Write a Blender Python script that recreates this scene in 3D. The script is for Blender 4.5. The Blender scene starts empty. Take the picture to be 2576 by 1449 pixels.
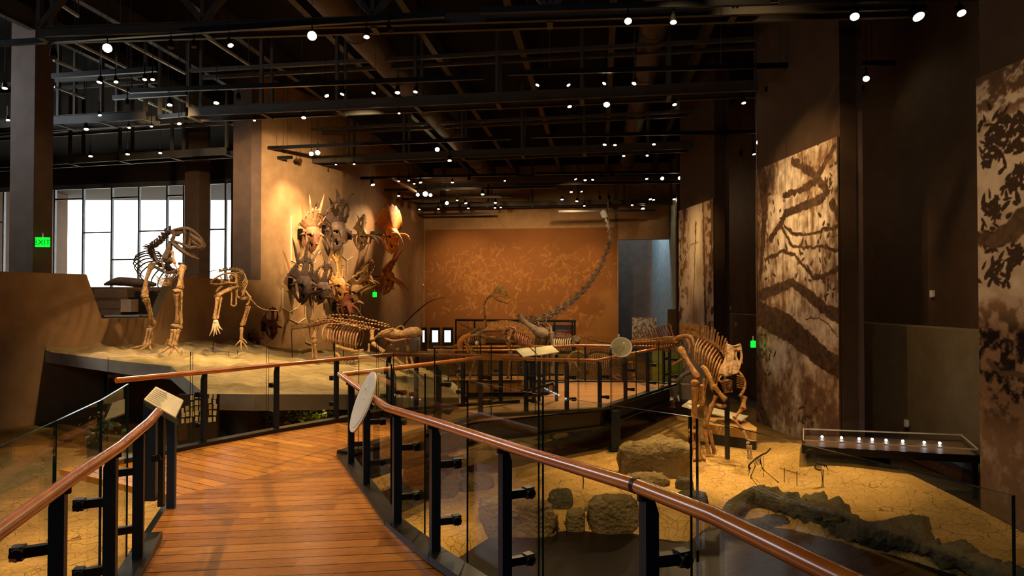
import bpy, bmesh, math, random
import numpy as np
from mathutils import Vector, Matrix, Quaternion

# ---------------------------------------------------------------- camera, world, exposure
F = 1650.0; CX = 1288.0; CY = 724.5; EYE = 1.71; PITCH = math.atan(25.5 / F)
scene = bpy.context.scene
cd = bpy.data.cameras.new('camera'); cam = bpy.data.objects.new('camera', cd)
scene.collection.objects.link(cam); scene.camera = cam
cd.sensor_fit = 'HORIZONTAL'; cd.sensor_width = 36.0; cd.lens = 36.0 * F / 2576.0
cd.clip_start = 0.05; cd.clip_end = 300
cam.location = (0, 0, EYE); cam.rotation_euler = (math.pi / 2 + PITCH, 0, 0)
world = bpy.data.worlds.new('sky'); scene.world = world; world.use_nodes = True
wb = world.node_tree.nodes['Background']
wb.inputs[0].default_value = (0.95, 0.97, 1.0, 1); wb.inputs[1].default_value = 5.0
vs = scene.view_settings
vs.view_transform = 'Standard'; vs.look = 'None'; vs.exposure = 0.85; vs.gamma = 1.0; vs.use_curve_mapping = False
cy = scene.cycles
cy.max_bounces = 6; cy.diffuse_bounces = 3; cy.glossy_bounces = 3; cy.transmission_bounces = 4
cy.transparent_max_bounces = 40; cy.sample_clamp_indirect = 3.0
cy.caustics_reflective = False; cy.caustics_refractive = False
WARM = (1.0, 0.66, 0.33)

# ---------------------------------------------------------------- geometry helpers
cp, sp = math.cos(PITCH), math.sin(PITCH)
FWD = Vector((0, cp, sp)); UP = Vector((0, -sp, cp)); ORG = Vector((0, 0, EYE))
def ray(px, py):
    return Vector((1, 0, 0)) * ((px - CX) / F) + UP * (-(py - CY) / F) + FWD
def P(px, py, Y):                       # the point on the sight line at distance Y
    d = ray(px, py); return ORG + d * (Y / d.y)
def PZ(px, py, z=0.0):                  # the point on the sight line at height z
    d = ray(px, py); return ORG + d * ((z - EYE) / d.z)
def PP(px, py, o, n):                   # the point on the sight line in a plane
    d = ray(px, py); return ORG + d * ((o - ORG).dot(n) / d.dot(n))
def proj(v):
    w = v - ORG; k = F / w.dot(FWD); return (CX + w.x * k, CY - w.dot(UP) * k)
V = Vector
random.seed(7)

LOCS = {}
def base_of(o):
    l = V((0, 0, 0))
    while o is not None:
        l = l + LOCS.get(o.name, V((0, 0, 0))); o = o.parent
    return l
def tag(o, label=None, cat=None, group=None, kind=None):
    if label: o['label'] = label
    if cat: o['category'] = cat
    if group: o['group'] = group
    if kind: o['kind'] = kind
    return o
def thing(name, loc, label, cat, group=None):
    o = bpy.data.objects.new(name, None); scene.collection.objects.link(o)
    o.empty_display_size = 0.1; o.location = loc; LOCS[o.name] = V(loc)
    return tag(o, label, cat, group)
def copy_tree(o, parent=None):
    c = o.copy(); scene.collection.objects.link(c); c.parent = parent
    for ch in list(o.children): copy_tree(ch, c)
    return c

def frame(t, up=V((0, 0, 1))):
    t = t.normalized()
    s = t.cross(up)
    if s.length < 1e-4: s = t.cross(V((0, 1, 0)))
    s.normalize(); return t, s, s.cross(t).normalized()

class MB:
    def __init__(s): s.v = []; s.f = []; s.m = []; s.mi = 0
    def add(s, vs_, fs):
        o = len(s.v); s.v += [V(x) for x in vs_]
        s.f += [tuple(i + o for i in f) for f in fs]; s.m += [s.mi] * len(fs); return s
    def box(s, c, size, R=None):
        hx, hy, hz = size[0] / 2, size[1] / 2, size[2] / 2
        vs_ = [V((x, y, z)) for x in (-hx, hx) for y in (-hy, hy) for z in (-hz, hz)]
        if R is not None: vs_ = [R @ a for a in vs_]
        return s.add([V(c) + a for a in vs_], [(0, 1, 3, 2), (4, 6, 7, 5), (0, 4, 5, 1), (2, 3, 7, 6), (0, 2, 6, 4), (1, 5, 7, 3)])
    def beam(s, a, b, w, h, up=V((0, 0, 1)), ext=0.0):
        a, b = V(a), V(b); t, sd, u = frame(b - a, up); a = a - t * ext; b = b + t * ext
        vs_ = []
        for p in (a, b):
            for i, j in ((-1, -1), (1, -1), (1, 1), (-1, 1)): vs_.append(p + sd * (w / 2 * i) + u * (h / 2 * j))
        return s.add(vs_, [(3, 2, 1, 0), (4, 5, 6, 7), (0, 1, 5, 4), (1, 2, 6, 5), (2, 3, 7, 6), (3, 0, 4, 7)])
    def tube(s, pts, r, n=8, sub=0, flat=1.0, side=None):
        pts = [V(p) for p in pts]
        r = list(r) if hasattr(r, '__len__') else [r] * len(pts)
        if len(pts) < 2: return s
        if sub:
            q, rr = [], []
            for i in range(len(pts) - 1):
                p0 = pts[max(i - 1, 0)]; p1 = pts[i]; p2 = pts[i + 1]; p3 = pts[min(i + 2, len(pts) - 1)]
                for k in range(sub):
                    t = k / sub
                    q.append(0.5 * ((2 * p1) + (p2 - p0) * t + (2 * p0 - 5 * p1 + 4 * p2 - p3) * t * t + (3 * p1 - p0 - 3 * p2 + p3) * t ** 3))
                    rr.append(r[i] + (r[i + 1] - r[i]) * t)
            q.append(pts[-1]); rr.append(r[-1]); pts, r = q, rr
        vs_ = []; ps = None
        for i, p in enumerate(pts):
            t = (pts[min(i + 1, len(pts) - 1)] - pts[max(i - 1, 0)])
            if t.length < 1e-9: t = V((0, 0, 1))
            t.normalize()
            if ps is None:
                ps = side if side is not None else (t.cross(V((0, 0, 1))) if abs(t.z) < 0.95 else t.cross(V((0, 1, 0))))
            sd = ps - t * ps.dot(t)
            if sd.length < 1e-5: sd = t.orthogonal()
            sd.normalize(); ps = sd; u = t.cross(sd)
            for k in range(n):
                a = 2 * math.pi * k / n
                vs_.append(p + (sd * math.cos(a) + u * math.sin(a) * flat) * r[i])
        fs = [tuple(reversed(range(n))), tuple((len(pts) - 1) * n + k for k in range(n))]
        for i in range(len(pts) - 1):
            for k in range(n):
                fs.append((i * n + k, i * n + (k + 1) % n, (i + 1) * n + (k + 1) % n, (i + 1) * n + k))
        return s.add(vs_, fs)
    def ball(s, c, r, n=10, m=7, R=None, jit=0.0):
        r = V(r) if hasattr(r, '__len__') else V((r, r, r)); c = V(c); vs_ = []
        for i in range(m + 1):
            th = math.pi * i / m
            for k in range(n):
                a = 2 * math.pi * k / n; j = 1 + random.uniform(-jit, jit)
                x = V((math.sin(th) * math.cos(a) * r.x, math.sin(th) * math.sin(a) * r.y, math.cos(th) * r.z)) * j
                vs_.append(c + (R @ x if R is not None else x))
        fs = [(i * n + k, (i + 1) * n + k, (i + 1) * n + (k + 1) % n, i * n + (k + 1) % n) for i in range(m) for k in range(n)]
        return s.add(vs_, fs)
    def prism(s, poly, dz):                  # poly: 3-D points, extruded down by dz (a number or a vector)
        d = V((0, 0, -dz)) if not isinstance(dz, Vector) else dz
        n = len(poly); vs_ = [V(p) for p in poly] + [V(p) + d for p in poly]
        fs = [tuple(range(n)), tuple(reversed(range(n, 2 * n)))] + [(i, i + n, (i + 1) % n + n, (i + 1) % n) for i in range(n)]
        return s.add(vs_, fs)
    def quad(s, a, b, c, d): return s.add([a, b, c, d], [(0, 1, 2, 3)])
    def cone(s, a, b, r, n=6, bend=None):
        a, b = V(a), V(b)
        if bend is not None: return s.tube([a, (a + b) / 2 + V(bend), b], [r, r * 0.6, r * 0.08], n, sub=3)
        return s.tube([a, b], [r, r * 0.08], n)
    def bone(s, a, b, r, k=1.5, bend=None, n=8):      # a long bone: narrow shaft, swollen knobbly ends
        a, b = V(a), V(b); d = b - a
        pts = [a, a + d * 0.07, a + d * 0.2, a + d * 0.5, a + d * 0.8, a + d * 0.93, b]
        if bend is not None:
            for i, w in enumerate((0, .25, .65, 1, .65, .25, 0)): pts[i] = pts[i] + V(bend) * w
        s.tube(pts, [r * k * 0.75, r * k, r * 1.05, r * 0.8, r * 1.05, r * k, r * k * 0.7], n)
        return s
    def build(s, name, mat, parent=None, smooth=True, loc=None, recalc=True):
        off = base_of(parent) if parent is not None else (V(loc) if loc is not None else V((0, 0, 0)))
        me = bpy.data.meshes.new(name)
        me.from_pydata([tuple(a - off) for a in s.v], [], s.f)
        mats = mat if isinstance(mat, (list, tuple)) else [mat]
        for m_ in mats: me.materials.append(m_)
        if len(mats) > 1: me.polygons.foreach_set('material_index', s.m)
        if recalc:
            b = bmesh.new(); b.from_mesh(me); bmesh.ops.recalc_face_normals(b, faces=b.faces); b.to_mesh(me); b.free()
        if smooth:
            me.polygons.foreach_set('use_smooth', [True] * len(me.polygons))
            try: me.set_sharp_from_angle(angle=math.radians(42))
            except Exception: pass
        o = bpy.data.objects.new(name, me); scene.collection.objects.link(o)
        if parent is not None: o.parent = parent
        elif loc is not None: o.location = loc; LOCS[o.name] = V(loc)
        return o

def struct(name, mb, mat, smooth=False):
    return tag(mb.build(name, mat, smooth=smooth), kind='structure')

# ---------------------------------------------------------------- materials
def srgb(h):
    c = [int(h[i:i + 2], 16) / 255 for i in (0, 2, 4)]
    return tuple((x / 12.92 if x <= 0.04045 else ((x + 0.055) / 1.055) ** 2.4) for x in c) + (1,)
class NT:
    def __init__(s, name):
        s.mat = bpy.data.materials.new(name); s.mat.use_nodes = True; s.t = s.mat.node_tree
        s.b = s.t.nodes['Principled BSDF']; s.out = s.t.nodes['Material Output']
    def n(s, typ, **k):
        x = s.t.nodes.new(typ)
        for a, v in k.items():
            if a.startswith('i_'):
                key = a[2:]; key = int(key) if key.isdigit() else key.replace('_', ' ')
                x.inputs[key].default_value = v
            else: setattr(x, a, v)
        return x
    def l(s, a, b): s.t.links.new(a, b)
    def coord(s, scale=(1, 1, 1), rot=(0, 0, 0), kind='Object'):
        tc = s.n('ShaderNodeTexCoord'); mp = s.n('ShaderNodeMapping')
        if kind == 'World':
            g = s.n('ShaderNodeNewGeometry'); s.l(g.outputs['Position'], mp.inputs[0])
        else: s.l(tc.outputs[kind], mp.inputs[0])
        mp.inputs['Scale'].default_value = scale; mp.inputs['Rotation'].default_value = rot
        return mp.outputs[0]
    def noise(s, co, scale, detail=4, rough=0.55, dist=0.0):
        x = s.n('ShaderNodeTexNoise'); s.l(co, x.inputs['Vector'])
        x.inputs['Scale'].default_value = scale; x.inputs['Detail'].default_value = detail
        x.inputs['Roughness'].default_value = rough; x.inputs['Distortion'].default_value = dist
        return x.outputs[0]
    def ramp(s, fac, stops):
        x = s.n('ShaderNodeValToRGB'); s.l(fac, x.inputs[0]); cr = x.color_ramp
        while len(cr.elements) < len(stops): cr.elements.new(0.5)
        for e, (p, c) in zip(cr.elements, stops):
            e.position = p; e.color = c if len(c) == 4 else (*c, 1)
        return x.outputs[0]
    def mix(s, fac, a, b, mode='MIX'):
        x = s.n('ShaderNodeMix', data_type='RGBA', blend_type=mode)
        for i, v in ((0, fac), (6, a), (7, b)):
            if hasattr(v, 'is_output'): s.l(v, x.inputs[i])
            else: x.inputs[i].default_value = v
        return x.outputs[2]
    def math(s, op, a, b=None):
        x = s.n('ShaderNodeMath', operation=op)
        for i, v in ((0, a), (1, b)):
            if v is None: continue
            if hasattr(v, 'is_output'): s.l(v, x.inputs[i])
            else: x.inputs[i].default_value = v
        return x.outputs[0]
    def bump(s, h, strength=0.5, dist=0.02):
        x = s.n('ShaderNodeBump'); x.inputs['Strength'].default_value = strength; x.inputs['Distance'].default_value = dist
        s.l(h, x.inputs['Height']); s.l(x.outputs[0], s.b.inputs['Normal'])
    def set(s, col=None, rough=None, metal=None, spec=None):
        for k, v in (('Base Color', col), ('Roughness', rough), ('Metallic', metal), ('Specular IOR Level', spec)):
            if v is None: continue
            if hasattr(v, 'is_output'): s.l(v, s.b.inputs[k])
            else: s.b.inputs[k].default_value = v
        return s.mat

def paint(name, col, rough=0.7, metal=0.0, spec=0.4, var=0.15, scale=3.0, bump=0.0):
    t = NT(name); co = t.coord(kind='World'); c = srgb(col)
    n = t.noise(co, scale, 5)
    k = t.ramp(n, [(0.3, tuple(x * (1 - var) for x in c[:3])), (0.7, tuple(min(1, x * (1 + var)) for x in c[:3]))])
    if bump: t.bump(t.noise(co, scale * 12, 4), bump, 0.01)
    return t.set(k, rough, metal, spec)
def bone_mat(name, dark, light, scale=9.0, bump=0.5):
    t = NT(name); co = t.coord(kind='World')
    n = t.noise(co, scale, 7, 0.7, 0.6); n2 = t.noise(co, scale * 5, 4)
    c = t.ramp(n, [(0.32, srgb(dark)), (0.66, srgb(light))])
    t.bump(n2, bump, 0.02); return t.set(c, 0.62, 0.0, 0.35)
def emit(name, col, strength, sample=False):
    t = NT(name); c = srgb(col)
    t.b.inputs['Base Color'].default_value = (0.02, 0.02, 0.02, 1)
    t.b.inputs['Emission Color'].default_value = c; t.b.inputs['Emission Strength'].default_value = strength
    if not sample: t.mat.cycles.emission_sampling = 'NONE'
    return t.mat

def plank_mat(name, ang, width, base, dark, light, rough=0.33):
    t = NT(name); co = t.coord(kind='World', rot=(0, 0, -ang))
    sx = t.n('ShaderNodeSeparateXYZ'); t.l(co, sx.inputs[0])
    q = t.math('DIVIDE', sx.outputs[1], width); fr = t.math('FRACT', q); idx = t.math('FLOOR', q)
    # butt joints along each plank
    xs = t.math('ADD', t.math('DIVIDE', sx.outputs[0], 1.9), t.math('MULTIPLY', idx, 0.37)); seg = t.math('FLOOR', xs)
    cm = t.n('ShaderNodeCombineXYZ'); t.l(idx, cm.inputs[0]); t.l(seg, cm.inputs[1])
    wn = t.n('ShaderNodeTexWhiteNoise', noise_dimensions='3D'); t.l(cm.outputs[0], wn.inputs[0])
    mp = t.n('ShaderNodeMapping'); mp.inputs['Scale'].default_value = (1.2, 22, 1); t.l(co, mp.inputs[0])
    add = t.n('ShaderNodeVectorMath', operation='ADD'); t.l(mp.outputs[0], add.inputs[0]); t.l(wn.outputs[1], add.inputs[1])
    grain = t.noise(add.outputs[0], 2.5, 6, 0.6, 0.8)
    v = t.math('ADD', t.math('MULTIPLY', wn.outputs[0], 0.42), t.math('MULTIPLY', grain, 0.5))
    c = t.ramp(v, [(0.15, srgb(dark)), (0.5, srgb(base)), (0.85, srgb(light))])
    gap = t.math('LESS_THAN', fr, 0.07)
    c = t.mix(gap, c, srgb('1a0d06')); t.bump(t.math('SUBTRACT', 1.0, gap), 0.6, 0.006)
    r = t.math('ADD', t.math('MULTIPLY', grain, 0.2), rough - 0.1)
    return t.set(c, r, 0.0, 0.5)

def glass_mat(name, tint=(0.93, 0.95, 0.88), refl=1.0, ior=1.5):
    m = bpy.data.materials.new(name); m.use_nodes = True; t = m.node_tree; t.nodes.clear()
    o = t.nodes.new('ShaderNodeOutputMaterial'); tr = t.nodes.new('ShaderNodeBsdfTransparent'); gl = t.nodes.new('ShaderNodeBsdfGlossy')
    mx = t.nodes.new('ShaderNodeMixShader'); fr = t.nodes.new('ShaderNodeFresnel'); ge = t.nodes.new('ShaderNodeNewGeometry')
    mm = t.nodes.new('ShaderNodeMath'); mm.operation = 'MULTIPLY'; ms = t.nodes.new('ShaderNodeMath'); ms.operation = 'SUBTRACT'; ms.inputs[0].default_value = refl
    t.links.new(ge.outputs['Backfacing'], ms.inputs[1]); t.links.new(fr.outputs[0], mm.inputs[0]); t.links.new(ms.outputs[0], mm.inputs[1])
    mm.use_clamp = True; fr.inputs[0].default_value = ior
    tr.inputs[0].default_value = (*tint, 1); gl.inputs['Roughness'].default_value = 0.015; gl.inputs[0].default_value = (1, 1, 1, 1)
    t.links.new(mm.outputs[0], mx.inputs[0]); t.links.new(tr.outputs[0], mx.inputs[1]); t.links.new(gl.outputs[0], mx.inputs[2]); t.links.new(mx.outputs[0], o.inputs[0])
    return m

def mud_mat(name, base, light, crack, vscale=2.2):
    t = NT(name); co = t.coord(kind='World')
    n = t.noise(co, 1.3, 5); nd = t.n('ShaderNodeTexNoise'); t.l(co, nd.inputs['Vector']); nd.inputs['Scale'].default_value = 2.5
    add = t.n('ShaderNodeVectorMath', operation='MULTIPLY_ADD'); t.l(nd.outputs[1], add.inputs[0]); add.inputs[1].default_value = (0.35, 0.35, 0.35); t.l(co, add.inputs[2])
    vo = t.n('ShaderNodeTexVoronoi', feature='DISTANCE_TO_EDGE'); t.l(add.outputs[0], vo.inputs['Vector']); vo.inputs['Scale'].default_value = vscale
    vo2 = t.n('ShaderNodeTexVoronoi', feature='DISTANCE_TO_EDGE'); t.l(add.outputs[0], vo2.inputs['Vector']); vo2.inputs['Scale'].default_value = vscale * 2.3
    c1 = t.mix(t.ramp(t.noise(co, 1.7, 3), [(0.42, (0, 0, 0)), (0.56, (0.75, 0.75, 0.75))]), t.ramp(vo.outputs[0], [(0.0, (0, 0, 0)), (0.016, (1, 1, 1))]), (1, 1, 1, 1)); c2 = t.ramp(vo2.outputs[0], [(0.0, (0.6, 0.6, 0.6)), (0.03, (1, 1, 1))])
    m = t.mix(1.0, c1, c2, 'MULTIPLY')
    soil = t.ramp(n, [(0.3, srgb(base)), (0.7, srgb(light))])
    c = t.mix(m, srgb(crack), soil)
    t.bump(t.mix(0.3, m, t.noise(co, 18, 6)), 0.7, 0.03); return t.set(c, 0.85, 0, 0.15)
def sand_mat(name, a, b, scale=1.2):
    t = NT(name); co = t.coord(kind='World')
    n = t.noise(co, scale, 7, 0.6, 0.6); c = t.ramp(n, [(0.3, srgb(a)), (0.7, srgb(b))])
    t.bump(t.noise(co, scale * 4, 9, 0.7, 0.8), 1.0, 0.12); return t.set(c, 0.9, 0, 0.1)
def rock_mat(name, a, b):
    t = NT(name); co = t.coord(kind='World')
    n = t.noise(co, 4, 8, 0.7, 0.3); c = t.ramp(n, [(0.3, srgb(a)), (0.68, srgb(b))])
    vo = t.n('ShaderNodeTexVoronoi'); t.l(co, vo.inputs['Vector']); vo.inputs['Scale'].default_value = 22
    t.bump(t.mix(0.5, vo.outputs[0], t.noise(co, 25, 8, 0.7)), 1.0, 0.05); return t.set(c, 0.95, 0, 0.1)

M = dict(
    wall=paint('taupe_wall', '9c7a54', 0.75, spec=0.2, bump=0.05), wall_dark=paint('dark_brown_wall', '483624', 0.8, spec=0.15),
    ledge=paint('olive_ledge', '6d5e42', 0.8, spec=0.15), backwall=paint('russet_wall', 'a86a35', 0.8, spec=0.2),
    column=paint('column_taupe', '5c4a3e', 0.75, spec=0.2), column_dark=paint('column_brown', '5f4a40', 0.75, spec=0.2),
    ceil=paint('black_ceiling', '15110f', 0.9, spec=0.1), steel=paint('grey_black_steel', '443f37', 0.55, 0.0, 0.3), track=paint('black_track', '0c0c0c', 0.35, 0.0, 0.5),
    duct=paint('duct_metal', '4a382a', 0.6, 0.0, 0.3), floor=paint('dark_floor', '2a1f16', 0.5, spec=0.4),
    slate=paint('slate_blue_steel', '131b26', 0.42, 0.3, 0.5), slatelite=paint('blue_painted_steel', '1c2a3c', 0.4, 0.3, 0.5),
    kerb=paint('black_kerb', '12100d', 0.35, 0.2, 0.5), brass=paint('bronze_connector', '2a2119', 0.4, 0.5),
    cream=paint('cream_panel', 'dfd6ac', 0.5), white=paint('white_plastic', 'd8d2c4', 0.5), grey=paint('pale_grey_disc', 'c9cfd0', 0.4),
    board=paint('grey_board', '8d8173', 0.8), bluewall=paint('cool_grey_wall', 'a8b4b4', 0.8, spec=0.2),
    sand=sand_mat('pale_sand', 'b79c6a', 'dcc492'), sand_side=paint('slab_side', 'a8a196', 0.8),
    mud=mud_mat('cracked_mud', 'b08a48', 'd2ab62', '6a4c24', 3.4), dirt=sand_mat('brown_dirt', '8a6a38', 'b08c4e'),
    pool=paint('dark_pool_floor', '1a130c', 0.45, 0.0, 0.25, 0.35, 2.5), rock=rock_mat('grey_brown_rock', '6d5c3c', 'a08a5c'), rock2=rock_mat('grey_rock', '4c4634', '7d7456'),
    deck_near=plank_mat('deck_planks', 0.115, 0.14, '925c22', '764618', 'ac7434', 0.28), deck_junction=plank_mat('deck_planks_diagonal', -0.53, 0.14, 'a86e24', '82501a', 'c68c3a', 0.28),
    deck_far=plank_mat('deck_planks_far', 0.10, 0.14, '8a5a1c', '704612', 'a26e24', 0.6),
    glass=glass_mat('clear_railing_glass', (0.97, 0.975, 0.925), 0.85, 1.42), glass_edge=paint('teal_glass_edge', '1c2c26', 0.2), case_glass=glass_mat('case_glass', (0.97, 0.97, 0.95)),
    bone_grey=bone_mat('grey_brown_bone', '4c3c2c', '9c846a'), bone_tan=bone_mat('tan_bone', '4e3418', 'b8925e', 14), bone_dark=bone_mat('dark_bone', '31241c', '5e4838'),
    bone_orange=bone_mat('orange_bone', 'a85a14', 'd08428'), bone_amber=bone_mat('amber_bone', '5e3810', 'c08c44', 12), bone_red=bone_mat('red_brown_bone', '4c2314', '8a4a2a'),
    bone_ochre=bone_mat('ochre_bone', '3e280e', 'b48a40'), bone_mauve=bone_mat('brown_bone', '5e3824', '9a6644'), bone_black=bone_mat('black_bird_bone', '1a130e', '3a2c20'), bone_pale=bone_mat('pale_bone', 'a08a6a', 'd8c4a4'),
    lamp=emit('lamp_glow', 'ffd9a8', 22.0), lamp_hot=emit('bright_lamp_glow', 'ffe2b0', 60.0), lamp_dim=emit('dim_lamp_glow', 'ffd0a0', 6.0),
    led=emit('led_glow', 'e8f4ff', 12.0), exit_green=emit('exit_green', '00e020', 1.6), screen=emit('blue_white_screen', 'bfd8e8', 1.5),
    can=paint('black_lamp_housing', '0f0e0d', 0.25, 0.4, 0.5), wire=paint('thin_cable', '2a241e', 0.5), hexline=paint('white_wall_line', 'e8dcb8', 0.6),
)
def wood_rail():
    t = NT('varnished_rail_wood'); co = t.coord(kind='World', scale=(1, 1, 1)); n = t.noise(co, 3, 5, 0.5, 0.6)
    c = t.ramp(n, [(0.3, srgb('9c4a12')), (0.7, srgb('c47628'))])
    m = t.set(c, 0.26, 0.0, 0.6); t.b.inputs['Coat Weight'].default_value = 0.8; t.b.inputs['Coat Roughness'].default_value = 0.2; return m
M['rail'] = wood_rail()
# ================================================================ LARGE LIGHTS
def spot(parent, loc, target, power, size=40, blend=0.6, col=WARM, rad=0.06):
    ld = bpy.data.lights.new('spot_light', 'SPOT'); ld.energy = power; ld.spot_size = math.radians(size); ld.spot_blend = blend
    ld.color = col; ld.shadow_soft_size = rad
    o = bpy.data.objects.new('spot_light', ld); scene.collection.objects.link(o)
    d = V(target) - V(loc); o.rotation_mode = 'QUATERNION'; o.rotation_quaternion = d.to_track_quat('-Z', 'Y')
    o.location = V(loc) - (base_of(parent) if parent is not None else V((0, 0, 0)))
    if parent is not None: o.parent = parent
    return o

# ================================================================ THE HALL SHELL
HC = 8.6                                   # ceiling height
WA0 = V((-10.54, 13.5, 0)); WA1 = V((-7.71, 20.1, 0)); WA2 = V((-6.17, 23.8, 0)); WB = V((-4.69, 34.8, 0)); WC = V((5.42, 33.44, 0))
wdir = (WA1 - WA0).normalized(); wn = V((wdir.y, -wdir.x, 0))      # wn points into the hall
PT = 2.26                                  # parapet top
def zz(p, z): return V((p.x, p.y, z))
def wallbox(mb, a, b, z0, z1, th, n):
    mb.prism([zz(a, z1), zz(b, z1), zz(b - n * th, z1), zz(a - n * th, z1)], z1 - z0)
mb = MB(); mb.prism([V((-34, -8, -1.3)), V((14, -8, -1.3)), V((14, 46, -1.3)), V((-34, 46, -1.3))], 0.2); struct('floor', mb, M['floor'])
mb = MB(); mb.prism([V((-34, -8, HC + 0.2)), V((14, -8, HC + 0.2)), V((14, 46, HC + 0.2)), V((-34, 46, HC + 0.2))], 0.2); struct('ceiling', mb, M['ceil'])
# the parapet with its V-shaped opening
def onA(px, py): return PP(px, py, WA0, wn)
WAm = WA0 - wdir * 20
def t_of(px): return (onA(px, 750) - WA0).dot(wdir)
tl = t_of(217); tb0 = t_of(257); tb1 = t_of(394); tr = t_of(436); zb = onA(257, 802).z; tE = (WA1 - WA0).length
def aw(t, z): return zz(WA0 + wdir * t, z)
mb = MB(); th = -wn * 0.3
mb.prism([aw(-20, -1.3), aw(tb0, -1.3), aw(tb0, zb), aw(tl, PT), aw(-20, PT)], th)
mb.prism([aw(tb0, -1.3), aw(tb1, -1.3), aw(tb1, zb), aw(tb0, zb)], th)
mb.prism([aw(tb1, -1.3), aw(tE, -1.3), aw(tE, PT), aw(tr, PT), aw(tb1, zb)], th)
struct('wall_left_parapet', mb, M['wall'])
mb = MB(); mb.prism([aw(tl, PT), aw(tb0, zb), aw(tb1, zb), aw(tr, PT)], -wn * 0.012)
o = mb.build('parapet_window', [M['glass']], loc=aw(tl, zb)); tag(o, 'clear glass filling the V-shaped gap in the low brown wall', 'glass pane')
mb = MB(); wallbox(mb, WA1, WA2, -1.3, HC, 0.35, wn); struct('wall_left_skulls', mb, M['wall'])
nB = V((-(WB - WA2).y, (WB - WA2).x, 0)).normalized() * -1
mb = MB(); wallbox(mb, WA2, WB, -1.3, HC, 0.35, nB); struct('wall_left_side', mb, M['wall'])
# block between window and skull wall, and the two free columns
pa = onA(630, 700); pb = WA1
mb = MB(); wallbox(mb, zz(pa, 0), pb + wn * 0.01, PT, HC, 0.72, wn); struct('wall_left_pier', mb, M['column'])
def colbox(x0, x1, xm, Y, name, z0, z1):
    a = P(x0, 700, Y); b = P(xm, 700, Y - 0.12); c = P(x1, 700, Y + 0.45)
    d = a + (c - b); mb = MB(); mb.prism([zz(a, z1), zz(b, z1), zz(c, z1), zz(d, z1)], z1 - z0); return struct(name, mb, M['column'])
colbox(22, 130, 82, 15.6, 'wall_left_column_near', -1.3, HC)
colbox(463, 527, 500, 24.0, 'wall_left_column_far', -1.3, HC)
# back wall, soffit and recess
cdir = (WC - WB).normalized(); cn = V((cdir.y, -cdir.x, 0))
mb = MB(); wallbox(mb, WB - cdir * 0.3, WC, -1.3, HC, 0.4, cn); struct('wall_back', mb, M['wall'])
sof = PP(1675, 606, WC, cn)
mb = MB(); wallbox(mb, WC - cdir * 0.2, WC + cdir * 2.55, sof.z + 0.1, HC, 0.4, cn); struct('wall_back_soffit', mb, M['wall'])
r0 = WC - cn * 4.5
mb = MB(); mb.box(V((8.6, 38.3, 3.6)), (8.0, 0.2, 9.8)); struct('wall_back_recess', mb, M['column'])
a = P(1641, 700, 38.0); b = P(1712, 700, 31.0)
mb = MB(); mb.prism([zz(a, HC), zz(b, HC), zz(b + V((0.2, 0.1, 0)), HC), zz(a + V((0.2, 0.1, 0)), HC)], HC + 1.3); struct('wall_back_angled', mb, M['bluewall'])
mb = MB(); mb.box(V((4.7, 36.1, 3.6)), (0.2, 4.2, 9.8)); struct('wall_back_recess_side', mb, M['column'])
# right wall
mb = MB(); mb.box(V((8.0, 11.5, 3.65)), (0.3, 39, 9.9)); struct('wall_right', mb, M['wall_dark'])
mb = MB(); mb.box(V((10.7, 31.1, 3.65)), (5.4, 0.2, 9.9)); struct('wall_right_return', mb, M['wall_dark'])
for i, (y0, y1) in enumerate(((-4.0, 31.0),)):
    mb = MB(); mb.box(V((7.6, (y0 + y1) / 2, -0.06)), (0.5, y1 - y0, 2.5)); struct('wall_right_ledge_%d' % (i + 1), mb, M['ledge'])
FINS = [((6.45, 3.3), (6.02, 8.4)), ((5.72, 11.4), (5.44, 14.5)), ((5.76, 18.6), (5.44, 21.2))]
for i, (n0, f0) in enumerate(FINS):
    mb = MB(); mb.prism([V((n0[0], n0[1], HC)), V((f0[0], f0[1], HC)), V((f0[0] + .3, f0[1] + .04, HC)), V((n0[0] + .3, n0[1] + .04, HC))], HC + 1.3)
    struct('wall_right_fin_%d' % (i + 1), mb, M['wall_dark'])
for i, (x, y) in enumerate(((6.02, 11.6), (6.1, 18.9), (7.45, 29.2))):
    mb = MB(); mb.box(V((x, y, 3.65)), (0.26, 0.26, 9.9)); struct('trim_%d' % (i + 1), mb, M['column_dark'])
# closing walls out of the frame
mb = MB(); mb.box(V((-10, -6, 3.6)), (40, 0.3, 9.9)); struct('wall_front', mb, M['wall_dark'])
mb = MB(); mb.box(V((-30, 18, 0.35)), (0.3, 52, 3.3)); mb.box(V((-30, 18, 8.2)), (0.3, 52, 0.8)); mb.box(V((-30, 18, 4.9)), (0.3, 52, 5.8)); struct('wall_far_left', mb, M['wall_dark'])
mb = MB()
for y in range(10, 25, 4): mb.beam(V((-29.8, y, 2.0)), V((-29.8, y, 7.8)), .12, .12)
struct('unseen_window_bars', mb, M['column'])  # bars added out of view for daylight; the wall behind is closed
mb = MB(); mb.box(V((6, 41, 3.6)), (12, 0.3, 9.9)); struct('wall_end', mb, M['wall_dark'])

# atrium window wall
W0 = P(128, 700, 34.0); W1 = P(573, 700, 32.0); W0 = zz(W0, 0); W1 = zz(W1, 0)
ud = (W1 - W0).normalized(); un = V((ud.y, -ud.x, 0))
ZT, ZB = 7.55, 1.2
WL = W0 - ud * 7.5; WR = W1 + ud * 0.15
mb = MB(); wallbox(mb, WL, W1 + ud * 7, ZT, HC + .2, 0.35, un); wallbox(mb, WL, W1 + ud * 7, -1.3, ZB, 0.35, un); wallbox(mb, WR, W1 + ud * 7, ZB, ZT, 0.35, un); struct('wall_atrium', mb, M['column'])
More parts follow.
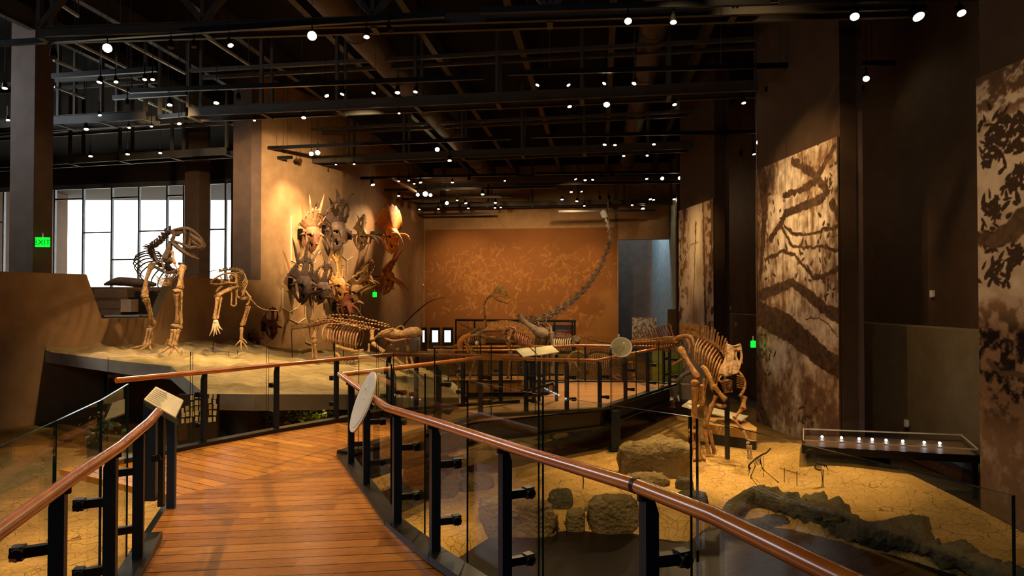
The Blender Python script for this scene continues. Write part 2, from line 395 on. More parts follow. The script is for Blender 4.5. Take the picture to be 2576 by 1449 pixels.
# return wall linking the atrium window wall with the skull wall
mb = MB(); mb.prism([zz(WR + ud * 5, HC), zz(WA2 - wn * 0.2, HC), zz(WA2 - wn * 0.5, HC), zz(WR + ud * 5 - wn * 0.3, HC)], HC + 1.3); struct('wall_atrium_return', mb, M['wall'])
def onW(px, py): return PP(px, py, W0, un)
mb = MB()
fr = MB()
for px in (-60, 10, 138, 210, 282, 350, 421, 463, 526, 568):
    p = onW(px, 600); mb.beam(zz(p, ZB), zz(p, ZT), 0.09, 0.12, up=un)
for x0, x1, y in ((-60, 10, 560), (141, 209, 501), (211, 278, 585), (280, 350, 497), (284, 350, 653), (350, 421, 581), (423, 463, 492), (526, 570, 577), (463, 526, 655)):
    a = onW(x0, y); b = onW(x1, y); z = (a.z + b.z) / 2; mb.beam(zz(a, z), zz(b, z), 0.07, 0.07)
mb.beam(zz(WL, ZT - 0.12), zz(WR, ZT - 0.12), 0.1, 0.24); mb.beam(zz(WL, ZB), zz(WR, ZB), 0.2, 0.14)
struct('window_1', mb, paint('white_window_frame', '9aa6ae', 0.5))
mb = MB(); mb.prism([zz(WL, ZB), zz(WR, ZB), zz(WR, ZT), zz(WL, ZT)], un * 0.02); struct('window_2', mb, glass_mat('window_glass', (0.98, 0.99, 1.0), 0.4))
# pale hillside outside
mb = MB(); N = 24
g = [[V((-60 + 80 * i / N, 44 + 8 * j, -2 + j * 1.6 + 2.5 * math.sin(i * 0.35 + 0.6) * (j / 3))) for i in range(N + 1)] for j in range(5)]
for j in range(4):
    for i in range(N): mb.quad(g[j][i], g[j][i + 1], g[j + 1][i + 1], g[j + 1][i])
tag(mb.build('hillside', paint('pale_hill', 'd8c8ac', 0.9)), 'pale sunlit hillside seen through the tall window', 'hillside', kind='structure')

# ================================================================ GROUND OF THE PIT
def edge_noise(x, y): return 0.05 * math.sin(x * 2.3 + 1.1) + 0.04 * math.sin(y * 3.1 + x) + 0.03 * math.sin(5 * x - 2 * y)
POOL = [PZ(*q, -1.0) for q in ((1040, 1449), (1120, 1395), (1230, 1335), (1330, 1328), (1470, 1312), (1560, 1310), (1640, 1330), (1740, 1335), (1830, 1292), (1900, 1302), (2000, 1312), (2074, 1324), (2111, 1332), (2186, 1360), (2316, 1391), (2420, 1418), (2600, 1465))]
POOL = [V((p.x, p.y, -1.0)) for p in POOL]
def pool_front(x):
    if x <= POOL[0].x: return POOL[0].y
    for a, b in zip(POOL, POOL[1:]):
        if a.x <= x <= b.x: return a.y + (b.y - a.y) * (x - a.x) / max(1e-6, b.x - a.x)
    return POOL[-1].y
mb = MB(); nx, ny = 150, 150; gx = [-14 + 20.6 * i / nx for i in range(nx + 1)]
def gz(x, y):
    z = -1.0 + 0.03 * math.sin(1.3 * x + 0.7 * y) + 0.02 * math.sin(3.1 * x - 1.9 * y)
    z += 0.20 * math.exp(-((x - 5.3) ** 2 / 1.0 + (y - 10.9) ** 2 / 2.0))
    if x > 5.95: return -1.7
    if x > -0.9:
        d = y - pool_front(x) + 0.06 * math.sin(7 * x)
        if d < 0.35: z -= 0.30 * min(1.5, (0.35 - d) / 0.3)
    return z
vsx = []; fs = []
for j in range(ny + 1):
    y = 1.0 + 33 * (j / ny) ** 1.5
    for i in range(nx + 1): vsx.append((gx[i], y, gz(gx[i], y)))
for j in range(ny):
    for i in range(nx):
        a = j * (nx + 1) + i; fs.append((a, a + 1, a + nx + 2, a + nx + 1))
mb.add(vsx, fs); mb.add([], [])
mb.m = []
for f in mb.f:
    c = sum((mb.v[k] for k in f), V((0, 0, 0))) / 4
    if c.y > 11.8 + 0.35 * math.sin(c.x * 2) + 0.15 * math.sin(c.x * 7): mb.m.append(1)
    else: mb.m.append(0)
g = mb.build('mud_ground', [M['mud'], M['dirt']]); tag(g, 'cracked yellow mud bed in the pit with a dark hollow at its front', 'ground', kind='structure')

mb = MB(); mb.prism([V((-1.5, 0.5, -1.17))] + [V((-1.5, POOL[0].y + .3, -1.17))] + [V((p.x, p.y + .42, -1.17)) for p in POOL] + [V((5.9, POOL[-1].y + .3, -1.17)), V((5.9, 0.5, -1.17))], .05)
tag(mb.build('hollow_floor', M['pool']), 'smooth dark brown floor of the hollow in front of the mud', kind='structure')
# ================================================================ LEFT DISPLAY SLAB
top = [PZ(114, 884, 0.55), PZ(300, 908, 0.5), PZ(430, 922, 0.46), PZ(515, 990, 0.30), PZ(640, 992, 0.30), PZ(870, 992, 0.20), PZ(985, 1000, 0.0), PZ(1155, 1000, -0.35), PZ(1105, 945, -0.3), PZ(1070, 925, -0.25)]
tb = [onA(640, 858), PP(740, 884, WA0, wn), V((-5.9, 22, 0.15)), V((-3.6, 21.5, 0.1))]
# front and back edge lines for a ruled, rippled sand top
def lerp_line(L, t):
    k = t * (len(L) - 1); i = min(int(k), len(L) - 2); return L[i].lerp(L[i + 1], k - i)
front = top
back = [onA(114, 872) + wn * .02, onA(300, 870), onA(430, 866), onA(520, 861), onA(600, 857), onA(740, 880), V((-5.6, 21.5, 0.0)), V((-4.2, 21.5, -0.1)), V((-3.6, 21.0, -.2)), V((-3.2, 20.2, -.25))]
nu, nv = 90, 34; vsx = []; fs = []
for j in range(nv + 1):
    v = j / nv
    for i in range(nu + 1):
        u = i / nu; p = lerp_line(front, u).lerp(lerp_line(back, u), v)
        rip = (0.045 * math.sin(p.x * 3.3 + 2.4 * math.sin(p.y * 1.7)) + 0.03 * math.sin(p.y * 7 + p.x * 3 + 2 * math.sin(p.x * 2)) + .02 * math.sin(p.x * 13 + p.y * 5)) * min(1, v * 8)
        vsx.append(p + V((0, 0, rip)))
for j in range(nv):
    for i in range(nu):
        a = j * (nu + 1) + i; fs.append((a, a + 1, a + nu + 2, a + nu + 1))
slab = thing('display_platform', PZ(515, 990, 0.3), 'raised display slab with rippled pale sand top along the left wall', 'platform')
mb = MB(); mb.add(vsx, fs); mb.build('sand_top', M['sand'], slab)
mb = MB(); L = [lerp_line(front, i / nu) for i in range(nu + 1)]
for i in range(nu):
    a, b = L[i], L[i + 1]; th_ = 0.24
    mb.quad(a, b, b - V((0, 0, th_)), a - V((0, 0, th_)))
    ai = a + V((0.0, 0.5, -th_)); bi = b + V((0.0, 0.5, -th_)); mb.quad(a - V((0, 0, th_)), b - V((0, 0, th_)), bi + V((0, 1.5, 0)), ai + V((0, 1.5, 0)))
mb.build('slab_edge', M['sand_side'], slab, smooth=False)
mb = MB()
inner = [p + V((0.0, 1.3, 0)) for p in (top[0] + V((.6, -.2, 0)), top[1], top[2] + V((0, .6, 0)), top[3] + V((0, .3, 0)), top[5], top[6], top[7] + V((-.3, 1, 0)))]
mb.prism([zz(p, min(0.1, p.z - .3)) for p in inner] + [V((-3.8, 19.5, -.6)), V((-6.5, 20.8, -.6)), V((-9.6, 15.6, .1))], 1.2); mb.build('plinth_wall', paint('plinth_brown', '4a3524', 0.7), slab, smooth=False)
# ================================================================ BOARDWALK
def zdeck(y): return 0.0 if y < 8 else max(-0.25, -0.25 * (y - 8) / 4.0)
def deckpoly(name, pts, mat, parent, th=0.06):
    mb = MB(); mb.prism([V((p[0], p[1], p[2] if len(p) > 2 else zdeck(p[1]))) for p in pts], th); return mb.build(name, mat, parent, smooth=False)
cR = PZ(868, 1146, 0); cL = PZ(438, 1249, 0)
near = [cL, cR] + [PZ(*q, 0) for q in ((914, 1208), (988, 1308), (1083, 1418))] + [V((0.05, 3.35, 0)), V((0.5, 2.6, 0)), V((0.82, 1.9, 0)), V((1.15, 0.6, 0)), V((1.3, -1.5, 0)), V((-0.9, -1.5, 0)), V((-0.95, 0.6, 0)), V((-1.62, 2.3, 0)), V((-2.02, 3.3, 0)), V((-2.52, 4.46, 0))]
bw = thing('boardwalk', (0, 4, 0), 'winding wooden boardwalk of orange-brown planks through the hall', 'walkway')
deckpoly('near_deck', near, M['deck_near'], bw)
R2a = PZ(300, 1150, 0); R2b = PZ(518, 1123, 0); R2c = PZ(700, 1088, 0); R2d = PZ(850, 1063, 0)
R2e = V((-1.80, 9.95, zdeck(9.95))); R2f = V((0.11, 12.35, -0.25))
R3b = V((-0.53, 9.65, zdeck(9.65))); R3c = V((1.50, 11.55, -0.25)); R3d = V((3.42, 14.5, -0.25))
deckpoly('junction_deck', [cL, (R2a.x - .3, R2a.y - 0.5), (R2a.x, R2a.y), R2b, R2c, R2d, (R2e.x, R2e.y), (-1.2, 8.4), cR], M['deck_junction'], bw)
deckpoly('corridor_deck', [cR, (-1.2, 8.4), (R2e.x, R2e.y), R2f, R3c, R3b], M['deck_far'], bw)
PB0 = V((0.95, 15.5, -0.25)); PB1 = V((3.55, 15.3, -0.25)); PL = V((0.98, 13.7, -0.25))
deckpoly('end_platform_deck', [R2f, PL, PB0, PB1, R3d, R3c], M['deck_far'], bw)
# steel fascia under the edges
mb = MB()
def fasc(a, b, h=0.26, w=0.05):
    a, b = V(a), V(b); mb.beam(a - V((0, 0, h / 2 + 0.02)), b - V((0, 0, h / 2 + 0.02)), w, h); mb.beam(a - V((0, 0, h + 0.02)), b - V((0, 0, h + 0.02)), 0.2, 0.025)
o2 = V((0.03, -0.03, 0))
for a, b in ((cR, R3b), (R3b, R3c), (R3c, R3d), (R3d, PB1), (PB0, PL), (PL, R2f), (R2f, R2e), (R2e, R2d)): fasc(a + o2, b + o2)
rp = near[1:10]
for a, b in zip(rp, rp[1:]): fasc(a + V((.05, 0.03, 0)), b + V((.05, 0.03, 0)), 0.3)
lp = [cL] + near[::-1][:6]
for a, b in zip(lp, lp[1:]): fasc(a - V((.05, -0.03, 0)), b - V((.05, -0.03, 0)), 0.3)
mb.build('edge_beam', M['kerb'], bw, smooth=False)
for px, py, Y in ((1548, 1134, 11.75), (1640, 1000, 14.3)):
    p = P(px, py, Y); mb = MB(); mb.beam(V((p.x, p.y, -1.05)), V((p.x, p.y, -0.3)), 0.16, 0.16); mb.beam(V((p.x, p.y, -1.0)), V((p.x, p.y, -0.97)), 0.26, 0.26); mb.build('support_column', M['slate'], bw, smooth=False)

# ================================================================ RAILINGS
def railing(name, label, path, out, posts, joints, ztop=1.12, rail_m=None, hz=0.87, gl=True, conn=None, group=None, zbot=0.02, pw=0.062, arms=True, roff=0.0):
    path = [V(p) for p in path]; root = thing(name, V((path[0].x, path[0].y, path[0].z - hz)), label, 'railing', group)
    def at(px):                            # point on the rail whose projection has this x
        best = None
        for a, b in zip(path, path[1:]):
            for k in range(41):
                q = a.lerp(b, k / 40); e = abs(proj(q)[0] - px)
                if best is None or e < best[0]: best = (e, q, (b - a).normalized())
        return best[1], best[2]
    def ofs(t): s = V((t.y, -t.x, 0)).normalized(); return s * out
    mb = MB(); mb.tube(path, 0.030, 14); mb.build('handrail', rail_m or M['rail'], root)
    for px in posts:
        q, t = at(px); t2 = V((t.x, t.y, 0)).normalized(); s = ofs(t); g = q - V((0, 0, hz))
        c = g + s * 0.035
        mb = MB()
        w = pw; d = 0.022
        prof = [(-w / 2, 0), (w / 2, 0), (w / 2, hz - 0.10), (0.005, hz - 0.03), (-w / 2, hz - 0.03)]
        mb.prism([c + s * a + t2 * d + V((0, 0, b)) for a, b in prof], t2 * (-2 * d))
        mb.tube([g + V((0, 0, hz - 0.05)), g + V((0, 0, hz - 0.01))], 0.018, 8)
        po = mb.build('post', M['slate'], root, smooth=False)
        if arms:
            for zf in (0.27, 0.68):
                mb = MB(); a = c + V((0, 0, hz * zf)) + s * w / 2; b = a + s * 0.10 + t2 * 0.02
                mb.beam(a, b, 0.035, 0.045); mb.tube([b - t2 * 0.03 + s * 0.005, b + t2 * 0.045 + s * 0.005], 0.028, 8)
                mb.box(b + s * 0.012, (0.05, 0.05, 0.06), Matrix.Rotation(math.atan2(t2.y, t2.x), 3, 'Z'))
                mb.build('glass_clamp', M['kerb'], po, smooth=False)
    if gl:
        J = []
        for px in joints: 
            q, t = at(px); J.append((q, t))
        # follow corners of the path between joints
        for (q0, t0), (q1, t1) in zip(J, J[1:]):
            d = (q1 - q0); t2 = V((d.x, d.y, 0)).normalized(); s = V((t2.y, -t2.x, 0)) * out
            a = q0 + s * 0.17 + t2 * 0.008 + V((0, 0, roff)); b = q1 + s * 0.17 - t2 * 0.008 + V((0, 0, roff))
            za = V((0, 0, ztop - hz)); zb_ = V((0, 0, zbot - hz))
            mb = MB(); h = s * 0.006
            A = [a + zb_ - h, b + zb_ - h, b + za - h, a + za - h]; B = [x + h * 2 for x in A]
            mb.add(A + B, [(0, 1, 2, 3), (7, 6, 5, 4)]); mb.mi = 1
            mb.add(A + B, [(0, 1, 5, 4), (1, 2, 6, 5), (2, 3, 7, 6), (3, 0, 4, 7)])
            mb.build('glass_panel', [M['glass'], M['glass_edge']], root, smooth=False)
    # kerb under the posts
    mb = MB()
    for a, b in zip(path, path[1:]):
        s = V(((b - a).y, -(b - a).x, 0)).normalized() * out
        k = V((0, 0, hz - 0.03)); mb.beam(a - k + s * 0.04, b - k + s * 0.04, 0.14, 0.05, ext=0.02)
    mb.build('kerb', M['kerb'], root, smooth=False)
    if conn:
        for px in conn:
            q, t = at(px); mb = MB(); mb.tube([q - t * 0.012, q + t * 0.012], 0.0315, 14); mb.build('joint_ring', M['brass'], root)
    return root
R1 = [P(855, 941, 7.15), P(934, 998, 5.6), P(976, 1027, 5.0), P(1085, 1060, 4.24), P(1340, 1143, 3.35), P(1601, 1222, 2.55), P(1797, 1298, 2.17), P(1940, 1368, 1.88), P(2170, 1480, 1.6), P(2500, 1640, 1.3)]
railing('railing', 'foreground handrail with slate posts and glass sweeping down to the lower right', R1, -1, (874, 913, 988, 1083, 1255, 1615), (862, 935, 1013, 1115, 1290, 1655, 2420), ztop=1.17, hz=0.9, conn=(1602,), zbot=-0.12)
RL = [P(398, 1036, 4.62), P(375, 1062, 4.35), P(300, 1125, 3.62), P(180, 1205, 3.0), P(0, 1335, 2.33), P(-420, 1640, 1.55)]
railing('railing', 'left foreground handrail with slate posts running off the lower left corner', RL, 1, (366, 297, 170), (392, 335, 238, 80, -400), ztop=1.12, hz=0.9, zbot=-0.1)
R2 = [P(292, 957, 6.75), P(518, 935, 7.62), P(700, 917, 8.4), P(850, 903, 9.05), P(985, 892, 9.95), P(1303, 896, 12.3)]
railing('railing', 'far handrail of the junction deck in front of the sand slab', R2, -1, (518, 702, 850, 982, 1055, 1165, 1262), (285, 505, 690, 862, 970, 1070, 1185, 1300), ztop=1.10, zbot=0.02)
R3 = [P(857, 942, 7.12), P(953, 931, 7.75), P(1204, 901, 9.65), P(1500, 907, 11.5), P(1640, 880, 13.6), P(1690, 870, 14.5)]
railing('railing', 'inner handrail curving from the corner post to the end platform', R3, 1, (985, 1100, 1203, 1322, 1419, 1503, 1568, 1626, 1680), (960, 1068, 1214, 1330, 1432, 1515, 1581, 1637, 1690), ztop=1.08, zbot=0.02)
R4 = [P(1322, 880, 13.5), P(1389, 873, 15.2), P(1450, 869, 15.4), P(1630, 871, 15.3), P(1676, 873, 15.0)]
railing('railing', 'rear handrail of the end platform behind the reading panels', R4, -1, (1340, 1372, 1472, 1565, 1668), (1318, 1392, 1475, 1570, 1670), ztop=1.08)
fw = thing('footbridge', (0.0, 18.6, -0.58), 'narrow far footbridge crossing behind the info panels', 'walkway')
mb = MB(); mb.prism([V((-2.4, 17.8, -0.58)), V((1.6, 18.0, -0.58)), V((1.6, 19.5, -0.58)), V((-2.4, 19.3, -0.58))], 0.28); mb.build('deck', M['deck_far'], fw, smooth=False)
railing('railing', 'nearer orange handrail of the far footbridge', [V((-2.3, 17.87, 0.29)), V((1.5, 18.05, 0.29))], 1, (1078, 1130, 1210, 1290, 1380), (1075, 1140, 1200, 1300, 1400), group=None, ztop=1.08)
railing('railing', 'farther orange handrail of the far footbridge', [V((-2.3, 19.22, 0.29)), V((1.5, 19.4, 0.29))], -1, (1095, 1150, 1230, 1310), (1092, 1150, 1210, 1320), ztop=1.08)

# ================================================================ READING STANDS, DISCS
def text_lines(mb, o, u, v, n, w, h, dz):      # printed grey lines
    for i in range(n):
        y = 0.12 + 0.76 * i / max(1, n - 1); l = 0.84 * (0.8 + 0.2 * ((i * 37) % 5) / 4)
        a = o + u * (0.08) + v * y + dz; mb.quad(a, a + u * l, a + u * l + v * (h), a + v * h)
# left foreground reader rail
c = [P(392, 972, 5.55), P(461, 1006, 5.2), P(441, 1049, 4.95), P(362, 1004, 5.3)]
st = thing('reading_stand', PZ(420, 1250, 0), 'slate-legged reading stand with tilted cream panel beside the left handrail', 'info stand')
u = c[1] - c[0]; v = c[3] - c[0]; nrm = u.cross(v).normalized(); nrm = nrm if nrm.z > 0 else -nrm
mb = MB(); mb.prism(c, -nrm * 0.012); mb.build('panel', paint('weathered_cream_panel', 'c8bc98', 0.5, var=0.2, scale=8), st, smooth=False)
mb = MB(); text_lines(mb, c[0], u * 0.62, v, 8, 1, 0.03, nrm * 0.002); mb.build('panel_text', paint('grey_print', '8a8270', 0.6), st, smooth=False)
mb = MB(); mb.prism([x - nrm * 0.016 for x in (c[3] - u * 0.03, c[2] + u * .02, c[2] + u * .02 - v * 0.1, c[3] - u * .03 - v * .1)], -nrm * 0.05); mb.build('tray', M['slatelite'], st, smooth=False)
for (px, x2, pyb, Y) in ((360, 392, 1230, 5.55), (398, 412, 1252, 5.4), (420, 440, 1250, 5.35)):
    a = P(px, 1000, Y); b = P(x2, 1000, Y); zt = 0.86
    mb = MB(); mb.prism([V((a.x, a.y, zt - 0.02)), V((b.x, b.y, zt - .08)), V((b.x, b.y, 0.0)), V((a.x, a.y, 0.0))], V((0.0, 0.035, 0))); mb.build('leg', M['slatelite'] if px != 398 else M['kerb'], st, smooth=False)
for x0, y0, x1, y1 in ((378, 1158, 400, 1156),):
    mb = MB(); mb.beam(P(383, 1155, 5.38), P(405, 1150, 5.38), 0.03, 0.05); mb.build('crossbar', M['kerb'], st, smooth=False)

def disc(label, c, n, r, mat, marks, back=0.12):
    n = V(n).normalized(); t = V((0, 0, 1)).cross(n).normalized(); u = n.cross(t)
    root = thing('tactile_disc', c, label, 'info disc', None)
    def ring(rr, off, k=40): return [c + n * off + (t * math.cos(2 * math.pi * i / k) + u * math.sin(2 * math.pi * i / k)) * rr for i in range(k)]
    mb = MB(); mb.prism(ring(r, 0), -n * 0.014); mb.build('disc_plate', M['white'], root, smooth=False)
    mb = MB(); mb.prism(ring(r * 0.86, 0.004), -n * 0.003); mb.build('inner_face', mat, root, smooth=False)
    for (x, y, rr) in marks:
        mb = MB(); cc = c + t * (x * r) + u * (y * r); mb.ball(cc, (rr * r, rr * r, rr * r), 10, 6, None); mb.v = [q - n * (q - cc).dot(n) * 0.6 + n * 0.004 for q in mb.v]; mb.build('raised_dot', M['white'], root)
    mb = MB(); mb.tube([c - n * 0.014, c - n * back - u * 0.02], 0.03, 8); mb.build('mount', M['slate'], root); return root
dc = P(911, 1010, 5.52)
disc('pale grey tactile disc with a glyph, edge-on over the foreground rail', dc, V((-0.86, -0.36, 0.36)), 0.262, M['grey'], ((-0.1, 0.45, 0.09), (0.15, 0.15, 0.07)), 0.1)
disc('cream tactile disc with two dots on the end platform rail', P(1563, 873, 12.1), V((-0.15, -0.9, 0.45)), 0.20, paint('dull_cream', 'b8ac78', .6), ((0.25, 0.35, 0.12), (0.3, 0.05, 0.15)), 0.15)

# two cream panels in the middle
st = thing('reading_stand', V((0.35, 12.4, -0.25)), 'double cream reading panels on blue legs in the middle distance', 'info stand')
for q in (((1297, 878), (1330, 874), (1351, 892), (1316, 897)), ((1337, 875), (1388, 869), (1407, 885), (1354, 893))):
    cc = [P(q[0][0], q[0][1], 12.9), P(q[1][0], q[1][1], 12.9), P(q[2][0], q[2][1], 12.3), P(q[3][0], q[3][1], 12.3)]
    uu = cc[1] - cc[0]; vv = cc[3] - cc[0]; nn = uu.cross(vv).normalized(); nn = nn if nn.z > 0 else -nn
    mb = MB(); mb.prism(cc, -nn * 0.015); pn = mb.build('panel', M['cream'], st, smooth=False)
    mb = MB(); text_lines(mb, cc[0], uu * 0.4, vv, 5, 1, 0.02, nn * 0.003); mb.build('panel_text', paint('green_print', '8f9a5a', 0.6), pn, smooth=False)
for px in (1342, 1356, 1400):
    a = P(px, 892, 12.55); mb = MB(); mb.beam(V((a.x, a.y, -0.25)), V((a.x, a.y, a.z)), 0.06, 0.04); mb.build('leg', M['slatelite'], st, smooth=False)
# ================================================================ CEILING STEEL
ZL = EYE + 4.6
def hz(px, py, h): return PZ(px, py, EYE + h)
def truss(name, label, a, b, n, htop=1.15, gap=0.52, group=None, webh=0.22, diag=False):
    a, b = V(a), V(b); t = (b - a).normalized(); s = V((-t.y, t.x, 0)); s = s if s.y > 0 else -s
    root = thing(name, V((a.x, a.y, a.z)), label, 'truss', group)
    for off, nm in ((0, 'front_rail'), (gap, 'rear_rail')):
        mb = MB(); mb.beam(a + s * off + V((0, 0, webh / 2)), b + s * off + V((0, 0, webh / 2)), 0.02, webh)
        mb.beam(a + s * off, b + s * off, 0.07, 0.015); mb.beam(a + s * off + V((0, 0, webh)), b + s * off + V((0, 0, webh)), 0.07, 0.015); mb.build(nm, M['steel'], root, smooth=False)
        mb = MB(); mb.beam(a + s * off + V((0, 0, htop)), b + s * off + V((0, 0, htop)), 0.08, 0.09); mb.build('top_chord', M['steel'], root, smooth=False)
    for i in range(n + 1):
        p = a.lerp(b, i / n)
        mb = MB(); mb.beam(p - V((0, 0, .02)), p + s * gap - V((0, 0, .02)), 0.10, 0.02); mb.build('cross_bar', M['steel'], root, smooth=False)
        mb = MB()
        for off in (0, gap): mb.beam(p + s * off + V((0, 0, webh)), V((p.x + s.x * off, p.y + s.y * off, HC)), 0.09, 0.07, up=t)
        mb.build('hanger', M['steel'], root, smooth=False)
        if diag and i < n:
            q = a.lerp(b, (i + 1) / n); m_ = (p + q) / 2
            mb = MB(); mb.beam(p + V((0, 0, webh)), m_ + V((0, 0, 1.9)), 0.09, 0.09); mb.beam(q + V((0, 0, webh)), m_ + V((0, 0, 1.9)), 0.09, 0.09); mb.build('brace', M['steel'], root, smooth=False)
    return root
truss('steel_truss', 'nearest dark steel truss with V braces crossing the top of the picture', hz(100, 92, 4.6), hz(2330, 22, 4.6), 5, htop=2.0, gap=0.3, webh=0.16, diag=True)
truss('steel_truss', 'large ladder-bottomed steel truss nearest over the hall, second overall', hz(474, 292, 4.6), hz(1915, 227, 4.6), 7)
truss('steel_truss', 'ladder-bottomed steel truss further back above the hall, third overall', hz(738, 412, 4.6), hz(1797, 371, 4.6), 7)
truss('steel_truss', 'farthest ladder-bottomed steel truss in front of the russet wall', hz(1004, 523, 4.6), hz(1690, 511, 4.6), 6)
truss('steel_truss', 'white-edged truss in the window bay left of the far column', hz(-60, 324, 4.6), hz(366, 300, 4.6), 4)
truss('steel_truss', 'farthest truss in the window bay just above the tall window', hz(-60, 425, 4.6), hz(570, 388, 4.6), 5)
# long joists and ducts along the hall
ORD_ = ['first', 'second', 'third', 'fourth', 'fifth', 'sixth', 'seventh', 'eighth']
hv = V((0.1345, 1, 0)).normalized(); hu = V((1, -0.1345, 0)).normalized()
def joist(x0, name='roof_joist', z=HC - 0.25, h=0.5, w=0.16, y0=3, y1=40, lab=''):
    a = V((x0, 0, z)) + hv * y0; b = V((x0, 0, z)) + hv * y1
    r = thing(name, a, lab, 'joist', 'dark roof joists along the hall ceiling')
    mb = MB(); mb.beam(a, b, 0.03, h); mb.beam(a - V((0, 0, h / 2)), b - V((0, 0, h / 2)), w, 0.03); mb.build('beam_web', M['steel'], r, smooth=False)
    return r
for i, x in enumerate((-13.5, -11.2, -8.9, -6.6, -4.3, -2.0, 0.3, 2.6)):
    joist(x, lab='dark steel roof joist along the black ceiling, %s from the left' % ORD_[i], y1=(31 if x < -9 else 38))
for i, (x, r_) in enumerate(((-5.4, 0.38), (1.2, 0.3))):
    d = thing('air_duct', V((x, 2, 7.6)), ('large round brown air duct high at the left of the ceiling', 'slimmer round air duct high over the middle of the hall')[i], 'duct')
    a = V((x, 0, 7.75)) + hv * 6; b = V((x, 0, 7.75)) + hv * 32
    mb = MB(); mb.tube([a, b], r_, 16); mb.build('duct_tube', M['duct'], d)
    mb = MB()
    for k in range(9): p = a.lerp(b, k / 9); mb.tube([p - hv * 0.04, p + hv * 0.04], r_ + 0.025, 16)
    mb.build('band', M['duct'], d)
a = hz(990, 452, 5.2); b = hz(1800, 443, 5.2); d = thing('air_duct', a, 'long ribbed horizontal duct crossing behind the third truss', 'duct')
mb = MB(); mb.tube([a, b], 0.17, 12); mb.build('duct_tube', M['duct'], d)

# ---- lighting tracks
def track(label, a, b, w=0.07, h=0.10, cables=3):
    r = thing('lighting_track', a, label, 'lighting track'); mb = MB(); mb.beam(a, b, w, h); mb.build('track_bar', M['track'], r, smooth=False)
    for k in range(cables):
        p = V(a).lerp(V(b), (k + 0.5) / cables); mb = MB(); mb.tube([p + V((0, 0, h / 2)), V((p.x, p.y, HC - 0.01))], 0.007, 5); mb.build('hanging_wire', M['wire'], r)
    return r
TRK = [('nearest black track bar at the top left', (-40, 112, 1118, 36, 4.62)), ('nearest black track bar at the top middle', (1207, 27, 1935, 4, 4.62)),
       ('black track bar at the top right corner', (1960, 4, 2560, -12, 4.62)),
       ('black track above the row of five lamps', (330, 229, 1218, 194, 4.7)), ('black track above the row of four small lamps', (1278, 184, 1925, 166, 4.7)),
       ('black track right of the big ladder truss', (1905, 166, 2252, 158, 4.7)), ('lower black track at the right of the big truss', (1925, 224, 2172, 222, 4.5)),
       ('black track in front of the third truss, left half', (606, 375, 1285, 347, 4.68)), ('black track in front of the third truss, right half', (1335, 343, 1945, 330, 4.68)),
       ('short black track end before the skull wall', (685, 398, 735, 396, 4.45)), ('black track behind the third truss', (790, 451, 1300, 439, 4.7)),
       ('black track behind the third truss, right part', (1345, 437, 1800, 431, 4.7)), ('black track far over the skull wall corner', (858, 480, 1400, 470, 4.7)),
       ('black track far over the long neck skeleton', (1400, 462, 1775, 458, 4.7)), ('short black track left of the farthest truss', (930, 503, 1290, 494, 4.7)),
       ('black track over the russet wall, left', (1005, 541, 1245, 536, 4.3)), ('black track low before the russet wall, right', (1405, 532, 1648, 529, 4.1)),
       ('white-lit track in the window bay, front', (132, 192, 395, 174, 4.7)), ('white-lit track in the window bay, middle', (285, 246, 470, 234, 4.7)),
       ('white-lit track in the window bay, short back', (400, 294, 468, 288, 4.7))]
for lab, (x0, y0, x1, y1, h) in TRK: track(lab, hz(x0, y0, h), hz(x1, y1, h), cables=3 if x1 - x0 > 300 else 2)
for (x0, y0, x1, y1, lab) in ((135, 0, 197, 41, 'bright-edged ceiling rail nearest the top left corner'), (188, 106, 320, 171, 'bright-edged ceiling rail below the left amber lamp'), (303, 98, 466, 185, 'bright-edged ceiling rail from the near truss to the far column'), (516, 91, 626, 163, 'bright-edged ceiling rail beside the small slanting lamp'), (348, 247, 432, 283, 'brightest diagonal ceiling rail left of the far column'), (135, 152, 205, 180, 'bright-edged ceiling rail by the near column'), (136, 218, 212, 246, 'bright-edged ceiling rail under the white-lit track'), (262, 204, 332, 234, 'bright-edged ceiling rail under the window bay track')):
    r = thing('ceiling_rail', hz(x0, y0, 5.4), lab, 'rail'); mb = MB(); mb.beam(hz(x0, y0, 5.4), hz(x1, y1, 5.4), 0.05, 0.05); mb.build('rail_bar', paint('satin_rail', 'b4bcbc', 0.3, 0.3), r, smooth=False)
    for q in (hz(x0, y0, 5.4), hz(x1, y1, 5.4)): mb = MB(); mb.tube([q, V((q.x, q.y, HC))], 0.01, 5); mb.build('hanging_wire', M['wire'], r)
a = hz(990, 449, 4.5); b = hz(1045, 482, 4.5); r = thing('ceiling_rail', a, 'warm-lit diagonal track beside the cluster of bright lamps', 'rail'); mb = MB(); mb.beam(a, b, 0.12, 0.08); mb.build('rail_bar', paint('tan_rail', 'a08058', 0.4), r, smooth=False)

r = thing('hanging_cable', P(1903, 770, 12.2), 'single thin vertical cable hanging at the left edge of the bare-branch mural', 'cable'); mb = MB(); q = P(1905, 780, 12.2); mb.tube([q, V((q.x, q.y, HC))], .006, 5); mb.build('cable_strand', M['bone_pale'] if False else M['wire'], r)
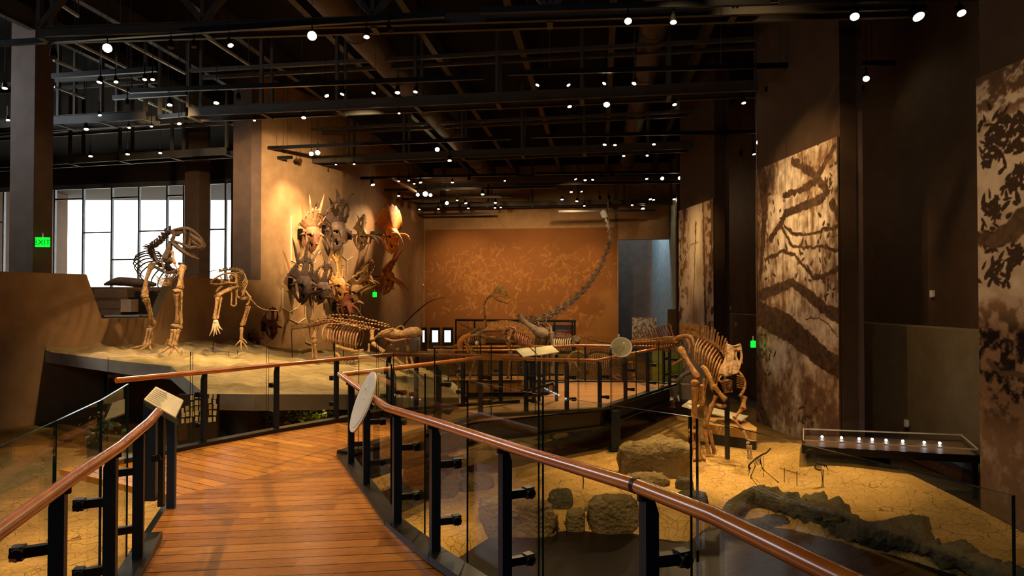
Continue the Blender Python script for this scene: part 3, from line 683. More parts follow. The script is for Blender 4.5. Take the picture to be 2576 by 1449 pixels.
# ---- lamps.  (px, py, lens width in px, direction the lamp aims on the picture dx, dy, kind)
LAMPS = [
 (270, 121, 24, 0, 0, 2), (580, 114, 17, .5, 1, 1), (430, 120, 16, 0, 1, 0), (488, 118, 14, 0, 1, 0), (135, 143, 18, 0, 1, 0), (250, 207, 15, -.4, 1, 1), (292, 206, 12, .2, 1, 1), (364, 200, 12, 0, 1, 1), (384, 200, 12, .1, 1, 1),
 (12, 222, 14, 0, 1, 1), (427, 264, 15, 0, 1, 1), (544, 259, 16, 0, 1, 1), (320, 260, 10, 0, 1, 0), (600, 248, 12, 0, 1, 0), (451, 311, 12, .2, 1, 1), (217, 325, 13, .1, 1, 1), (325, 321, 9, .2, 1, 1), (381, 318, 8, 0, 1, 1), (251, 290, 10, .3, 1, 1), (20, 302, 10, .3, 1, 1),
 (228, 393, 11, 0, 1, 1), (321, 388, 11, 0, 1, 1), (403, 385, 10, 0, 1, 1), (640, 303, 8, 0, 1, 1),
 (785, 90, 25, 0, 0, 2), (922, 93, 18, 0, 1, 1), (983, 78, 14, .6, 1, 0), (822, 241, 14, .6, 1, 1), (861, 237, 13, -.6, 1, 1), (940, 234, 13, -.6, 1, 1), (1000, 233, 15, 0, 1, 1), (1045, 231, 13, -.3, 1, 1), (764, 296, 14, 0, 1, 1), (1004, 285, 7, 0, 1, 1),
 (783, 387, 12, 0, .2, 2), (799, 384, 13, 0, .2, 2), (1100, 376, 12, 0, .2, 2), (1131, 404, 12, 0, 1, 1), (845, 414, 6, 0, 1, 1), (891, 413, 7, 0, 1, 1),
 (1580, 53, 20, 0, 1, 2), (1694, 56, 20, 0, 1, 1), (1352, 214, 12, -.7, 1, 1), (1430, 214, 12, .7, 1, 1), (1520, 210, 12, -.7, 1, 1), (1595, 210, 14, -.5, 1, 1), (1526, 263, 17, 0, 1, 2), (1433, 268, 13, .2, 1, 1), (1697, 263, 13, .2, 1, 1), (1871, 259, 13, .3, 1, 1), (1935, 256, 16, 0, 1, 2),
 (1521, 364, 11, -.2, 1, 1), (1547, 365, 10, 0, 1, 1), (1645, 363, 10, 0, 1, 1), (1569, 392, 9, 0, 1, 1), (1628, 391, 9, 0, 1, 1), (1782, 389, 9, -.3, 1, 1), (1816, 389, 13, 0, 1, 2), (1897, 388, 10, .4, 1, 1), (1911, 357, 19, .6, 1, 2), (1864, 390, 9, 0, 1, 0),
 (2150, 42, 24, 0, 1, 2), (2311, 42, 30, .9, 1, 2), (2419, 33, 22, .6, 1, 2), (2474, 39, 20, .3, 1, 1), (2031, 200, 16, 0, .6, 2), (2179, 198, 17, 0, .6, 2), (1979, 205, 12, 0, 1, 0),
 (938, 465, 12, .4, 1, 1), (1003, 456, 7, 0, 1, 1), (1028, 454, 7, 0, 1, 1), (1042, 462, 7, 0, 1, 1), (1058, 459, 9, .3, 1, 1), (1138, 459, 8, 0, 1, 1), (1180, 452, 8, 0, 1, 0), (1051, 490, 9, 0, .2, 2), (1070, 488, 14, 0, .1, 2), (1083, 491, 9, 0, .2, 2), (1003, 493, 8, 0, 1, 1),
 (1124, 511, 10, .6, .4, 2), (1150, 504, 7, 0, .2, 1), (1172, 511, 8, .4, 1, 1), (1214, 489, 10, 0, 1, 1), (1246, 510, 9, 0, 1, 1), (1103, 526, 7, 0, 1, 1), (1178, 524, 7, 0, 1, 1), (1245, 523, 7, 0, 1, 1), (1260, 522, 6, 0, 1, 1), (1055, 527, 6, 0, 1, 1),
 (1448, 451, 8, .6, 1, 1), (1472, 453, 9, 0, 1, 1), (1491, 452, 8, -.3, 1, 1), (1513, 446, 8, .3, 1, 0), (1539, 444, 8, 0, 1, 0), (1627, 450, 9, .2, 1, 1), (1666, 449, 10, 0, .6, 2), (1710, 448, 10, 0, .6, 2), (1771, 449, 10, 0, 1, 1),
 (1437, 483, 9, 0, 1, 1), (1463, 482, 7, .4, 1, 1), (1414, 502, 8, 0, .4, 1), (1451, 506, 8, -.2, 1, 1), (1510, 501, 8, .3, 1, 0), (1533, 500, 8, .2, 1, 0), (1636, 501, 9, .4, 1, 1), (1644, 503, 8, .2, 1, 1), (1696, 501, 9, .2, 1, 1), (1704, 515, 8, 0, 1, 1), (1742, 480, 5, 0, 1, 1),
 (1470, 518, 7, 0, 1, 1), (1590, 516, 7, 0, 1, 1), (1617, 526, 10, .8, 1, 2), (1603, 537, 7, .3, 1, 1), (1620, 543, 7, .2, 1, 1), (1580, 538, 8, 0, 1, 0), (1641, 536, 8, .3, 1, 0), (1270, 455, 6, 0, 1, 1),
]
KN = {0: 'unlit black', 1: 'lit', 2: 'glaring'}
def where(px, py):
    c = 'left' if px < 470 else 'centre-left' if px < 900 else 'centre' if px < 1400 else 'centre-right' if px < 1800 else 'right'
    r = 'top' if py < 150 else 'upper' if py < 280 else 'middle' if py < 420 else 'lower'
    return c, r
rows = {}
for L in LAMPS: rows.setdefault(where(L[0], L[1]), []).append(L)
ORD = ['first', 'second', 'third', 'fourth', 'fifth', 'sixth', 'seventh', 'eighth', 'ninth', 'tenth', 'eleventh', 'twelfth', 'thirteenth', 'fourteenth', 'fifteenth', 'sixteenth', 'seventeenth', 'eighteenth', 'nineteenth', 'twentieth'] + ['twenty-%s' % w for w in ('first', 'second', 'third', 'fourth', 'fifth', 'sixth', 'seventh', 'eighth')]
LAMPOBJ = {}
for (c, r), Ls in rows.items():
    Ls.sort(key=lambda q: q[0])
    for k, (px, py, w, dx, dy, kind) in enumerate(Ls):
        h = 4.35 if py < 150 else 4.45
        p = hz(px, py, h); Y = p.y; rad = w / 2 * Y / F * 1.0
        face = -(p - ORG).normalized()
        down = V((0, 0, -1))
        if kind == 2: d = (face * (1.0 if abs(dx) + abs(dy) < .3 else 0.75) + down * (0.2 + dy * 0.5) + V((dx * 0.5, 0, 0))).normalized()
        else: d = (down * 1.1 + V((1, 0, 0)) * dx * 0.8 + face * 0.35).normalized()
        lab = '%s track spotlight at the %s %s, %s from the left there' % (KN[kind], r, c, ORD[k])
        if len(Ls) == 1: lab = '%s track spotlight alone at the %s %s' % (KN[kind], r, c)
        root = thing('track_spotlight', p, lab, 'spotlight', 'track spotlights under the black ceiling'); LAMPOBJ[(px, py)] = (root, p)
        rr = max(rad * (.85 if kind == 1 else .95), 0.03)
        mb = MB(); mb.tube([p + d * 0.0, p - d * rr * 1.2, p - d * rr * 2.6, p - d * rr * 2.9], [rr * 1.08, rr * 0.95, rr * 0.75, rr * 0.3], 10); mb.build('lamp_housing', M['can'], root)
        mb = MB(); q = p - d * rr * 1.8; mb.tube([q, V((q.x, q.y, q.z + 0.16 + (0.12 if kind != 0 else 0.1)))], 0.012, 6); mb.tube([V((q.x, q.y, q.z + .2)), V((q.x, q.y, HC))], 0.004, 4); mb.build('stem', M['can'], root)
        sd = d.orthogonal().normalized(); u2 = d.cross(sd)
        mb = MB(); mb.add([p + d * 0.004 + (sd * math.cos(2 * math.pi * i / 12) + u2 * math.sin(2 * math.pi * i / 12)) * rr * 0.93 for i in range(12)], [tuple(range(12))])
        mb.build('lens', (M['can'], M['lamp'], M['lamp_hot'])[kind], root, smooth=False, recalc=False)
# ================================================================ MURALS (painted canvases: colour stored per vertex)
rng = np.random.RandomState(3)
def vnoise(u, v, su, sv, seed, octs=4):
    r = np.zeros_like(u); amp = 1.0; tot = 0
    for o in range(octs):
        R = np.random.RandomState(seed + o).rand(67, 67)
        x = u * su * 2 ** o; y = v * sv * 2 ** o; xi = np.floor(x).astype(int); yi = np.floor(y).astype(int); fx = x - xi; fy = y - yi
        fx = fx * fx * (3 - 2 * fx); fy = fy * fy * (3 - 2 * fy); a = R[xi % 67, yi % 67]; b = R[(xi + 1) % 67, yi % 67]; c = R[xi % 67, (yi + 1) % 67]; d = R[(xi + 1) % 67, (yi + 1) % 67]
        r += amp * ((a * (1 - fx) + b * fx) * (1 - fy) + (c * (1 - fx) + d * fx) * fy); tot += amp; amp *= 0.55
    return r / tot
def seg_mask(X, Y, pts, w, soft=0.012):
    m = np.zeros_like(X); w = w if hasattr(w, '__len__') else [w] * len(pts)
    for i in range(len(pts) - 1):
        (ax, ay), (bx, by) = pts[i], pts[i + 1]; dx, dy = bx - ax, by - ay; L = dx * dx + dy * dy + 1e-9
        x0, x1 = min(ax, bx) - max(w) - .1, max(ax, bx) + max(w) + .1; y0, y1 = min(ay, by) - max(w) - .1, max(ay, by) + max(w) + .1
        sel = (X > x0) & (X < x1) & (Y > y0) & (Y < y1)
        if not sel.any(): continue
        xs, ys = X[sel], Y[sel]; t = np.clip(((xs - ax) * dx + (ys - ay) * dy) / L, 0, 1)
        d = np.hypot(xs - ax - t * dx, ys - ay - t * dy); ww = w[i] + (w[i + 1] - w[i]) * t
        m[sel] = np.maximum(m[sel], np.clip((ww - d) / soft, 0, 1))
    return m
def leaf_mask(X, Y, leaves, soft=0.01):
    m = np.zeros_like(X)
    for (cx, cy_, a, L, W) in leaves:
        sel = (abs(X - cx) < L * 1.2) & (abs(Y - cy_) < L * 1.2)
        if not sel.any(): continue
        xs, ys = X[sel] - cx, Y[sel] - cy_; u = xs * math.cos(a) + ys * math.sin(a); v = -xs * math.sin(a) + ys * math.cos(a)
        m[sel] = np.maximum(m[sel], np.clip((1 - (u / L) ** 2 - (np.abs(v) / (W * (1 - 0.35 * u / L))) ** 2) * 3, 0, 1))
    return m
def attr_mat(name, rough=0.85, emis=0):
    t = NT(name); a = t.n('ShaderNodeAttribute'); a.attribute_name = 'print'; return t.set(a.outputs['Color'], rough, 0, 0.15)
PRINT = attr_mat('printed_canvas')
def canvas(name, label, cat, o, ex, ez, W, H, nu, nv, fn, thick=0.03, n=None, group=None):
    """flat printed panel: o = lower left corner, ex across, ez up"""
    ex = V(ex).normalized(); ez = V(ez).normalized(); n = ex.cross(ez) if n is None else n
    U, Vv = np.meshgrid(np.linspace(0, 1, nu + 1), np.linspace(0, 1, nv + 1))
    C = fn(U * W, Vv * H, U, Vv)
    pts = np.array(o)[None, :] + (U * W).reshape(-1, 1) * np.array(ex) + (Vv * H).reshape(-1, 1) * np.array(ez)
    i = np.arange(nv)[:, None] * (nu + 1) + np.arange(nu)[None, :]; i = i.reshape(-1)
    F4 = np.stack([i, i + 1, i + nu + 2, i + nu + 1], 1)
    me = bpy.data.meshes.new(name); root = thing(name, o, label, cat, group)
    me.from_pydata((pts - np.array(o)).tolist(), [], F4.tolist()); me.materials.append(PRINT)
    at = me.color_attributes.new('print', 'FLOAT_COLOR', 'POINT')
    col = np.concatenate([C.reshape(-1, 3), np.ones(((nu + 1) * (nv + 1), 1))], 1).astype(np.float32)
    at.data.foreach_set('color', col.reshape(-1))
    ob = bpy.data.objects.new('printed_face', me); scene.collection.objects.link(ob); ob.parent = root
    mb = MB(); o = V(o); a, b = o, o + ex * W; mb.prism([a - n * .002, b - n * .002, b + ez * H - n * .002, a + ez * H - n * .002], -n * thick); mb.build('backing', M['wall_dark'], root, smooth=False)
    return root
DK = np.array(srgb('120a05')[:3]); MD = np.array(srgb('806040')[:3]); LT = np.array(srgb('f2dcb4')[:3])
def tone(g):
    g = np.clip(g, 0, 1)[..., None]; return np.where(g < 0.5, DK + (MD - DK) * g * 2, MD + (LT - MD) * (g - 0.5) * 2)
def fin_plane(i):
    n0, f0 = FINS[i]; a = V((f0[0], f0[1], 0)); b = V((n0[0], n0[1], 0)); ex = (b - a).normalized(); n = ex.cross(V((0, 0, 1))); n = n if n.x < 0 else -n
    return a, b, ex, n
def mural(i, label, zx, zy, sc, fn, nu, nv, ztop=4.53):
    a, b, ex, n = fin_plane(i); a = a + n * 0.05; b = b + n * 0.05
    W = (b - a).length; o = zz(a, -1.25); H = ztop + 1.25
    def loc(x, y): q = PP(zx + x / sc, zy + y / sc, a, n); return ((q - o).dot(ex), q.z - o.z)
    return canvas('forest_mural', label, 'mural', o, ex, (0, 0, 1), W, H, nu, nv, lambda X, Y, U, Vv: fn(X, Y, U, Vv, loc, W, H), n=n)
def ragged(X, Y, k=0.05, s=9):
    return X + (vnoise(X + 9, Y + 9, s, s, 77, 3) - .5) * k * 2, Y + (vnoise(X + 5, Y + 5, s, s, 99, 3) - .5) * k * 2
def m2(X, Y, U, Vv, loc, W, H):
    z = 1 / 300.0
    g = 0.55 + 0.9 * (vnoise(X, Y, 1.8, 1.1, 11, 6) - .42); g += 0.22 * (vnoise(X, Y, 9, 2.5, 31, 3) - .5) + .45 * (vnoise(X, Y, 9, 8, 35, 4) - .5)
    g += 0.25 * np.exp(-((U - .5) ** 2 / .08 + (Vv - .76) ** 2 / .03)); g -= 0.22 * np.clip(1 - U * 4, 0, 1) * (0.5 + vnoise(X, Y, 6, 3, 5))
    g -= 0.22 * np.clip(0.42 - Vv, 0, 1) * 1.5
    Xr, Yr = ragged(X, Y, 0.05)
    def br(pts, w): q = [loc(*p) for p in pts]; return seg_mask(Xr, Yr, q, [x * 0.0056 for x in w], 0.02)
    m = np.zeros_like(X)
    for pts, w in (([(900, 940), (860, 900), (790, 865), (700, 790), (640, 745), (560, 775), (480, 810)], [26, 25, 22, 20, 18, 22, 24]),
                   ([(900, 1180), (860, 1140), (780, 1090), (700, 1020), (620, 950), (540, 910), (470, 880)], [32, 34, 38, 46, 52, 50, 50]),
                   ([(870, 488), (790, 500), (720, 525), (640, 520), (600, 480)], [7, 7, 8, 7, 6]), ([(520, 640), (600, 598), (650, 620), (700, 680), (740, 722), (800, 708), (870, 668)], [9, 9, 8, 8, 9, 10, 12]),
                   ([(590, 490), (640, 580), (700, 585), (780, 578), (870, 608)], [9, 8, 7, 7, 6]), ([(600, 350), (680, 322), (740, 285), (790, 200), (830, 130)], [10, 14, 16, 13, 14]),
                   ([(540, 545), (590, 470), (610, 430), (680, 400), (760, 370), (800, 330), (740, 250), (640, 190)], [16, 14, 18, 16, 18, 16, 16, 14]), ([(480, 1320), (500, 1180), (470, 900)], [8, 6, 6]), ([(700, 910), (760, 905), (800, 930), (850, 990)], [4, 4, 4, 3]),
                   ([(500, 240), (515, 420), (505, 560), (495, 720)], [34, 26, 20, 10]), ([(480, 1280), (520, 1380), (560, 1470)], [26, 24, 20]), ([(820, 380), (850, 440), (880, 480)], [16, 20, 16])):
        m = np.maximum(m, br(pts, w))
    tex = 0.04 + 0.28 * vnoise(X, Y, 14, 14, 55, 4)
    lv = []
    R = random.Random(5)
    for cx, cyy, n_, s in ((500, 1080, 26, 30), (690, 650, 16, 30), (800, 760, 16, 24), (520, 450, 30, 45), (800, 250, 26, 40), (700, 1350, 18, 30), (530, 620, 18, 40), (770, 560, 16, 40)):
        for _ in range(n_):
            q = loc(cx + R.gauss(0, s), cyy + R.gauss(0, s * 1.7)); lv.append((q[0], q[1], R.uniform(0, 3.1), R.uniform(.045, .10), R.uniform(.018, .036)))
    lm = leaf_mask(X, Y, lv); hang = np.clip((vnoise(X, Y, 11, 2.5, 71, 3) - .56) * 9, 0, 1) * (0.3 + 0.5 * (Vv > .3))
    g = g * (1 - 0.3 * hang * (Vv > .45)); g = g * (1 - lm) + 0.18 * lm; g = g * (1 - m) + tex * m
    return tone(g)
def m3(X, Y, U, Vv, loc, W, H):
    g = 0.58 + 0.3 * vnoise(X, Y, 1.2, 1.2, 12, 4) + .2 * (vnoise(X, Y, 7, 7, 19, 4) - .5); bush = np.clip((vnoise(X, Y, 8, 8, 41, 5) - .43) * 7, 0, 1)
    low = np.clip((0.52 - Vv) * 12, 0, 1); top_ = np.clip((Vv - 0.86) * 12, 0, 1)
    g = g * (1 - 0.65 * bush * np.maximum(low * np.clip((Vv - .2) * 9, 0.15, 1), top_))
    g -= 0.25 * low
    Xr, Yr = ragged(X, Y, 0.05); m = seg_mask(Xr, Yr, [loc(*p) for p in ((1490, 545), (1560, 550), (1620, 520), (1700, 465), (1800, 400))], [.10, .12, .14, .17, .2], .03)
    lv = []; R = random.Random(8)
    for cx, cyy, n_, s in ((1560, 410, 34, 30), (1630, 330, 26, 36), (1660, 620, 26, 24), (1590, 700, 34, 34), (1545, 160, 26, 26), (1580, 60, 40, 46), (1660, 20, 40, 40), (1540, 560, 20, 30), (1680, 240, 14, 20), (1650, 130, 12, 30)):
        for _ in range(n_):
            q = loc(cx + R.gauss(0, s), cyy + R.gauss(0, s)); lv.append((q[0], q[1], R.uniform(-1, 2.2), R.uniform(.05, .10), R.uniform(.018, .035)))
    lm = leaf_mask(X, Y, lv); g = g * (1 - lm) + .10 * lm; g = g * (1 - m) + (0.1 + .25 * vnoise(X, Y, 14, 14, 3, 3)) * m
    for y0 in (1165, 1150): 
        w = seg_mask(Xr, Yr, [loc(1525, y0 - 60), loc(1600, y0), loc(1700, y0 + 10)], .03, .02); g = g * (1 - w) + .2 * w
    return tone(g)
def m1(X, Y, U, Vv, loc, W, H):
    g = 0.45 + 0.5 * vnoise(X, Y, 2.5, .8, 17, 5) + .2 * np.exp(-((U - .45) ** 2 / .05 + (Vv - .85) ** 2 / .05))
    fol = np.clip((vnoise(X, Y, 7, 5, 23, 5) - .5) * 8, 0, 1) * np.maximum(np.clip(1 - U * 2.4, 0, 1), np.clip((U - .72) * 5, 0, 1)); g = g * (1 - .75 * fol)
    Xr, Yr = ragged(X, Y, .05); m = np.zeros_like(X)
    for pts, w in (([(232, 380), (238, 620), (246, 960)], [.06, .09, .10]), ([(210, 560), (180, 570), (150, 620), (130, 680)], [.03, .03, .025, .02]), ([(150, 400), (140, 600)], [.12, .02]), ([(200, 470), (190, 830)], [.05, .03]), ([(275, 390), (270, 700)], [.10, .04])):
        m = np.maximum(m, seg_mask(Xr, Yr, [loc(*p) for p in pts], w, .04))
    g = g * (1 - m) + (.12 + .3 * vnoise(X, Y, 12, 12, 9)) * m
    return tone(g)
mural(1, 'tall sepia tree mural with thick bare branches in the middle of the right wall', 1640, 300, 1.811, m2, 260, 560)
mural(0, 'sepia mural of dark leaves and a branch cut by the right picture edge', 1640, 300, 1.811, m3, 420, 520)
mural(2, 'small far sepia tree mural with one upright trunk', 1640, 300, 1.811, m1, 110, 230)

# russet back wall print with scattered pale bones
bo = PP(1068, 880, WC + cn * 0.02, cn); b1 = PP(1553, 880, WC + cn * 0.02, cn); bzt = PP(1300, 575, WC + cn * 0.02, cn).z
RU = np.array(srgb('80522a')[:3]); RL_ = np.array(srgb('bd8848')[:3])
def bonewall(X, Y, U, Vv):
    R = random.Random(4); m = np.zeros_like(X); n = vnoise(X, Y, .8, .8, 3, 4)
    Xr, Yr = ragged(X, Y, .09, 3)
    W, H = X.max(), Y.max()
    for k in range(420):
        cx = R.choice([R.gauss(.25, .1), R.gauss(.62, .16), R.uniform(0, 1)]) * W; cyy = R.choice([R.gauss(.62, .13), R.gauss(.5, .2)]) * H
        a = R.uniform(0, 3.14); L = R.uniform(.04, .2); w = R.uniform(.025, .055)
        p = (cx - math.cos(a) * L, cyy - math.sin(a) * L); q = (cx + math.cos(a) * L, cyy + math.sin(a) * L)
        mm = seg_mask(Xr, Yr, [p, (p[0] + .001, p[1]), q, (q[0] + .001, q[1])], [w * 1.9, w, w, w * 1.9], .03); m = np.maximum(m, mm * R.uniform(.25, .8))
    for k in range(26):
        cx, cyy = (R.gauss(.86, .07) * W, R.gauss(.2, .09) * H); a = R.uniform(0, 3.1); L = R.uniform(.15, .4)
        m = np.maximum(m, .8 * seg_mask(Xr, Yr, [(cx, cyy), (cx + L * math.cos(a), cyy + L * math.sin(a))], [.07, .1], .05))
    blob = np.clip((.33 - Vv + (U - .8) * .9 + (vnoise(X, Y, .7, .7, 8, 3) - .5) * .9) * 6, 0, 1) * np.clip((U - .55) * 8, 0, 1); m = np.maximum(m, blob * .6)
    m = np.clip(m * .5 * np.clip((.93 - Vv) * 7, 0, 1), 0, 1)[..., None]
    base = RU * (0.85 + .3 * n[..., None]); return base * (1 - m) + RL_ * m
canvas('bone_mural', 'russet wall print scattered with pale bone silhouettes', 'mural', V((bo.x, bo.y, -0.9)), cdir, (0, 0, 1), (zz(b1, 0) - zz(bo, 0)).length, bzt + .9, 460, 250, bonewall, n=cn)
# ================================================================ SKELETON TOOLS
class Tr:                                # tracing frame: positions along sight lines at a real distance, sizes in the same units
    def __init__(s, x0, y0, k, d): s.x0, s.y0, s.k, s.d = x0, y0, k, d
    def __call__(s, x, y, dd=0.0): return P(s.x0 + x / s.k, s.y0 + y / s.k, s.d + dd)
    def r(s, v): return v / s.k * s.d / F
    def pts(s, L, dd=0.0): return [s(p[0], p[1], (p[2] if len(p) > 2 else 0) + dd) for p in L]
def tb(mb, T, L, r, n=7, sub=3, dd=0.0):
    r = [T.r(x) for x in r] if hasattr(r, '__len__') else T.r(r); mb.tube(T.pts(L, dd), r, n, sub=sub); return mb
def part(parent, name, mat, *items):
    mb = MB()
    for f in items: f(mb)
    return mb.build(name, mat, parent)
def path_at(pts, t):
    L = [0]
    for a, b in zip(pts, pts[1:]): L.append(L[-1] + (b - a).length)
    s = t * L[-1]
    for i in range(len(pts) - 1):
        if s <= L[i + 1] + 1e-9:
            k = (s - L[i]) / max(1e-9, L[i + 1] - L[i]); return pts[i].lerp(pts[i + 1], k), (pts[i + 1] - pts[i]).normalized()
    return pts[-1], (pts[-1] - pts[-2]).normalized()
def smooth(pts, n=8):
    q = []
    for i in range(len(pts) - 1):
        p0 = pts[max(i - 1, 0)]; p1 = pts[i]; p2 = pts[i + 1]; p3 = pts[min(i + 2, len(pts) - 1)]
        for k in range(n):
            t = k / n; q.append(0.5 * ((2 * p1) + (p2 - p0) * t + (2 * p0 - 5 * p1 + 4 * p2 - p3) * t * t + (3 * p1 - p0 - 3 * p2 + p3) * t ** 3))
    q.append(pts[-1]); return q
def vert(mb, p, t, L, r, up, sh, tw, down=0.0):
    """one vertebra: spool, arch, spine, side processes"""
    t = t.normalized(); s = t.cross(up).normalized(); u = s.cross(t).normalized()
    mb.tube([p - t * L * .46, p - t * L * .25, p + t * L * .25, p + t * L * .46], [r, r * .72, r * .72, r], 8)
    if sh > 0:
        a = p + u * r * .7; w = L * .32
        mb.prism([a - t * w + s * r * .22, a + t * w + s * r * .22, a + u * sh + t * w * .7 - t * L * .15 + s * r * .12, a + u * sh - t * w * .9 - t * L * .15 + s * r * .12], -s * r * .34)
    if tw > 0:
        for g in (1, -1): mb.tube([p + u * r * .4 + s * g * r * .5, p + u * r * .8 + s * g * (r + tw)], [r * .38, r * .16], 5)
    if down > 0: mb.tube([p - u * r * .8, p - u * (r + down) - t * L * .3], [r * .3, r * .12], 5)
def spine(parent, name, mat, pts, n, r0, r1, sh0, sh1, tw=0.5, down=0.0, up=V((0, 0, 1)), single=True):
    pts = smooth(pts); mb = MB()
    for i in range(n):
        t = (i + .5) / n; p, tt = path_at(pts, t); r = r0 + (r1 - r0) * t; sh = sh0 + (sh1 - sh0) * t
        L = sum((b - a).length for a, b in zip(pts, pts[1:])) / n
        vert(mb, p, tt, L, r, up, sh, r * tw * 2, down * (1 - t))
        if not single: mb.build(name, mat, parent); mb = MB()
    if single: return mb.build(name, mat, parent)
def rod(parent, a, b, r=0.012, name='support_rod'):
    mb = MB(); mb.tube([a, b], r, 8); return mb.build(name, M['can'], parent)
def teeth(mb, T, L, n, ln, r, dd=0.0):
    pts = T.pts(L, dd)
    for i in range(n):
        p, t = path_at(pts, (i + .5) / n); mb.cone(p, p + V((0, 0, -1)) * T.r(ln), T.r(r), 5)

# ================================================================ LARGE THEROPOD
T = Tr(320, 540, 3.814, 14.0); B = M['bone_grey']; BO = M['bone_tan']
tx = thing('theropod_skeleton', T(330, 1300), 'tall two-legged predator skeleton with gaping jaws before the bright window', 'dinosaur skeleton')
BD = M['bone_dark']; W = 0.15
sk = MB()
for g in (-1, 1):
    tb(sk, T, [(440, 150, g * .12), (545, 135, g * .13), (612, 150, g * .13), (668, 190, g * .11), (715, 238, g * .07), (735, 278, g * .03)], [13, 15, 17, 15, 14, 14])
    tb(sk, T, [(735, 275, g * .03), (736, 300, g * .04), (712, 316, g * .06), (640, 312, g * .1), (590, 326, g * .14)], [15, 18, 20, 18, 14])
    tb(sk, T, [(610, 155, g * .13), (602, 230, g * .13), (592, 322, g * .14)], [15, 13, 17])
    tb(sk, T, [(548, 135, g * .14), (556, 200, g * .15), (545, 280, g * .15)], [15, 13, 15])
    tb(sk, T, [(592, 322, g * .14), (540, 288, g * .15), (470, 262, g * .15), (425, 250, g * .14)], [17, 13, 13, 14])
    tb(sk, T, [(440, 150, g * .12), (448, 200, g * .14), (428, 250, g * .14)], [18, 17, 20])
    tb(sk, T, [(604, 190, g * .12), (650, 225, g * .10), (700, 262, g * .08), (718, 300, g * .06)], [23, 31, 31, 20])
    tb(sk, T, [(612, 235, g * .12), (650, 275, g * .10), (700, 300, g * .07)], [17, 23, 20])
    teeth(sk, T, [(725, 322), (650, 320), (600, 330)], 9, 26, 5, g * .08)
for g in (-1, 1):
    for pl, dd in (([(612, 160), (668, 195), (715, 240), (733, 280), (728, 312), (700, 316), (690, 275), (655, 240), (620, 215)], .11), ([(596, 285), (640, 270), (700, 292), (722, 318), (640, 318), (592, 330)], .10), ([(440, 142), (545, 128), (600, 142), (596, 170), (548, 165), (500, 190), (450, 200)], .13)):
        sk.prism(T.pts([(x, y, g * dd) for x, y in pl]), V((0, .035 * -g, 0)))
sk.ball(T(470, 175), (T.r(42), .1, T.r(34)), 10, 8, jit=.08)
tb(sk, T, [(450, 145), (560, 128), (640, 160)], [14, 16, 10])
sk.build('skull', BD, tx)
jw = MB()
for g in (-1, 1):
    tb(jw, T, [(428, 262, g * .14), (470, 300, g * .14), (545, 360, g * .12), (610, 398, g * .06), (690, 426, 0)], [15, 24, 22, 14, 6])
    pts = T.pts([(540, 340, g * .1), (660, 408, g * .04)])
    for i in range(8):
        p, t = path_at(pts, (i + .5) / 8); jw.cone(p, p + V((0.01, 0, 1)) * T.r(24), T.r(5), 5)
jw.build('lower_jaw', BD, tx)
nk = T.pts([(430, 165, .05), (385, 185, .1), (345, 235, .15), (295, 280, .2), (240, 308, .3), (215, 330, .5)])
spine(tx, 'neck_vertebrae', BD, nk, 9, T.r(24), T.r(24), T.r(48), T.r(34), .9)
bk = T.pts([(215, 330, .5), (235, 390, 1.0), (310, 480, 1.6), (420, 540, 2.2), (520, 560, 2.7)])
spine(tx, 'back_vertebrae', BD, bk, 11, T.r(22), T.r(16), T.r(34), T.r(26), .9)
spine(tx, 'tail_vertebrae', M['bone_grey'], T.pts([(520, 560, 2.7), (640, 575, 3.2), (750, 560, 3.8), (850, 535, 4.3), (1000, 528, 4.9)]), 26, T.r(7), T.r(3), T.r(14), T.r(5), .8, T.r(14))
bs = smooth(bk)
for i in range(9):
    p, t = path_at(bs, .05 + .09 * i)
    for g in (-1, 1):
        w = (.16 + .16 * math.sin(.4 + i * .3)); dn = .30 + .05 * i
        mb = MB(); mb.tube([p, p + V((g * w * .8, .02, -.04)), p + V((g * w * 1.25, -.08, -dn * .5)), p + V((g * w * .75 + .1, -.15, -dn))], [.016, .018, .015, .009], 6, sub=4); mb.build('rib', BD, tx)
for i in range(6):
    mb = MB(); y = 600 + 14 * i; tb(mb, T, [(265 + 6 * i, y - 15, .5), (340, y + 12, .3), (420, y, .4), (455, y - 40, .6)], [3, 6, 6, 3]); mb.build('belly_rib', BO, tx)
part(tx, 'shoulder_blade', BD, lambda m: tb(m, T, [(415, 250, -.1), (405, 330, -.1), (375, 420, -.1)], [14, 30, 46]), lambda m: m.ball(T(400, 440, -.1), (T.r(50), .07, T.r(38)), 10, 7, jit=.1))
part(tx, 'shoulder_blade', BD, lambda m: tb(m, T, [(250, 320, .3), (270, 400, .3), (300, 470, .2)], [9, 14, 20]))
part(tx, 'arm', BO, lambda m: m.bone(T(432, 350, -.2), T(455, 470, -.3), T.r(11)), lambda m: m.bone(T(455, 475, -.3), T(490, 540, -.4), T.r(7)), lambda m: m.cone(T(490, 540, -.4), T(500, 600, -.4), T.r(5)), lambda m: m.cone(T(490, 540, -.4), T(470, 595, -.4), T.r(5)))
part(tx, 'arm', B, lambda m: m.bone(T(330, 430, .1), T(350, 530, 0), T.r(9)), lambda m: m.bone(T(350, 535, 0), T(385, 590, -.1), T.r(6)))
part(tx, 'pelvis', B, lambda m: tb(m, T, [(500, 470, .6), (540, 500, .3), (500, 580, .3), (450, 620, .3), (430, 690, .3)], [16, 24, 14, 10, 14]), lambda m: tb(m, T, [(240, 480, 1.0), (300, 520, .9), (400, 560, .7), (500, 520, .6)], [12, 16, 16, 14]))
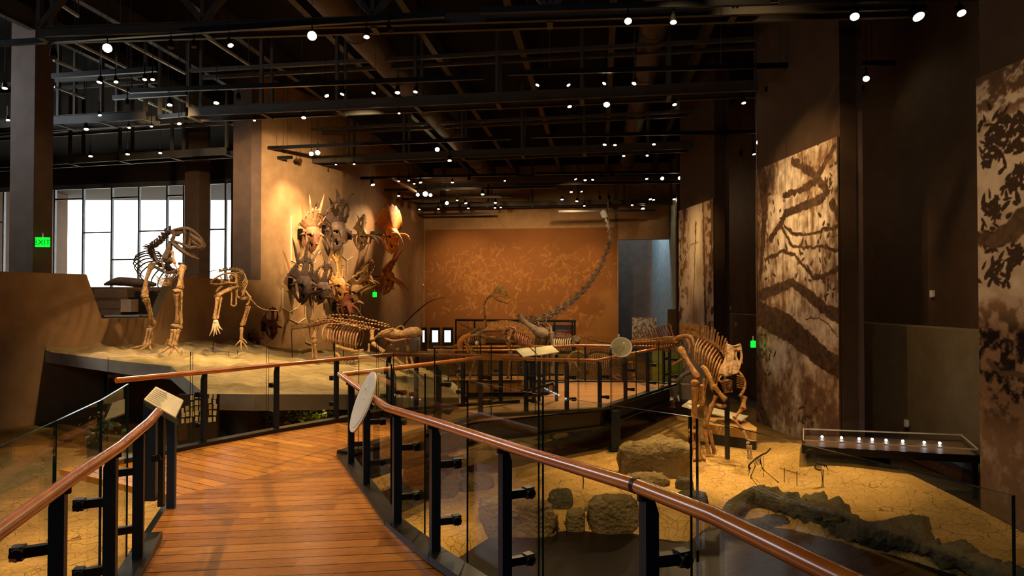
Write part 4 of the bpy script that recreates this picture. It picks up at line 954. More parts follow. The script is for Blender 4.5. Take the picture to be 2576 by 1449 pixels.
lg = MB(); lg.bone(T(248, 470, .5), T(172, 765, .15), T.r(21), 1.7, bend=(-.03, -.05, 0)); lg.bone(T(172, 795, .15), T(250, 1055, .45), T.r(22), 1.6); lg.bone(T(205, 800, .1), T(262, 1050, .35), T.r(7)); lg.ball(T(170, 780, .15), T.r(36), 9, 7, jit=.12); lg.ball(T(240, 1075, .45), T.r(32), 9, 7, jit=.12)
lg.bone(T(205, 1090, .4), T(160, 1255, .3), T.r(12)); lg.bone(T(232, 1090, .42), T(190, 1262, .3), T.r(14)); lg.bone(T(248, 1090, .45), T(215, 1255, .35), T.r(11)); lg.build('leg', BO, tx)
ft = MB()
for e in ([(160, 1255, .3), (100, 1268, .2), (20, 1283, .1)], [(188, 1262, .3), (150, 1282, .1), (105, 1302, -.1)], [(215, 1255, .35), (222, 1280, .25), (238, 1300, .1)], [(232, 1150, .4), (245, 1200, .4), (242, 1232, .4)]): tb(ft, T, e, [12, 9, 3])
ft.build('foot', BO, tx)
lg = MB(); lg.bone(T(538, 490, .1), T(508, 715, -.25), T.r(25), 1.5, bend=(0, -.04, 0)); lg.ball(T(485, 732, -.25), (T.r(48), .1, T.r(26)), 10, 7, jit=.12); lg.bone(T(478, 740, -.25), T(492, 1050, -.1), T.r(25), 1.5); lg.bone(T(522, 742, -.3), T(520, 1050, -.2), T.r(9)); lg.tube(T.pts([(428, 1060, -.1), (480, 1072, -.15), (525, 1080, -.15)]), [T.r(14), T.r(26), T.r(20)], 8, sub=3)
for a, b in (((440, 1100), (405, 1258)), ((466, 1100), (438, 1275)), ((500, 1096), (458, 1262))): lg.bone(T(*a, -.15), T(*b, -.2), T.r(15))
lg.build('leg', BO, tx)
ft = MB()
for e in ([(405, 1262, -.2), (350, 1310, -.3), (285, 1340, -.35)], [(436, 1278, -.2), (415, 1325, -.4), (388, 1358, -.5)], [(458, 1265, -.2), (490, 1310, -.3), (525, 1352, -.35)], [(400, 1200, -.1), (378, 1240, -.1), (365, 1258, -.1)]): tb(ft, T, e, [14, 11, 3])
ft.build('foot', BO, tx)

# ================================================================ SMALLER THEROPOD
T = Tr(320, 540, 3.814, 14.7); B = M['bone_tan']
sx = thing('theropod_skeleton', T(1095, 1290), 'smaller pale skeleton leaning forward with hanging clawed hands', 'dinosaur skeleton')
sk = MB()
for g in (-1, 1):
    tb(sk, T, [(800, 645, 0), (865, 598, g * .06), (940, 565, g * .1), (1030, 560, g * .12)], [8, 9, 9, 9])
    tb(sk, T, [(802, 660, 0), (870, 668, g * .06), (960, 655, g * .1), (1040, 655, g * .12)], [9, 10, 8, 8])
    tb(sk, T, [(890, 590, g * .08), (910, 625, g * .08), (900, 662, g * .08)], 7); tb(sk, T, [(955, 565, g * .1), (965, 610, g * .1), (990, 655, g * .1)], 7); tb(sk, T, [(1030, 560, g * .12), (1045, 610, g * .12), (1040, 655, g * .12)], 9)
    tb(sk, T, [(860, 610, g * .06), (930, 640, g * .08), (1000, 645, g * .1)], 6)
    teeth(sk, T, [(815, 668), (930, 668)], 7, 14, 3, g * .05)
sk.ball(T(1010, 600), (T.r(32), .08, T.r(28)), 9, 7, jit=.1); sk.build('skull', B, sx)
jw = MB()
for g in (-1, 1): tb(jw, T, [(838, 785, 0), (890, 752, g * .06), (980, 712, g * .1), (1065, 690, g * .12)], [8, 14, 16, 9])
tb(jw, T, [(852, 745, -.05), (885, 705, -.05), (930, 680, -.03), (1010, 690, 0)], [9, 14, 12, 8]); jw.build('lower_jaw', B, sx)
spine(sx, 'neck_vertebrae', B, T.pts([(880, 545, .2), (960, 530, .2), (1060, 535, .15), (1110, 560, .1)]), 8, T.r(11), T.r(12), T.r(16), T.r(20), .6)
spine(sx, 'back_vertebrae', B, T.pts([(1075, 545, .1), (1075, 600, .1), (1068, 660, .1), (1080, 720, .2), (1120, 770, .3)]), 9, T.r(14), T.r(12), T.r(22), T.r(20), 1.2)
for i in range(8):
    y = 555 + i * 18
    for g in (1, -1):
        mb = MB(); w = 78 - abs(i - 3) * 8 if g > 0 else 40
        tb(mb, T, [(1078, y, .08), (1078 + g * w * .75, y + 5, -.02), (1078 + g * w, y + 50, -.05), (1078 + g * w * .45, y + 105, -.1)], [4, 5, 5, 3]); mb.build('rib', B, sx)
part(sx, 'pelvis', B, lambda m: tb(m, T, [(1000, 715, -.05), (1002, 790, -.05), (998, 860, -.05)], [10, 7, 8]), lambda m: tb(m, T, [(1052, 715, -.05), (1046, 790, -.05), (1046, 865, -.05)], [10, 7, 8]), lambda m: tb(m, T, [(996, 862, -.05), (1020, 878, -.06), (1046, 866, -.05)], 8), lambda m: tb(m, T, [(1050, 780, .1), (1100, 805, .1), (1175, 800, .1)], [9, 14, 10]))
part(sx, 'arm', B, lambda m: m.bone(T(1000, 708, -.1), T(862, 780, -.25), T.r(15), 1.4), lambda m: m.bone(T(868, 790, -.25), T(838, 1005, -.3), T.r(17), 1.3), lambda m: m.bone(T(905, 790, -.2), T(868, 1000, -.3), T.r(9), 1.3), lambda m: tb(m, T, [(900, 770, -.2), (885, 850, -.2), (895, 870, -.2)], [6, 6, 3]))
hd = MB()
for a, b, c in (((832, 1025), (818, 1100), (788, 1165)), ((842, 1025), (840, 1105), (828, 1170)), ((856, 1025), (868, 1095), (892, 1142)), ((864, 1025), (885, 1080), (912, 1102)), ((850, 1020), (850, 1080), (858, 1150))): tb(hd, T, [(*a, -.3), (*b, -.33), (*c, -.3)], [8, 8, 3])
hd.ball(T(848, 1028, -.3), (T.r(26), .04, T.r(22)), 8, 6, jit=.1); hd.build('hand', M['bone_pale'], sx)
part(sx, 'leg', B, lambda m: m.bone(T(1115, 705, .1), T(1185, 800, 0), T.r(10), 1.3), lambda m: m.bone(T(1185, 805, 0), T(1150, 870, 0), T.r(12)), lambda m: m.bone(T(1158, 878, 0), T(1098, 1065, .05), T.r(15), 1.4), lambda m: m.bone(T(1180, 880, 0), T(1125, 1060, .05), T.r(6)), lambda m: m.bone(T(1098, 1080, .05), T(1095, 1205, .05), T.r(17), 1.1))
ft = MB()
for c, b in (((1035, 1258), (1065, 1228)), ((1095, 1300), (1092, 1250)), ((1158, 1290), (1128, 1245)), ((1148, 1235), (1128, 1205))): tb(ft, T, [(1096, 1195, .05), (*b, -.02), (*c, -.08)], [9, 7, 3])
ft.build('foot', B, sx)
spine(sx, 'tail_vertebrae', B, T.pts([(1120, 785, .3), (1190, 820, .3), (1250, 880, .3), (1320, 912, .3), (1385, 918, .35), (1452, 922, .4)]), 26, T.r(7), T.r(2), T.r(8), T.r(2), .6, T.r(6))
rod(sx, T(832, 1165, -.3), T(822, 1310, -.4), .008)
for i, (x, y) in enumerate(((525, 1300), (612, 1310), (975, 1312), (1060, 1300))):
    g = thing('plaque_holder', T(x, y + 45, -.9), 'thin wire plaque holder standing in the pale sand, %s from the left' % ORD[i], 'plaque holder', 'plaque holders in the sand'); rod(g, T(x, y, -.9), T(x, y + 45, -.9), .006, 'wire_leg'); 

# ================================================================ GIANT CROCODILE
T = Tr(700, 700, 5.8545, 16.6); B = M['bone_tan']
cr = thing('crocodile_skeleton', T(900, 1190), 'giant crocodile skeleton with armour rows along its back', 'crocodile skeleton')
sk = MB(); tb(sk, T, [(1430, 870, .1), (1520, 822, .05), (1620, 805, 0), (1740, 815, -.05), (1830, 825, -.1), (1880, 810, -.1), (1960, 795, -.15), (2050, 800, -.2), (2100, 850, -.2)], [12, 42, 66, 74, 52, 66, 78, 76, 36], n=14)
for g in (-.12, .1): tb(sk, T, [(1745, 735, g), (1790, 705, g), (1835, 712, g), (1850, 745, g)], [10, 10, 10, 8])
tb(sk, T, [(1700, 740, -.15), (1580, 770, -.2), (1450, 860, -.15), (1390, 915, -.1)], [14, 12, 12, 14]); sk.build('skull', B, cr)
jw = MB(); tb(jw, T, [(1560, 880, -.1), (1700, 925, -.15), (1850, 900, -.15), (1990, 885, -.2)], [12, 22, 16, 10]); jw.build('lower_jaw', M['bone_mauve'], cr)
rows_ = ([(430, 655, .4), (600, 598, .35), (780, 548, .3), (1000, 546, .3), (1200, 572, .3), (1400, 625, .3), (1640, 690, .2)], [(430, 672, .1), (620, 604, 0), (760, 580, 0), (950, 600, 0), (1150, 630, 0), (1350, 668, 0), (1650, 712, 0)],
         [(450, 690, -.2), (650, 618, -.2), (800, 622, -.2), (950, 652, -.2), (1100, 685, -.2), (1260, 705, -.2), (1500, 760, -.2)], [(700, 690, -.35), (850, 668, -.35), (1000, 684, -.35), (1150, 712, -.35), (1300, 760, -.3)])
for r_ in rows_:
    pts = smooth(T.pts(r_)); n = 26 if len(r_) > 6 else 15
    mb = MB()
    for i in range(n):
        p, t = path_at(pts, (i + .5) / n); mb.ball(p + V((0, 0, random.uniform(-.01, .012))), (T.r(19), .085, T.r(14)), 7, 5, jit=.16)
    mb.build('armour_row', B, cr)
spine(cr, 'back_vertebrae', M['bone_mauve'], T.pts([(560, 690, 0), (760, 640, 0), (1000, 650, 0), (1200, 700, 0), (1420, 770, 0)]), 18, T.r(22), T.r(24), T.r(30), T.r(30), .8)
for i in range(13):
    x = 690 + i * 42; y = 690 + i * 6
    mb = MB(); tb(mb, T, [(x + 30, y - 15, -.1), (x - 30, y + 60, -.35), (x - 45 - i, y + 190, -.42), (x - 20 - 2 * i, y + 250 + 4 * i, -.35)], [9, 12, 11, 6]); mb.build('rib', M['bone_mauve'] if i % 2 else B, cr)
    mb = MB(); tb(mb, T, [(x + 40, y - 10, .1), (x + 60, y + 60, .45), (x + 30, y + 180, .5), (x + 10, y + 235, .4)], [8, 10, 9, 5]); mb.build('rib', M['bone_mauve'], cr)
part(cr, 'leg', B, lambda m: m.bone(T(560, 720, -.1), T(515, 890, -.2), T.r(34), 1.3), lambda m: m.ball(T(535, 930, -.2), T.r(44), 9, 7, jit=.15), lambda m: m.bone(T(540, 965, -.2), T(565, 1185, -.2), T.r(26), 1.3), lambda m: m.bone(T(500, 965, -.2), T(508, 1185, -.2), T.r(12), 1.3), lambda m: tb(m, T, [(555, 1180, -.2), (620, 1205, -.3), (690, 1205, -.35)], [22, 14, 6]))
part(cr, 'leg', B, lambda m: m.bone(T(1380, 770, -.2), T(1385, 920, -.3), T.r(34), 1.2), lambda m: m.bone(T(1385, 950, -.3), T(1560, 1090, -.4), T.r(30), 1.2), lambda m: m.bone(T(1340, 960, -.25), T(1330, 1090, -.3), T.r(16), 1.3))
part(cr, 'leg', B, lambda m: m.bone(T(1880, 900, 0), T(1925, 1090, 0), T.r(26), 1.2), lambda m: m.bone(T(1940, 1110, 0), T(1985, 1290, -.1), T.r(22), 1.2), lambda m: m.bone(T(1880, 1110, 0), T(1905, 1290, -.1), T.r(16), 1.2))
part(cr, 'arm', B, lambda m: m.bone(T(840, 1000, -.45), T(1110, 1075, -.5), T.r(28), 1.2), lambda m: m.bone(T(1110, 1080, -.5), T(1255, 1060, -.55), T.r(20), 1.2), lambda m: tb(m, T, [(1240, 1060, -.5), (1180, 1100, -.55), (1090, 1130, -.55)], [12, 10, 5]), lambda m: m.bone(T(850, 1100, -.45), T(960, 1230, -.5), T.r(22), 1.2))
part(cr, 'arm', B, lambda m: m.bone(T(1650, 990, .1), T(1780, 1050, 0), T.r(22), 1.3), lambda m: m.bone(T(1690, 1150, 0), T(1840, 1290, 0), T.r(30), 1.2))
spine(cr, 'tail_vertebrae', B, T.pts([(590, 690, 0), (450, 715, .1), (320, 732, .15), (180, 752, .2)]), 22, T.r(18), T.r(10), T.r(30), T.r(50), .5, T.r(36))
part(cr, 'tail_plates', B, lambda m: tb(m, T, [(185, 770, .1), (280, 812, 0), (450, 862, -.05)], [8, 7, 5], sub=2), lambda m: tb(m, T, [(188, 690, .3), (360, 672, .2), (560, 660, .1)], [5, 5, 6]))
rod(cr, T(195, 760, .2), T(206, 1165, .2), .01); rod(cr, T(960, 1000, 0), T(962, 1220, 0), .012); rod(cr, T(505, 1000, .1), T(505, 1210, .1), .02)

# ================================================================ CRESTED BIRD-LIKE DINOSAUR
T = Tr(1100, 500, 3.623, 15.6); B = M['bone_amber']
B = M['bone_ochre']
ov = thing('crested_dinosaur_skeleton', T(290, 1850), 'slender crested bird-like skeleton with a round helmet and long curved neck', 'dinosaur skeleton')
sk = MB()
sk.prism(T.pts([(503, 872, -.04), (515, 835, -.04), (545, 792, -.04), (572, 776, -.04), (598, 788, -.04), (622, 836, -.04), (645, 875, -.04), (600, 868, -.04), (560, 852, -.04), (530, 862, -.04)]), V((0, .08, 0)))
for g in (-.05, .05):
    tb(sk, T, [(505, 875, g), (545, 855, g), (600, 868, g), (640, 880, g * .6), (662, 906, 0)], [7, 6, 6, 7, 5]); tb(sk, T, [(520, 905, g), (570, 888, g), (620, 898, g), (662, 906, 0)], [6, 6, 8, 5]); tb(sk, T, [(508, 875, g), (520, 905, g)], 6); tb(sk, T, [(575, 860, g), (585, 890, g)], 5); tb(sk, T, [(610, 870, g), (625, 898, g)], 6)
sk.build('skull', B, ov)
jw = MB()
for g in (-.05, .05): tb(jw, T, [(515, 900, g), (555, 925, g), (600, 940, g * .7), (652, 957, 0)], [5, 10, 8, 4])
jw.build('lower_jaw', B, ov)
spine(ov, 'neck_vertebrae', B, T.pts([(500, 885), (468, 900), (440, 932), (430, 985), (430, 1040), (440, 1095), (448, 1165)]), 15, T.r(8), T.r(12), T.r(8), T.r(12), .7, up=V((-1, 0, .2)))
spine(ov, 'back_vertebrae', B, T.pts([(448, 1165), (400, 1182, .1), (330, 1215, .2), (270, 1262, .3), (235, 1300, .4)]), 12, T.r(10), T.r(12), T.r(18), T.r(20), .8)
for i in range(8):
    x = 430 - i * 18; y = 1185 + i * 9
    for g in (-1, 1):
        mb = MB(); tb(mb, T, [(x, y, 0), (x - 12, y + 25, g * .16), (x - 8, y + 60, g * .2), (x + 12, y + 95, g * .12)], [4, 4, 4, 2]); mb.build('rib', B, ov)
part(ov, 'shoulder', B, lambda m: tb(m, T, [(300, 1250, -.1), (370, 1245, -.15), (440, 1255, -.2)], [6, 8, 12]), lambda m: m.ball(T(425, 1290, -.12), (T.r(34), .06, T.r(40)), 9, 7, jit=.1))
part(ov, 'arm', B, lambda m: m.bone(T(440, 1262, -.2), T(545, 1262, -.35), T.r(9)), lambda m: m.bone(T(545, 1262, -.35), T(650, 1292, -.4), T.r(7)), lambda m: m.bone(T(545, 1252, -.35), T(640, 1275, -.4), T.r(5)), lambda m: tb(m, T, [(560, 1270, -.3), (640, 1300, -.35), (690, 1345, -.35), (708, 1372, -.35)], [4, 5, 4, 2]), lambda m: tb(m, T, [(650, 1292, -.4), (700, 1300, -.42), (655, 1300, -.4)], [4, 3, 2]))
part(ov, 'arm', B, lambda m: m.bone(T(445, 1262, .2), T(560, 1280, .2), T.r(8)), lambda m: m.bone(T(560, 1280, .2), T(660, 1240, .15), T.r(6)))
part(ov, 'pelvis', M['bone_orange'], lambda m: tb(m, T, [(310, 1240, .2), (250, 1265, .25), (215, 1310, .3), (205, 1370, .3)], [14, 26, 34, 20]), lambda m: tb(m, T, [(300, 1270, 0), (270, 1330, 0), (285, 1400, 0)], [14, 14, 10]))
spine(ov, 'tail_vertebrae', B, T.pts([(235, 1300, .4), (190, 1330, .5), (150, 1345, .7), (90, 1360, .9)]), 12, T.r(10), T.r(4), T.r(14), T.r(6), .7)
part(ov, 'leg', B, lambda m: m.bone(T(250, 1300, 0), T(325, 1390, -.2), T.r(14)), lambda m: m.bone(T(325, 1400, -.2), T(185, 1580, 0), T.r(11)), lambda m: m.bone(T(185, 1590, 0), T(195, 1800, -.1), T.r(8)), lambda m: tb(m, T, [(195, 1800, -.1), (230, 1850, -.2), (260, 1860, -.2)], [7, 5, 2]), lambda m: tb(m, T, [(195, 1800, -.1), (170, 1852, -.2)], [7, 3]))
part(ov, 'leg', B, lambda m: m.bone(T(260, 1300, .3), T(350, 1440, .3), T.r(13)), lambda m: m.bone(T(350, 1450, .3), T(285, 1660, .3), T.r(10)), lambda m: m.bone(T(285, 1665, .3), T(265, 1850, .3), T.r(9)), lambda m: tb(m, T, [(265, 1850, .3), (300, 1880, .2), (330, 1880, .2)], [7, 5, 2]))
rod(ov, T(395, 1230, 0), T(385, 1860, 0), .014)

# ================================================================ LONG-NECKED SAUROPOD
T = Tr(1100, 500, 3.623, 21.5); B = M['bone_grey']
sa = thing('sauropod_skeleton', T(1000, 1880), 'long-necked giant skeleton rearing its neck to the ceiling before the russet wall', 'dinosaur skeleton')
sk = MB(); tb(sk, T, [(1540, 175), (1525, 150), (1505, 130), (1490, 118)], [16, 28, 30, 18], n=12); tb(sk, T, [(1498, 160, -.05), (1520, 168, -.06), (1545, 150, -.03)], [10, 14, 10]); tb(sk, T, [(1505, 105), (1520, 112), (1540, 135)], [8, 12, 8]); sk.build('skull', M['bone_pale'], sa)
neck = smooth(T.pts([(1535, 175), (1550, 215), (1560, 260), (1572, 310), (1575, 370), (1568, 425), (1550, 475), (1520, 550), (1480, 640), (1420, 730), (1360, 810), (1290, 880), (1210, 950), (1120, 1010), (1040, 1060), (960, 1095), (880, 1125)]))
n = 19; tt = 0
for i in range(n):
    t0 = (i / n) ** 1.15; t1 = ((i + 1) / n) ** 1.15; tm = (t0 + t1) / 2; p, t = path_at(neck, tm); L = (path_at(neck, t1)[0] - path_at(neck, t0)[0]).length
    r = T.r(9 + 15 * tm); mb = MB(); up = V((-.75, -.2, .6)); s = t.cross(up).normalized(); u = s.cross(t).normalized(); u = u if u.x < 0 else -u
    mb.tube([p - t * L * .5, p - t * L * .25, p + t * L * .2, p + t * L * .48], [r * 1.1, r * .6, r * .65, r * 1.2], 8)
    mb.tube([p - t * L * .35 + u * r * .5, p + u * r * 1.7, p + t * L * .45 + u * r * .9], [r * .35, r * .5, r * .3], 6)
    mb.tube([p + u * r, p + u * r * 2.6 + t * L * .1], [r * .5, r * .35], 5)
    for g in (-1, 1):
        mb.tube([p + s * g * r * .6 - u * r * .3, p + s * g * r * 1.6 - u * r * 1.0 + t * L * .1, p + s * g * r * 1.2 - u * r * 1.3 + t * L * .7], [r * .35, r * .3, r * .1], 5)
        mb.tube([p + s * g * r * .4 + u * r * .6 - t * L * .3, p + s * g * r * 1.2 + u * r * .9 + t * L * .4], [r * .3, r * .25], 5)
    mb.build('neck_vertebra', B if i > 3 else M['bone_pale'], sa)
rod(sa, T(1552, 15), T(1552, 250, .1), .016, 'hanging_rod')
spine(sa, 'back_vertebrae', B, T.pts([(880, 1125), (820, 1130, .2), (760, 1160, .6), (700, 1200, 1.1), (640, 1250, 1.8)]), 9, T.r(24), T.r(22), T.r(44), T.r(36), .9)
part(sa, 'shoulder_blade', B, lambda m: tb(m, T, [(752, 1060, -.4), (770, 1095, -.45), (830, 1150, -.5), (900, 1200, -.5), (960, 1225, -.5), (1010, 1235, -.5)], [24, 22, 26, 40, 52, 34], n=12))
part(sa, 'shoulder_blade', B, lambda m: tb(m, T, [(860, 1110, .5), (940, 1170, .5), (1000, 1210, .5)], [20, 30, 44], n=12))
for i in range(9):
    x = 990 - i * 34; y = 1140 + i * 8
    mb = MB(); tb(mb, T, [(x, y, 0), (x + 42 - 4 * i, y + 30, -.4), (x + 45 - 4 * i, y + 110, -.5), (x + 10, y + 200, -.4)], [9, 11, 10, 6]); mb.build('rib', M['bone_dark'] if i % 2 else B, sa)
part(sa, 'leg', B, lambda m: m.bone(T(1032, 1215, -.5), T(1062, 1370, -.6), T.r(24), 1.4), lambda m: m.bone(T(1062, 1385, -.6), T(1045, 1600, -.5), T.r(20), 1.3), lambda m: m.bone(T(1045, 1610, -.5), T(1050, 1840, -.5), T.r(18), 1.3))
part(sa, 'leg', B, lambda m: m.bone(T(960, 1230, .5), T(940, 1400, .5), T.r(24), 1.4), lambda m: m.bone(T(940, 1410, .5), T(965, 1620, .5), T.r(20), 1.3), lambda m: m.bone(T(965, 1630, .5), T(955, 1810, .5), T.r(18), 1.3))
tw = smooth([P(1012, 822, 21.0), P(1030, 800, 21.5), P(1055, 778, 22.0), P(1075, 762, 22.5), P(1098, 752, 23.0), P(1120, 748, 23.5)])
mb = MB(); mb.tube([P(960, 880, 20.5)] + tw, [.05] + [.038 - .033 * i / len(tw) for i in range(len(tw))], 6); mb.build('whip_tail', M['bone_mauve'], sa)

# ================================================================ HUMP-BACKED SKELETON IN THE MIDDLE
T = Tr(1100, 500, 3.623, 19.0); B = M['bone_mauve']
hu = thing('hadrosaur_skeleton', T(650, 1700), 'russet low skeleton with a tall arched fan of back spines in the middle', 'dinosaur skeleton')
ta = smooth(T.pts([(425, 1175), (480, 1132), (560, 1110), (650, 1108), (740, 1128), (800, 1155), (855, 1205), (890, 1262)])); ba = smooth(T.pts([(425, 1205), (490, 1198), (570, 1192), (650, 1195), (720, 1205), (790, 1235), (845, 1280), (870, 1320)]))
mb = MB()
for i in range(40):
    a, _ = path_at(ba, (i + .5) / 40); b, _ = path_at(ta, (i + .5) / 40); mb.beam(a, b, .035, .055, up=V((0, 1, 0)))
mb.build('back_spines', M['bone_amber'], hu)
spine(hu, 'back_vertebrae', B, T.pts([(430, 1210), (570, 1200), (700, 1212), (790, 1240), (850, 1290)]), 22, T.r(13), T.r(13), 0, 0, .8)
part(hu, 'pelvis', B, lambda m: tb(m, T, [(600, 1225, -.2), (625, 1185, -.2), (665, 1170, -.2), (705, 1185, -.2), (716, 1212, -.2)], [12, 12, 10, 12, 10]), lambda m: m.ball(T(660, 1225, -.15), (T.r(30), .08, T.r(20)), 9, 6, jit=.1), lambda m: m.bone(T(680, 1200, -.2), T(640, 1290, -.3), T.r(16), 1.3))
for i in range(9):
    x = 722 + i * 17; y = 1205 + i * 10
    mb = MB(); tb(mb, T, [(x, y, 0), (x - 14, y + 30, -.25), (x - 12, y + 75, -.3), (x + 10, y + 120, -.2)], [5, 7, 7, 4]); mb.build('rib', M['bone_red'] if i % 2 else B, hu)
part(hu, 'tail_vertebrae', B, lambda m: tb(m, T, [(195, 1130, 1.5), (250, 1160, 1.2), (340, 1192, .8), (440, 1212, .2)], [3, 8, 12, 13], sub=5))
part(hu, 'leg', B, lambda m: m.bone(T(640, 1290, -.3), T(670, 1460, -.2), T.r(16), 1.3), lambda m: m.bone(T(670, 1470, -.2), T(640, 1660, -.2), T.r(14), 1.3))
part(hu, 'leg', B, lambda m: m.bone(T(850, 1320, 0), T(880, 1480, 0), T.r(14), 1.3), lambda m: m.bone(T(880, 1490, 0), T(860, 1660, 0), T.r(12), 1.3))

# ================================================================ SPINY DARK SKELETON AND GREY ROCK-LIKE SKULL
T = Tr(1100, 500, 3.623, 18.0); B = M['bone_grey']
dk = thing('horned_dinosaur_skeleton', T(1180, 1760), 'grey-brown skeleton with rows of upright plates behind the end platform', 'dinosaur skeleton')
spine(dk, 'back_vertebrae', B, T.pts([(1060, 1265), (1120, 1268), (1180, 1275), (1240, 1300)]), 13, T.r(13), T.r(13), T.r(46), T.r(34), .9)
for i in range(8):
    x = 1075 + i * 20; mb = MB(); tb(mb, T, [(x, 1275, 0), (x - 8, 1300, -.3), (x - 4, 1350, -.35), (x + 12, 1390, -.2)], [5, 7, 7, 4]); mb.build('rib', M['bone_pale'], dk)
part(dk, 'skull', B, lambda m: m.ball(T(1268, 1290, -.1), (T.r(36), .18, T.r(42)), 12, 9, jit=.18), lambda m: m.ball(T(1245, 1320, -.2), (T.r(26), .12, T.r(22)), 10, 8, jit=.2))
T = Tr(1100, 800, 4.293, 17.5)
part(dk, 'leg', M['bone_tan'], lambda m: m.bone(T(1470, 470, -.2), T(1590, 690, -.2), T.r(22), 1.2), lambda m: m.bone(T(1580, 700, -.2), T(1570, 880, -.2), T.r(16), 1.2))
part(dk, 'pelvis', M['bone_tan'], lambda m: tb(m, T, [(1410, 440, -.1), (1450, 385, -.1), (1520, 365, -.1), (1580, 390, -.1), (1592, 450, -.1)], [14, 16, 18, 16, 12]))
part(dk, 'leg', M['bone_tan'], lambda m: m.bone(T(1440, 470, .2), T(1400, 660, .2), T.r(18), 1.2), lambda m: m.bone(T(1400, 670, .2), T(1420, 900, .2), T.r(14), 1.2))

T = Tr(1100, 800, 4.293, 16.8); B = M['bone_mauve']
rk = thing('hadrosaur_skeleton', T(1800, 860), 'olive-brown skeleton of ribs and jaws seen through the end platform glass', 'dinosaur skeleton')
spine(rk, 'back_vertebrae', B, T.pts([(1600, 400), (1680, 370), (1780, 365), (1880, 400), (1960, 470)]), 14, T.r(14), T.r(14), T.r(30), T.r(24), .9)
for i in range(12):
    x = 1620 + i * 24; y = 385 + abs(i - 5) * 3
    for g in (-1, 1):
        mb = MB(); tb(mb, T, [(x, y, 0), (x - 10, y + 60, g * .35), (x - 4, y + 180, g * .42), (x + 14, y + 270, g * .25)], [5, 7, 7, 4]); mb.build('rib', M['bone_tan'], rk)
part(rk, 'lower_jaw', M['bone_red'], lambda m: tb(m, T, [(1850, 560, -.3), (1900, 640, -.35), (1980, 680, -.4), (2040, 680, -.4)], [14, 20, 22, 10]), lambda m: tb(m, T, [(1890, 640, -.3), (1950, 620, -.3), (2000, 650, -.3)], [10, 16, 10]))
part(rk, 'leg', B, lambda m: m.bone(T(2080, 470, 0), T(2110, 640, 0), T.r(26), 1.3), lambda m: m.bone(T(2110, 650, 0), T(2180, 850, 0), T.r(22), 1.3))
part(rk, 'leg', B, lambda m: m.bone(T(1900, 470, 0), T(1860, 640, 0), T.r(22), 1.3), lambda m: m.bone(T(1860, 650, 0), T(1880, 860, 0), T.r(18), 1.3))

gb = thing('globe_lamp', P(1200, 863, 13.6), 'small white globe by the amber bird-like skeleton', 'lamp'); part(gb, 'globe', M['white'], lambda m: m.ball(P(1200, 863, 13.6), .045, 12, 9)); rod(gb, P(1200, 863, 13.6), V((P(1200, 863, 13.6).x, 13.6, -1.0)), .008)
# ================================================================ CRESTED GRAZER IN THE PIT (right)
T = Tr(1640, 780, 3.717, 11.15); B = M['bone_amber']
gr = thing('duckbill_skeleton', T(450, 1395), 'big amber duck-billed skeleton standing in the pit with its long face towards us', 'dinosaur skeleton')
spine(gr, 'back_vertebrae', B, T.pts([(225, 275, 1.0), (330, 250, .8), (400, 248, .6), (480, 270, .4), (560, 310, .2), (620, 350, .05), (665, 400, -.1)]), 20, T.r(15), T.r(13), T.r(8), T.r(8), 1.0)
spine(gr, 'neck_vertebrae', B, T.pts([(665, 400, -.1), (700, 470, -.2), (740, 540, -.2), (760, 600, -.25)]), 8, T.r(16), T.r(14), T.r(18), T.r(14), 1.0, up=V((.7, 0, .7)))
mb = MB()
for i in range(15):
    x0 = 275 + i * 11; top_ = 140 - 16 * math.sin(math.pi * i / 14); mb.beam(T(x0, 238, .85 - .012 * i), T(x0, top_, .85 - .012 * i), .03, .032, up=V((0, 1, 0)))
mb.build('hip_spines', B, gr)
for (bx, by), (x1, y1) in zip(((462, 258), (478, 262), (498, 268), (520, 280), (545, 296), (570, 312), (592, 328), (612, 342), (634, 362), (652, 384), (668, 404)), ((462, 142), (480, 148), (505, 152), (527, 160), (562, 168), (590, 186), (618, 214), (628, 250), (660, 248), (690, 270), (702, 300))):
    dd = .5 - (bx - 440) / 230 * .6
    mb = MB(); mb.beam(T(bx, by, dd), T(x1, y1, dd), .022, .028, up=V((0, 1, 0))); mb.ball(T(x1, y1, dd), T.r(9), 7, 5); mb.build('back_spine', B, gr)
tail = [T(225, 275, 1.0), T(120, 285, 1.8), T(40, 290, 2.6)] + [P(1595, 861, 15.2), P(1565, 864, 16.2), P(1537, 863, 17.0), P(1498, 857, 18.0), P(1459, 845, 19.0)]
tp = smooth(tail); N = 36
mb = MB()
for i in range(N):
    t = (i + .5) / N; p, tt = path_at(tp, t); r = .055 * (1 - t) + .016; L = .2
    vert(mb, p, tt, L, r, V((0, 0, 1)), 0, r)
    h = (.30 if t < .42 else .12) * (1 - t * .5)
    sp_ = MB(); sp_.beam(p + V((.06, 0, -h * .8)), p, .02, .02, up=V((0, 1, 0))); sp_.beam(p, p + V((-.10 if t < .42 else .05, 0, h)), .024 * (1 - .5 * t), .025, up=V((0, 1, 0))); sp_.build('tail_spine', M['bone_mauve'], gr)
mb.build('tail_vertebrae', B, gr)
part(gr, 'pelvis', B, lambda m: tb(m, T, [(215, 275, .7), (250, 248, .6), (335, 240, .5), (380, 275, .35), (392, 335, .3)], [12, 16, 18, 16, 10]), lambda m: tb(m, T, [(330, 270, .5), (355, 330, .4), (345, 400, .4)], [16, 12, 10]), lambda m: tb(m, T, [(250, 370, 1.0), (320, 430, 1.3), (190, 510, 1.6)], [12, 9, 12]))
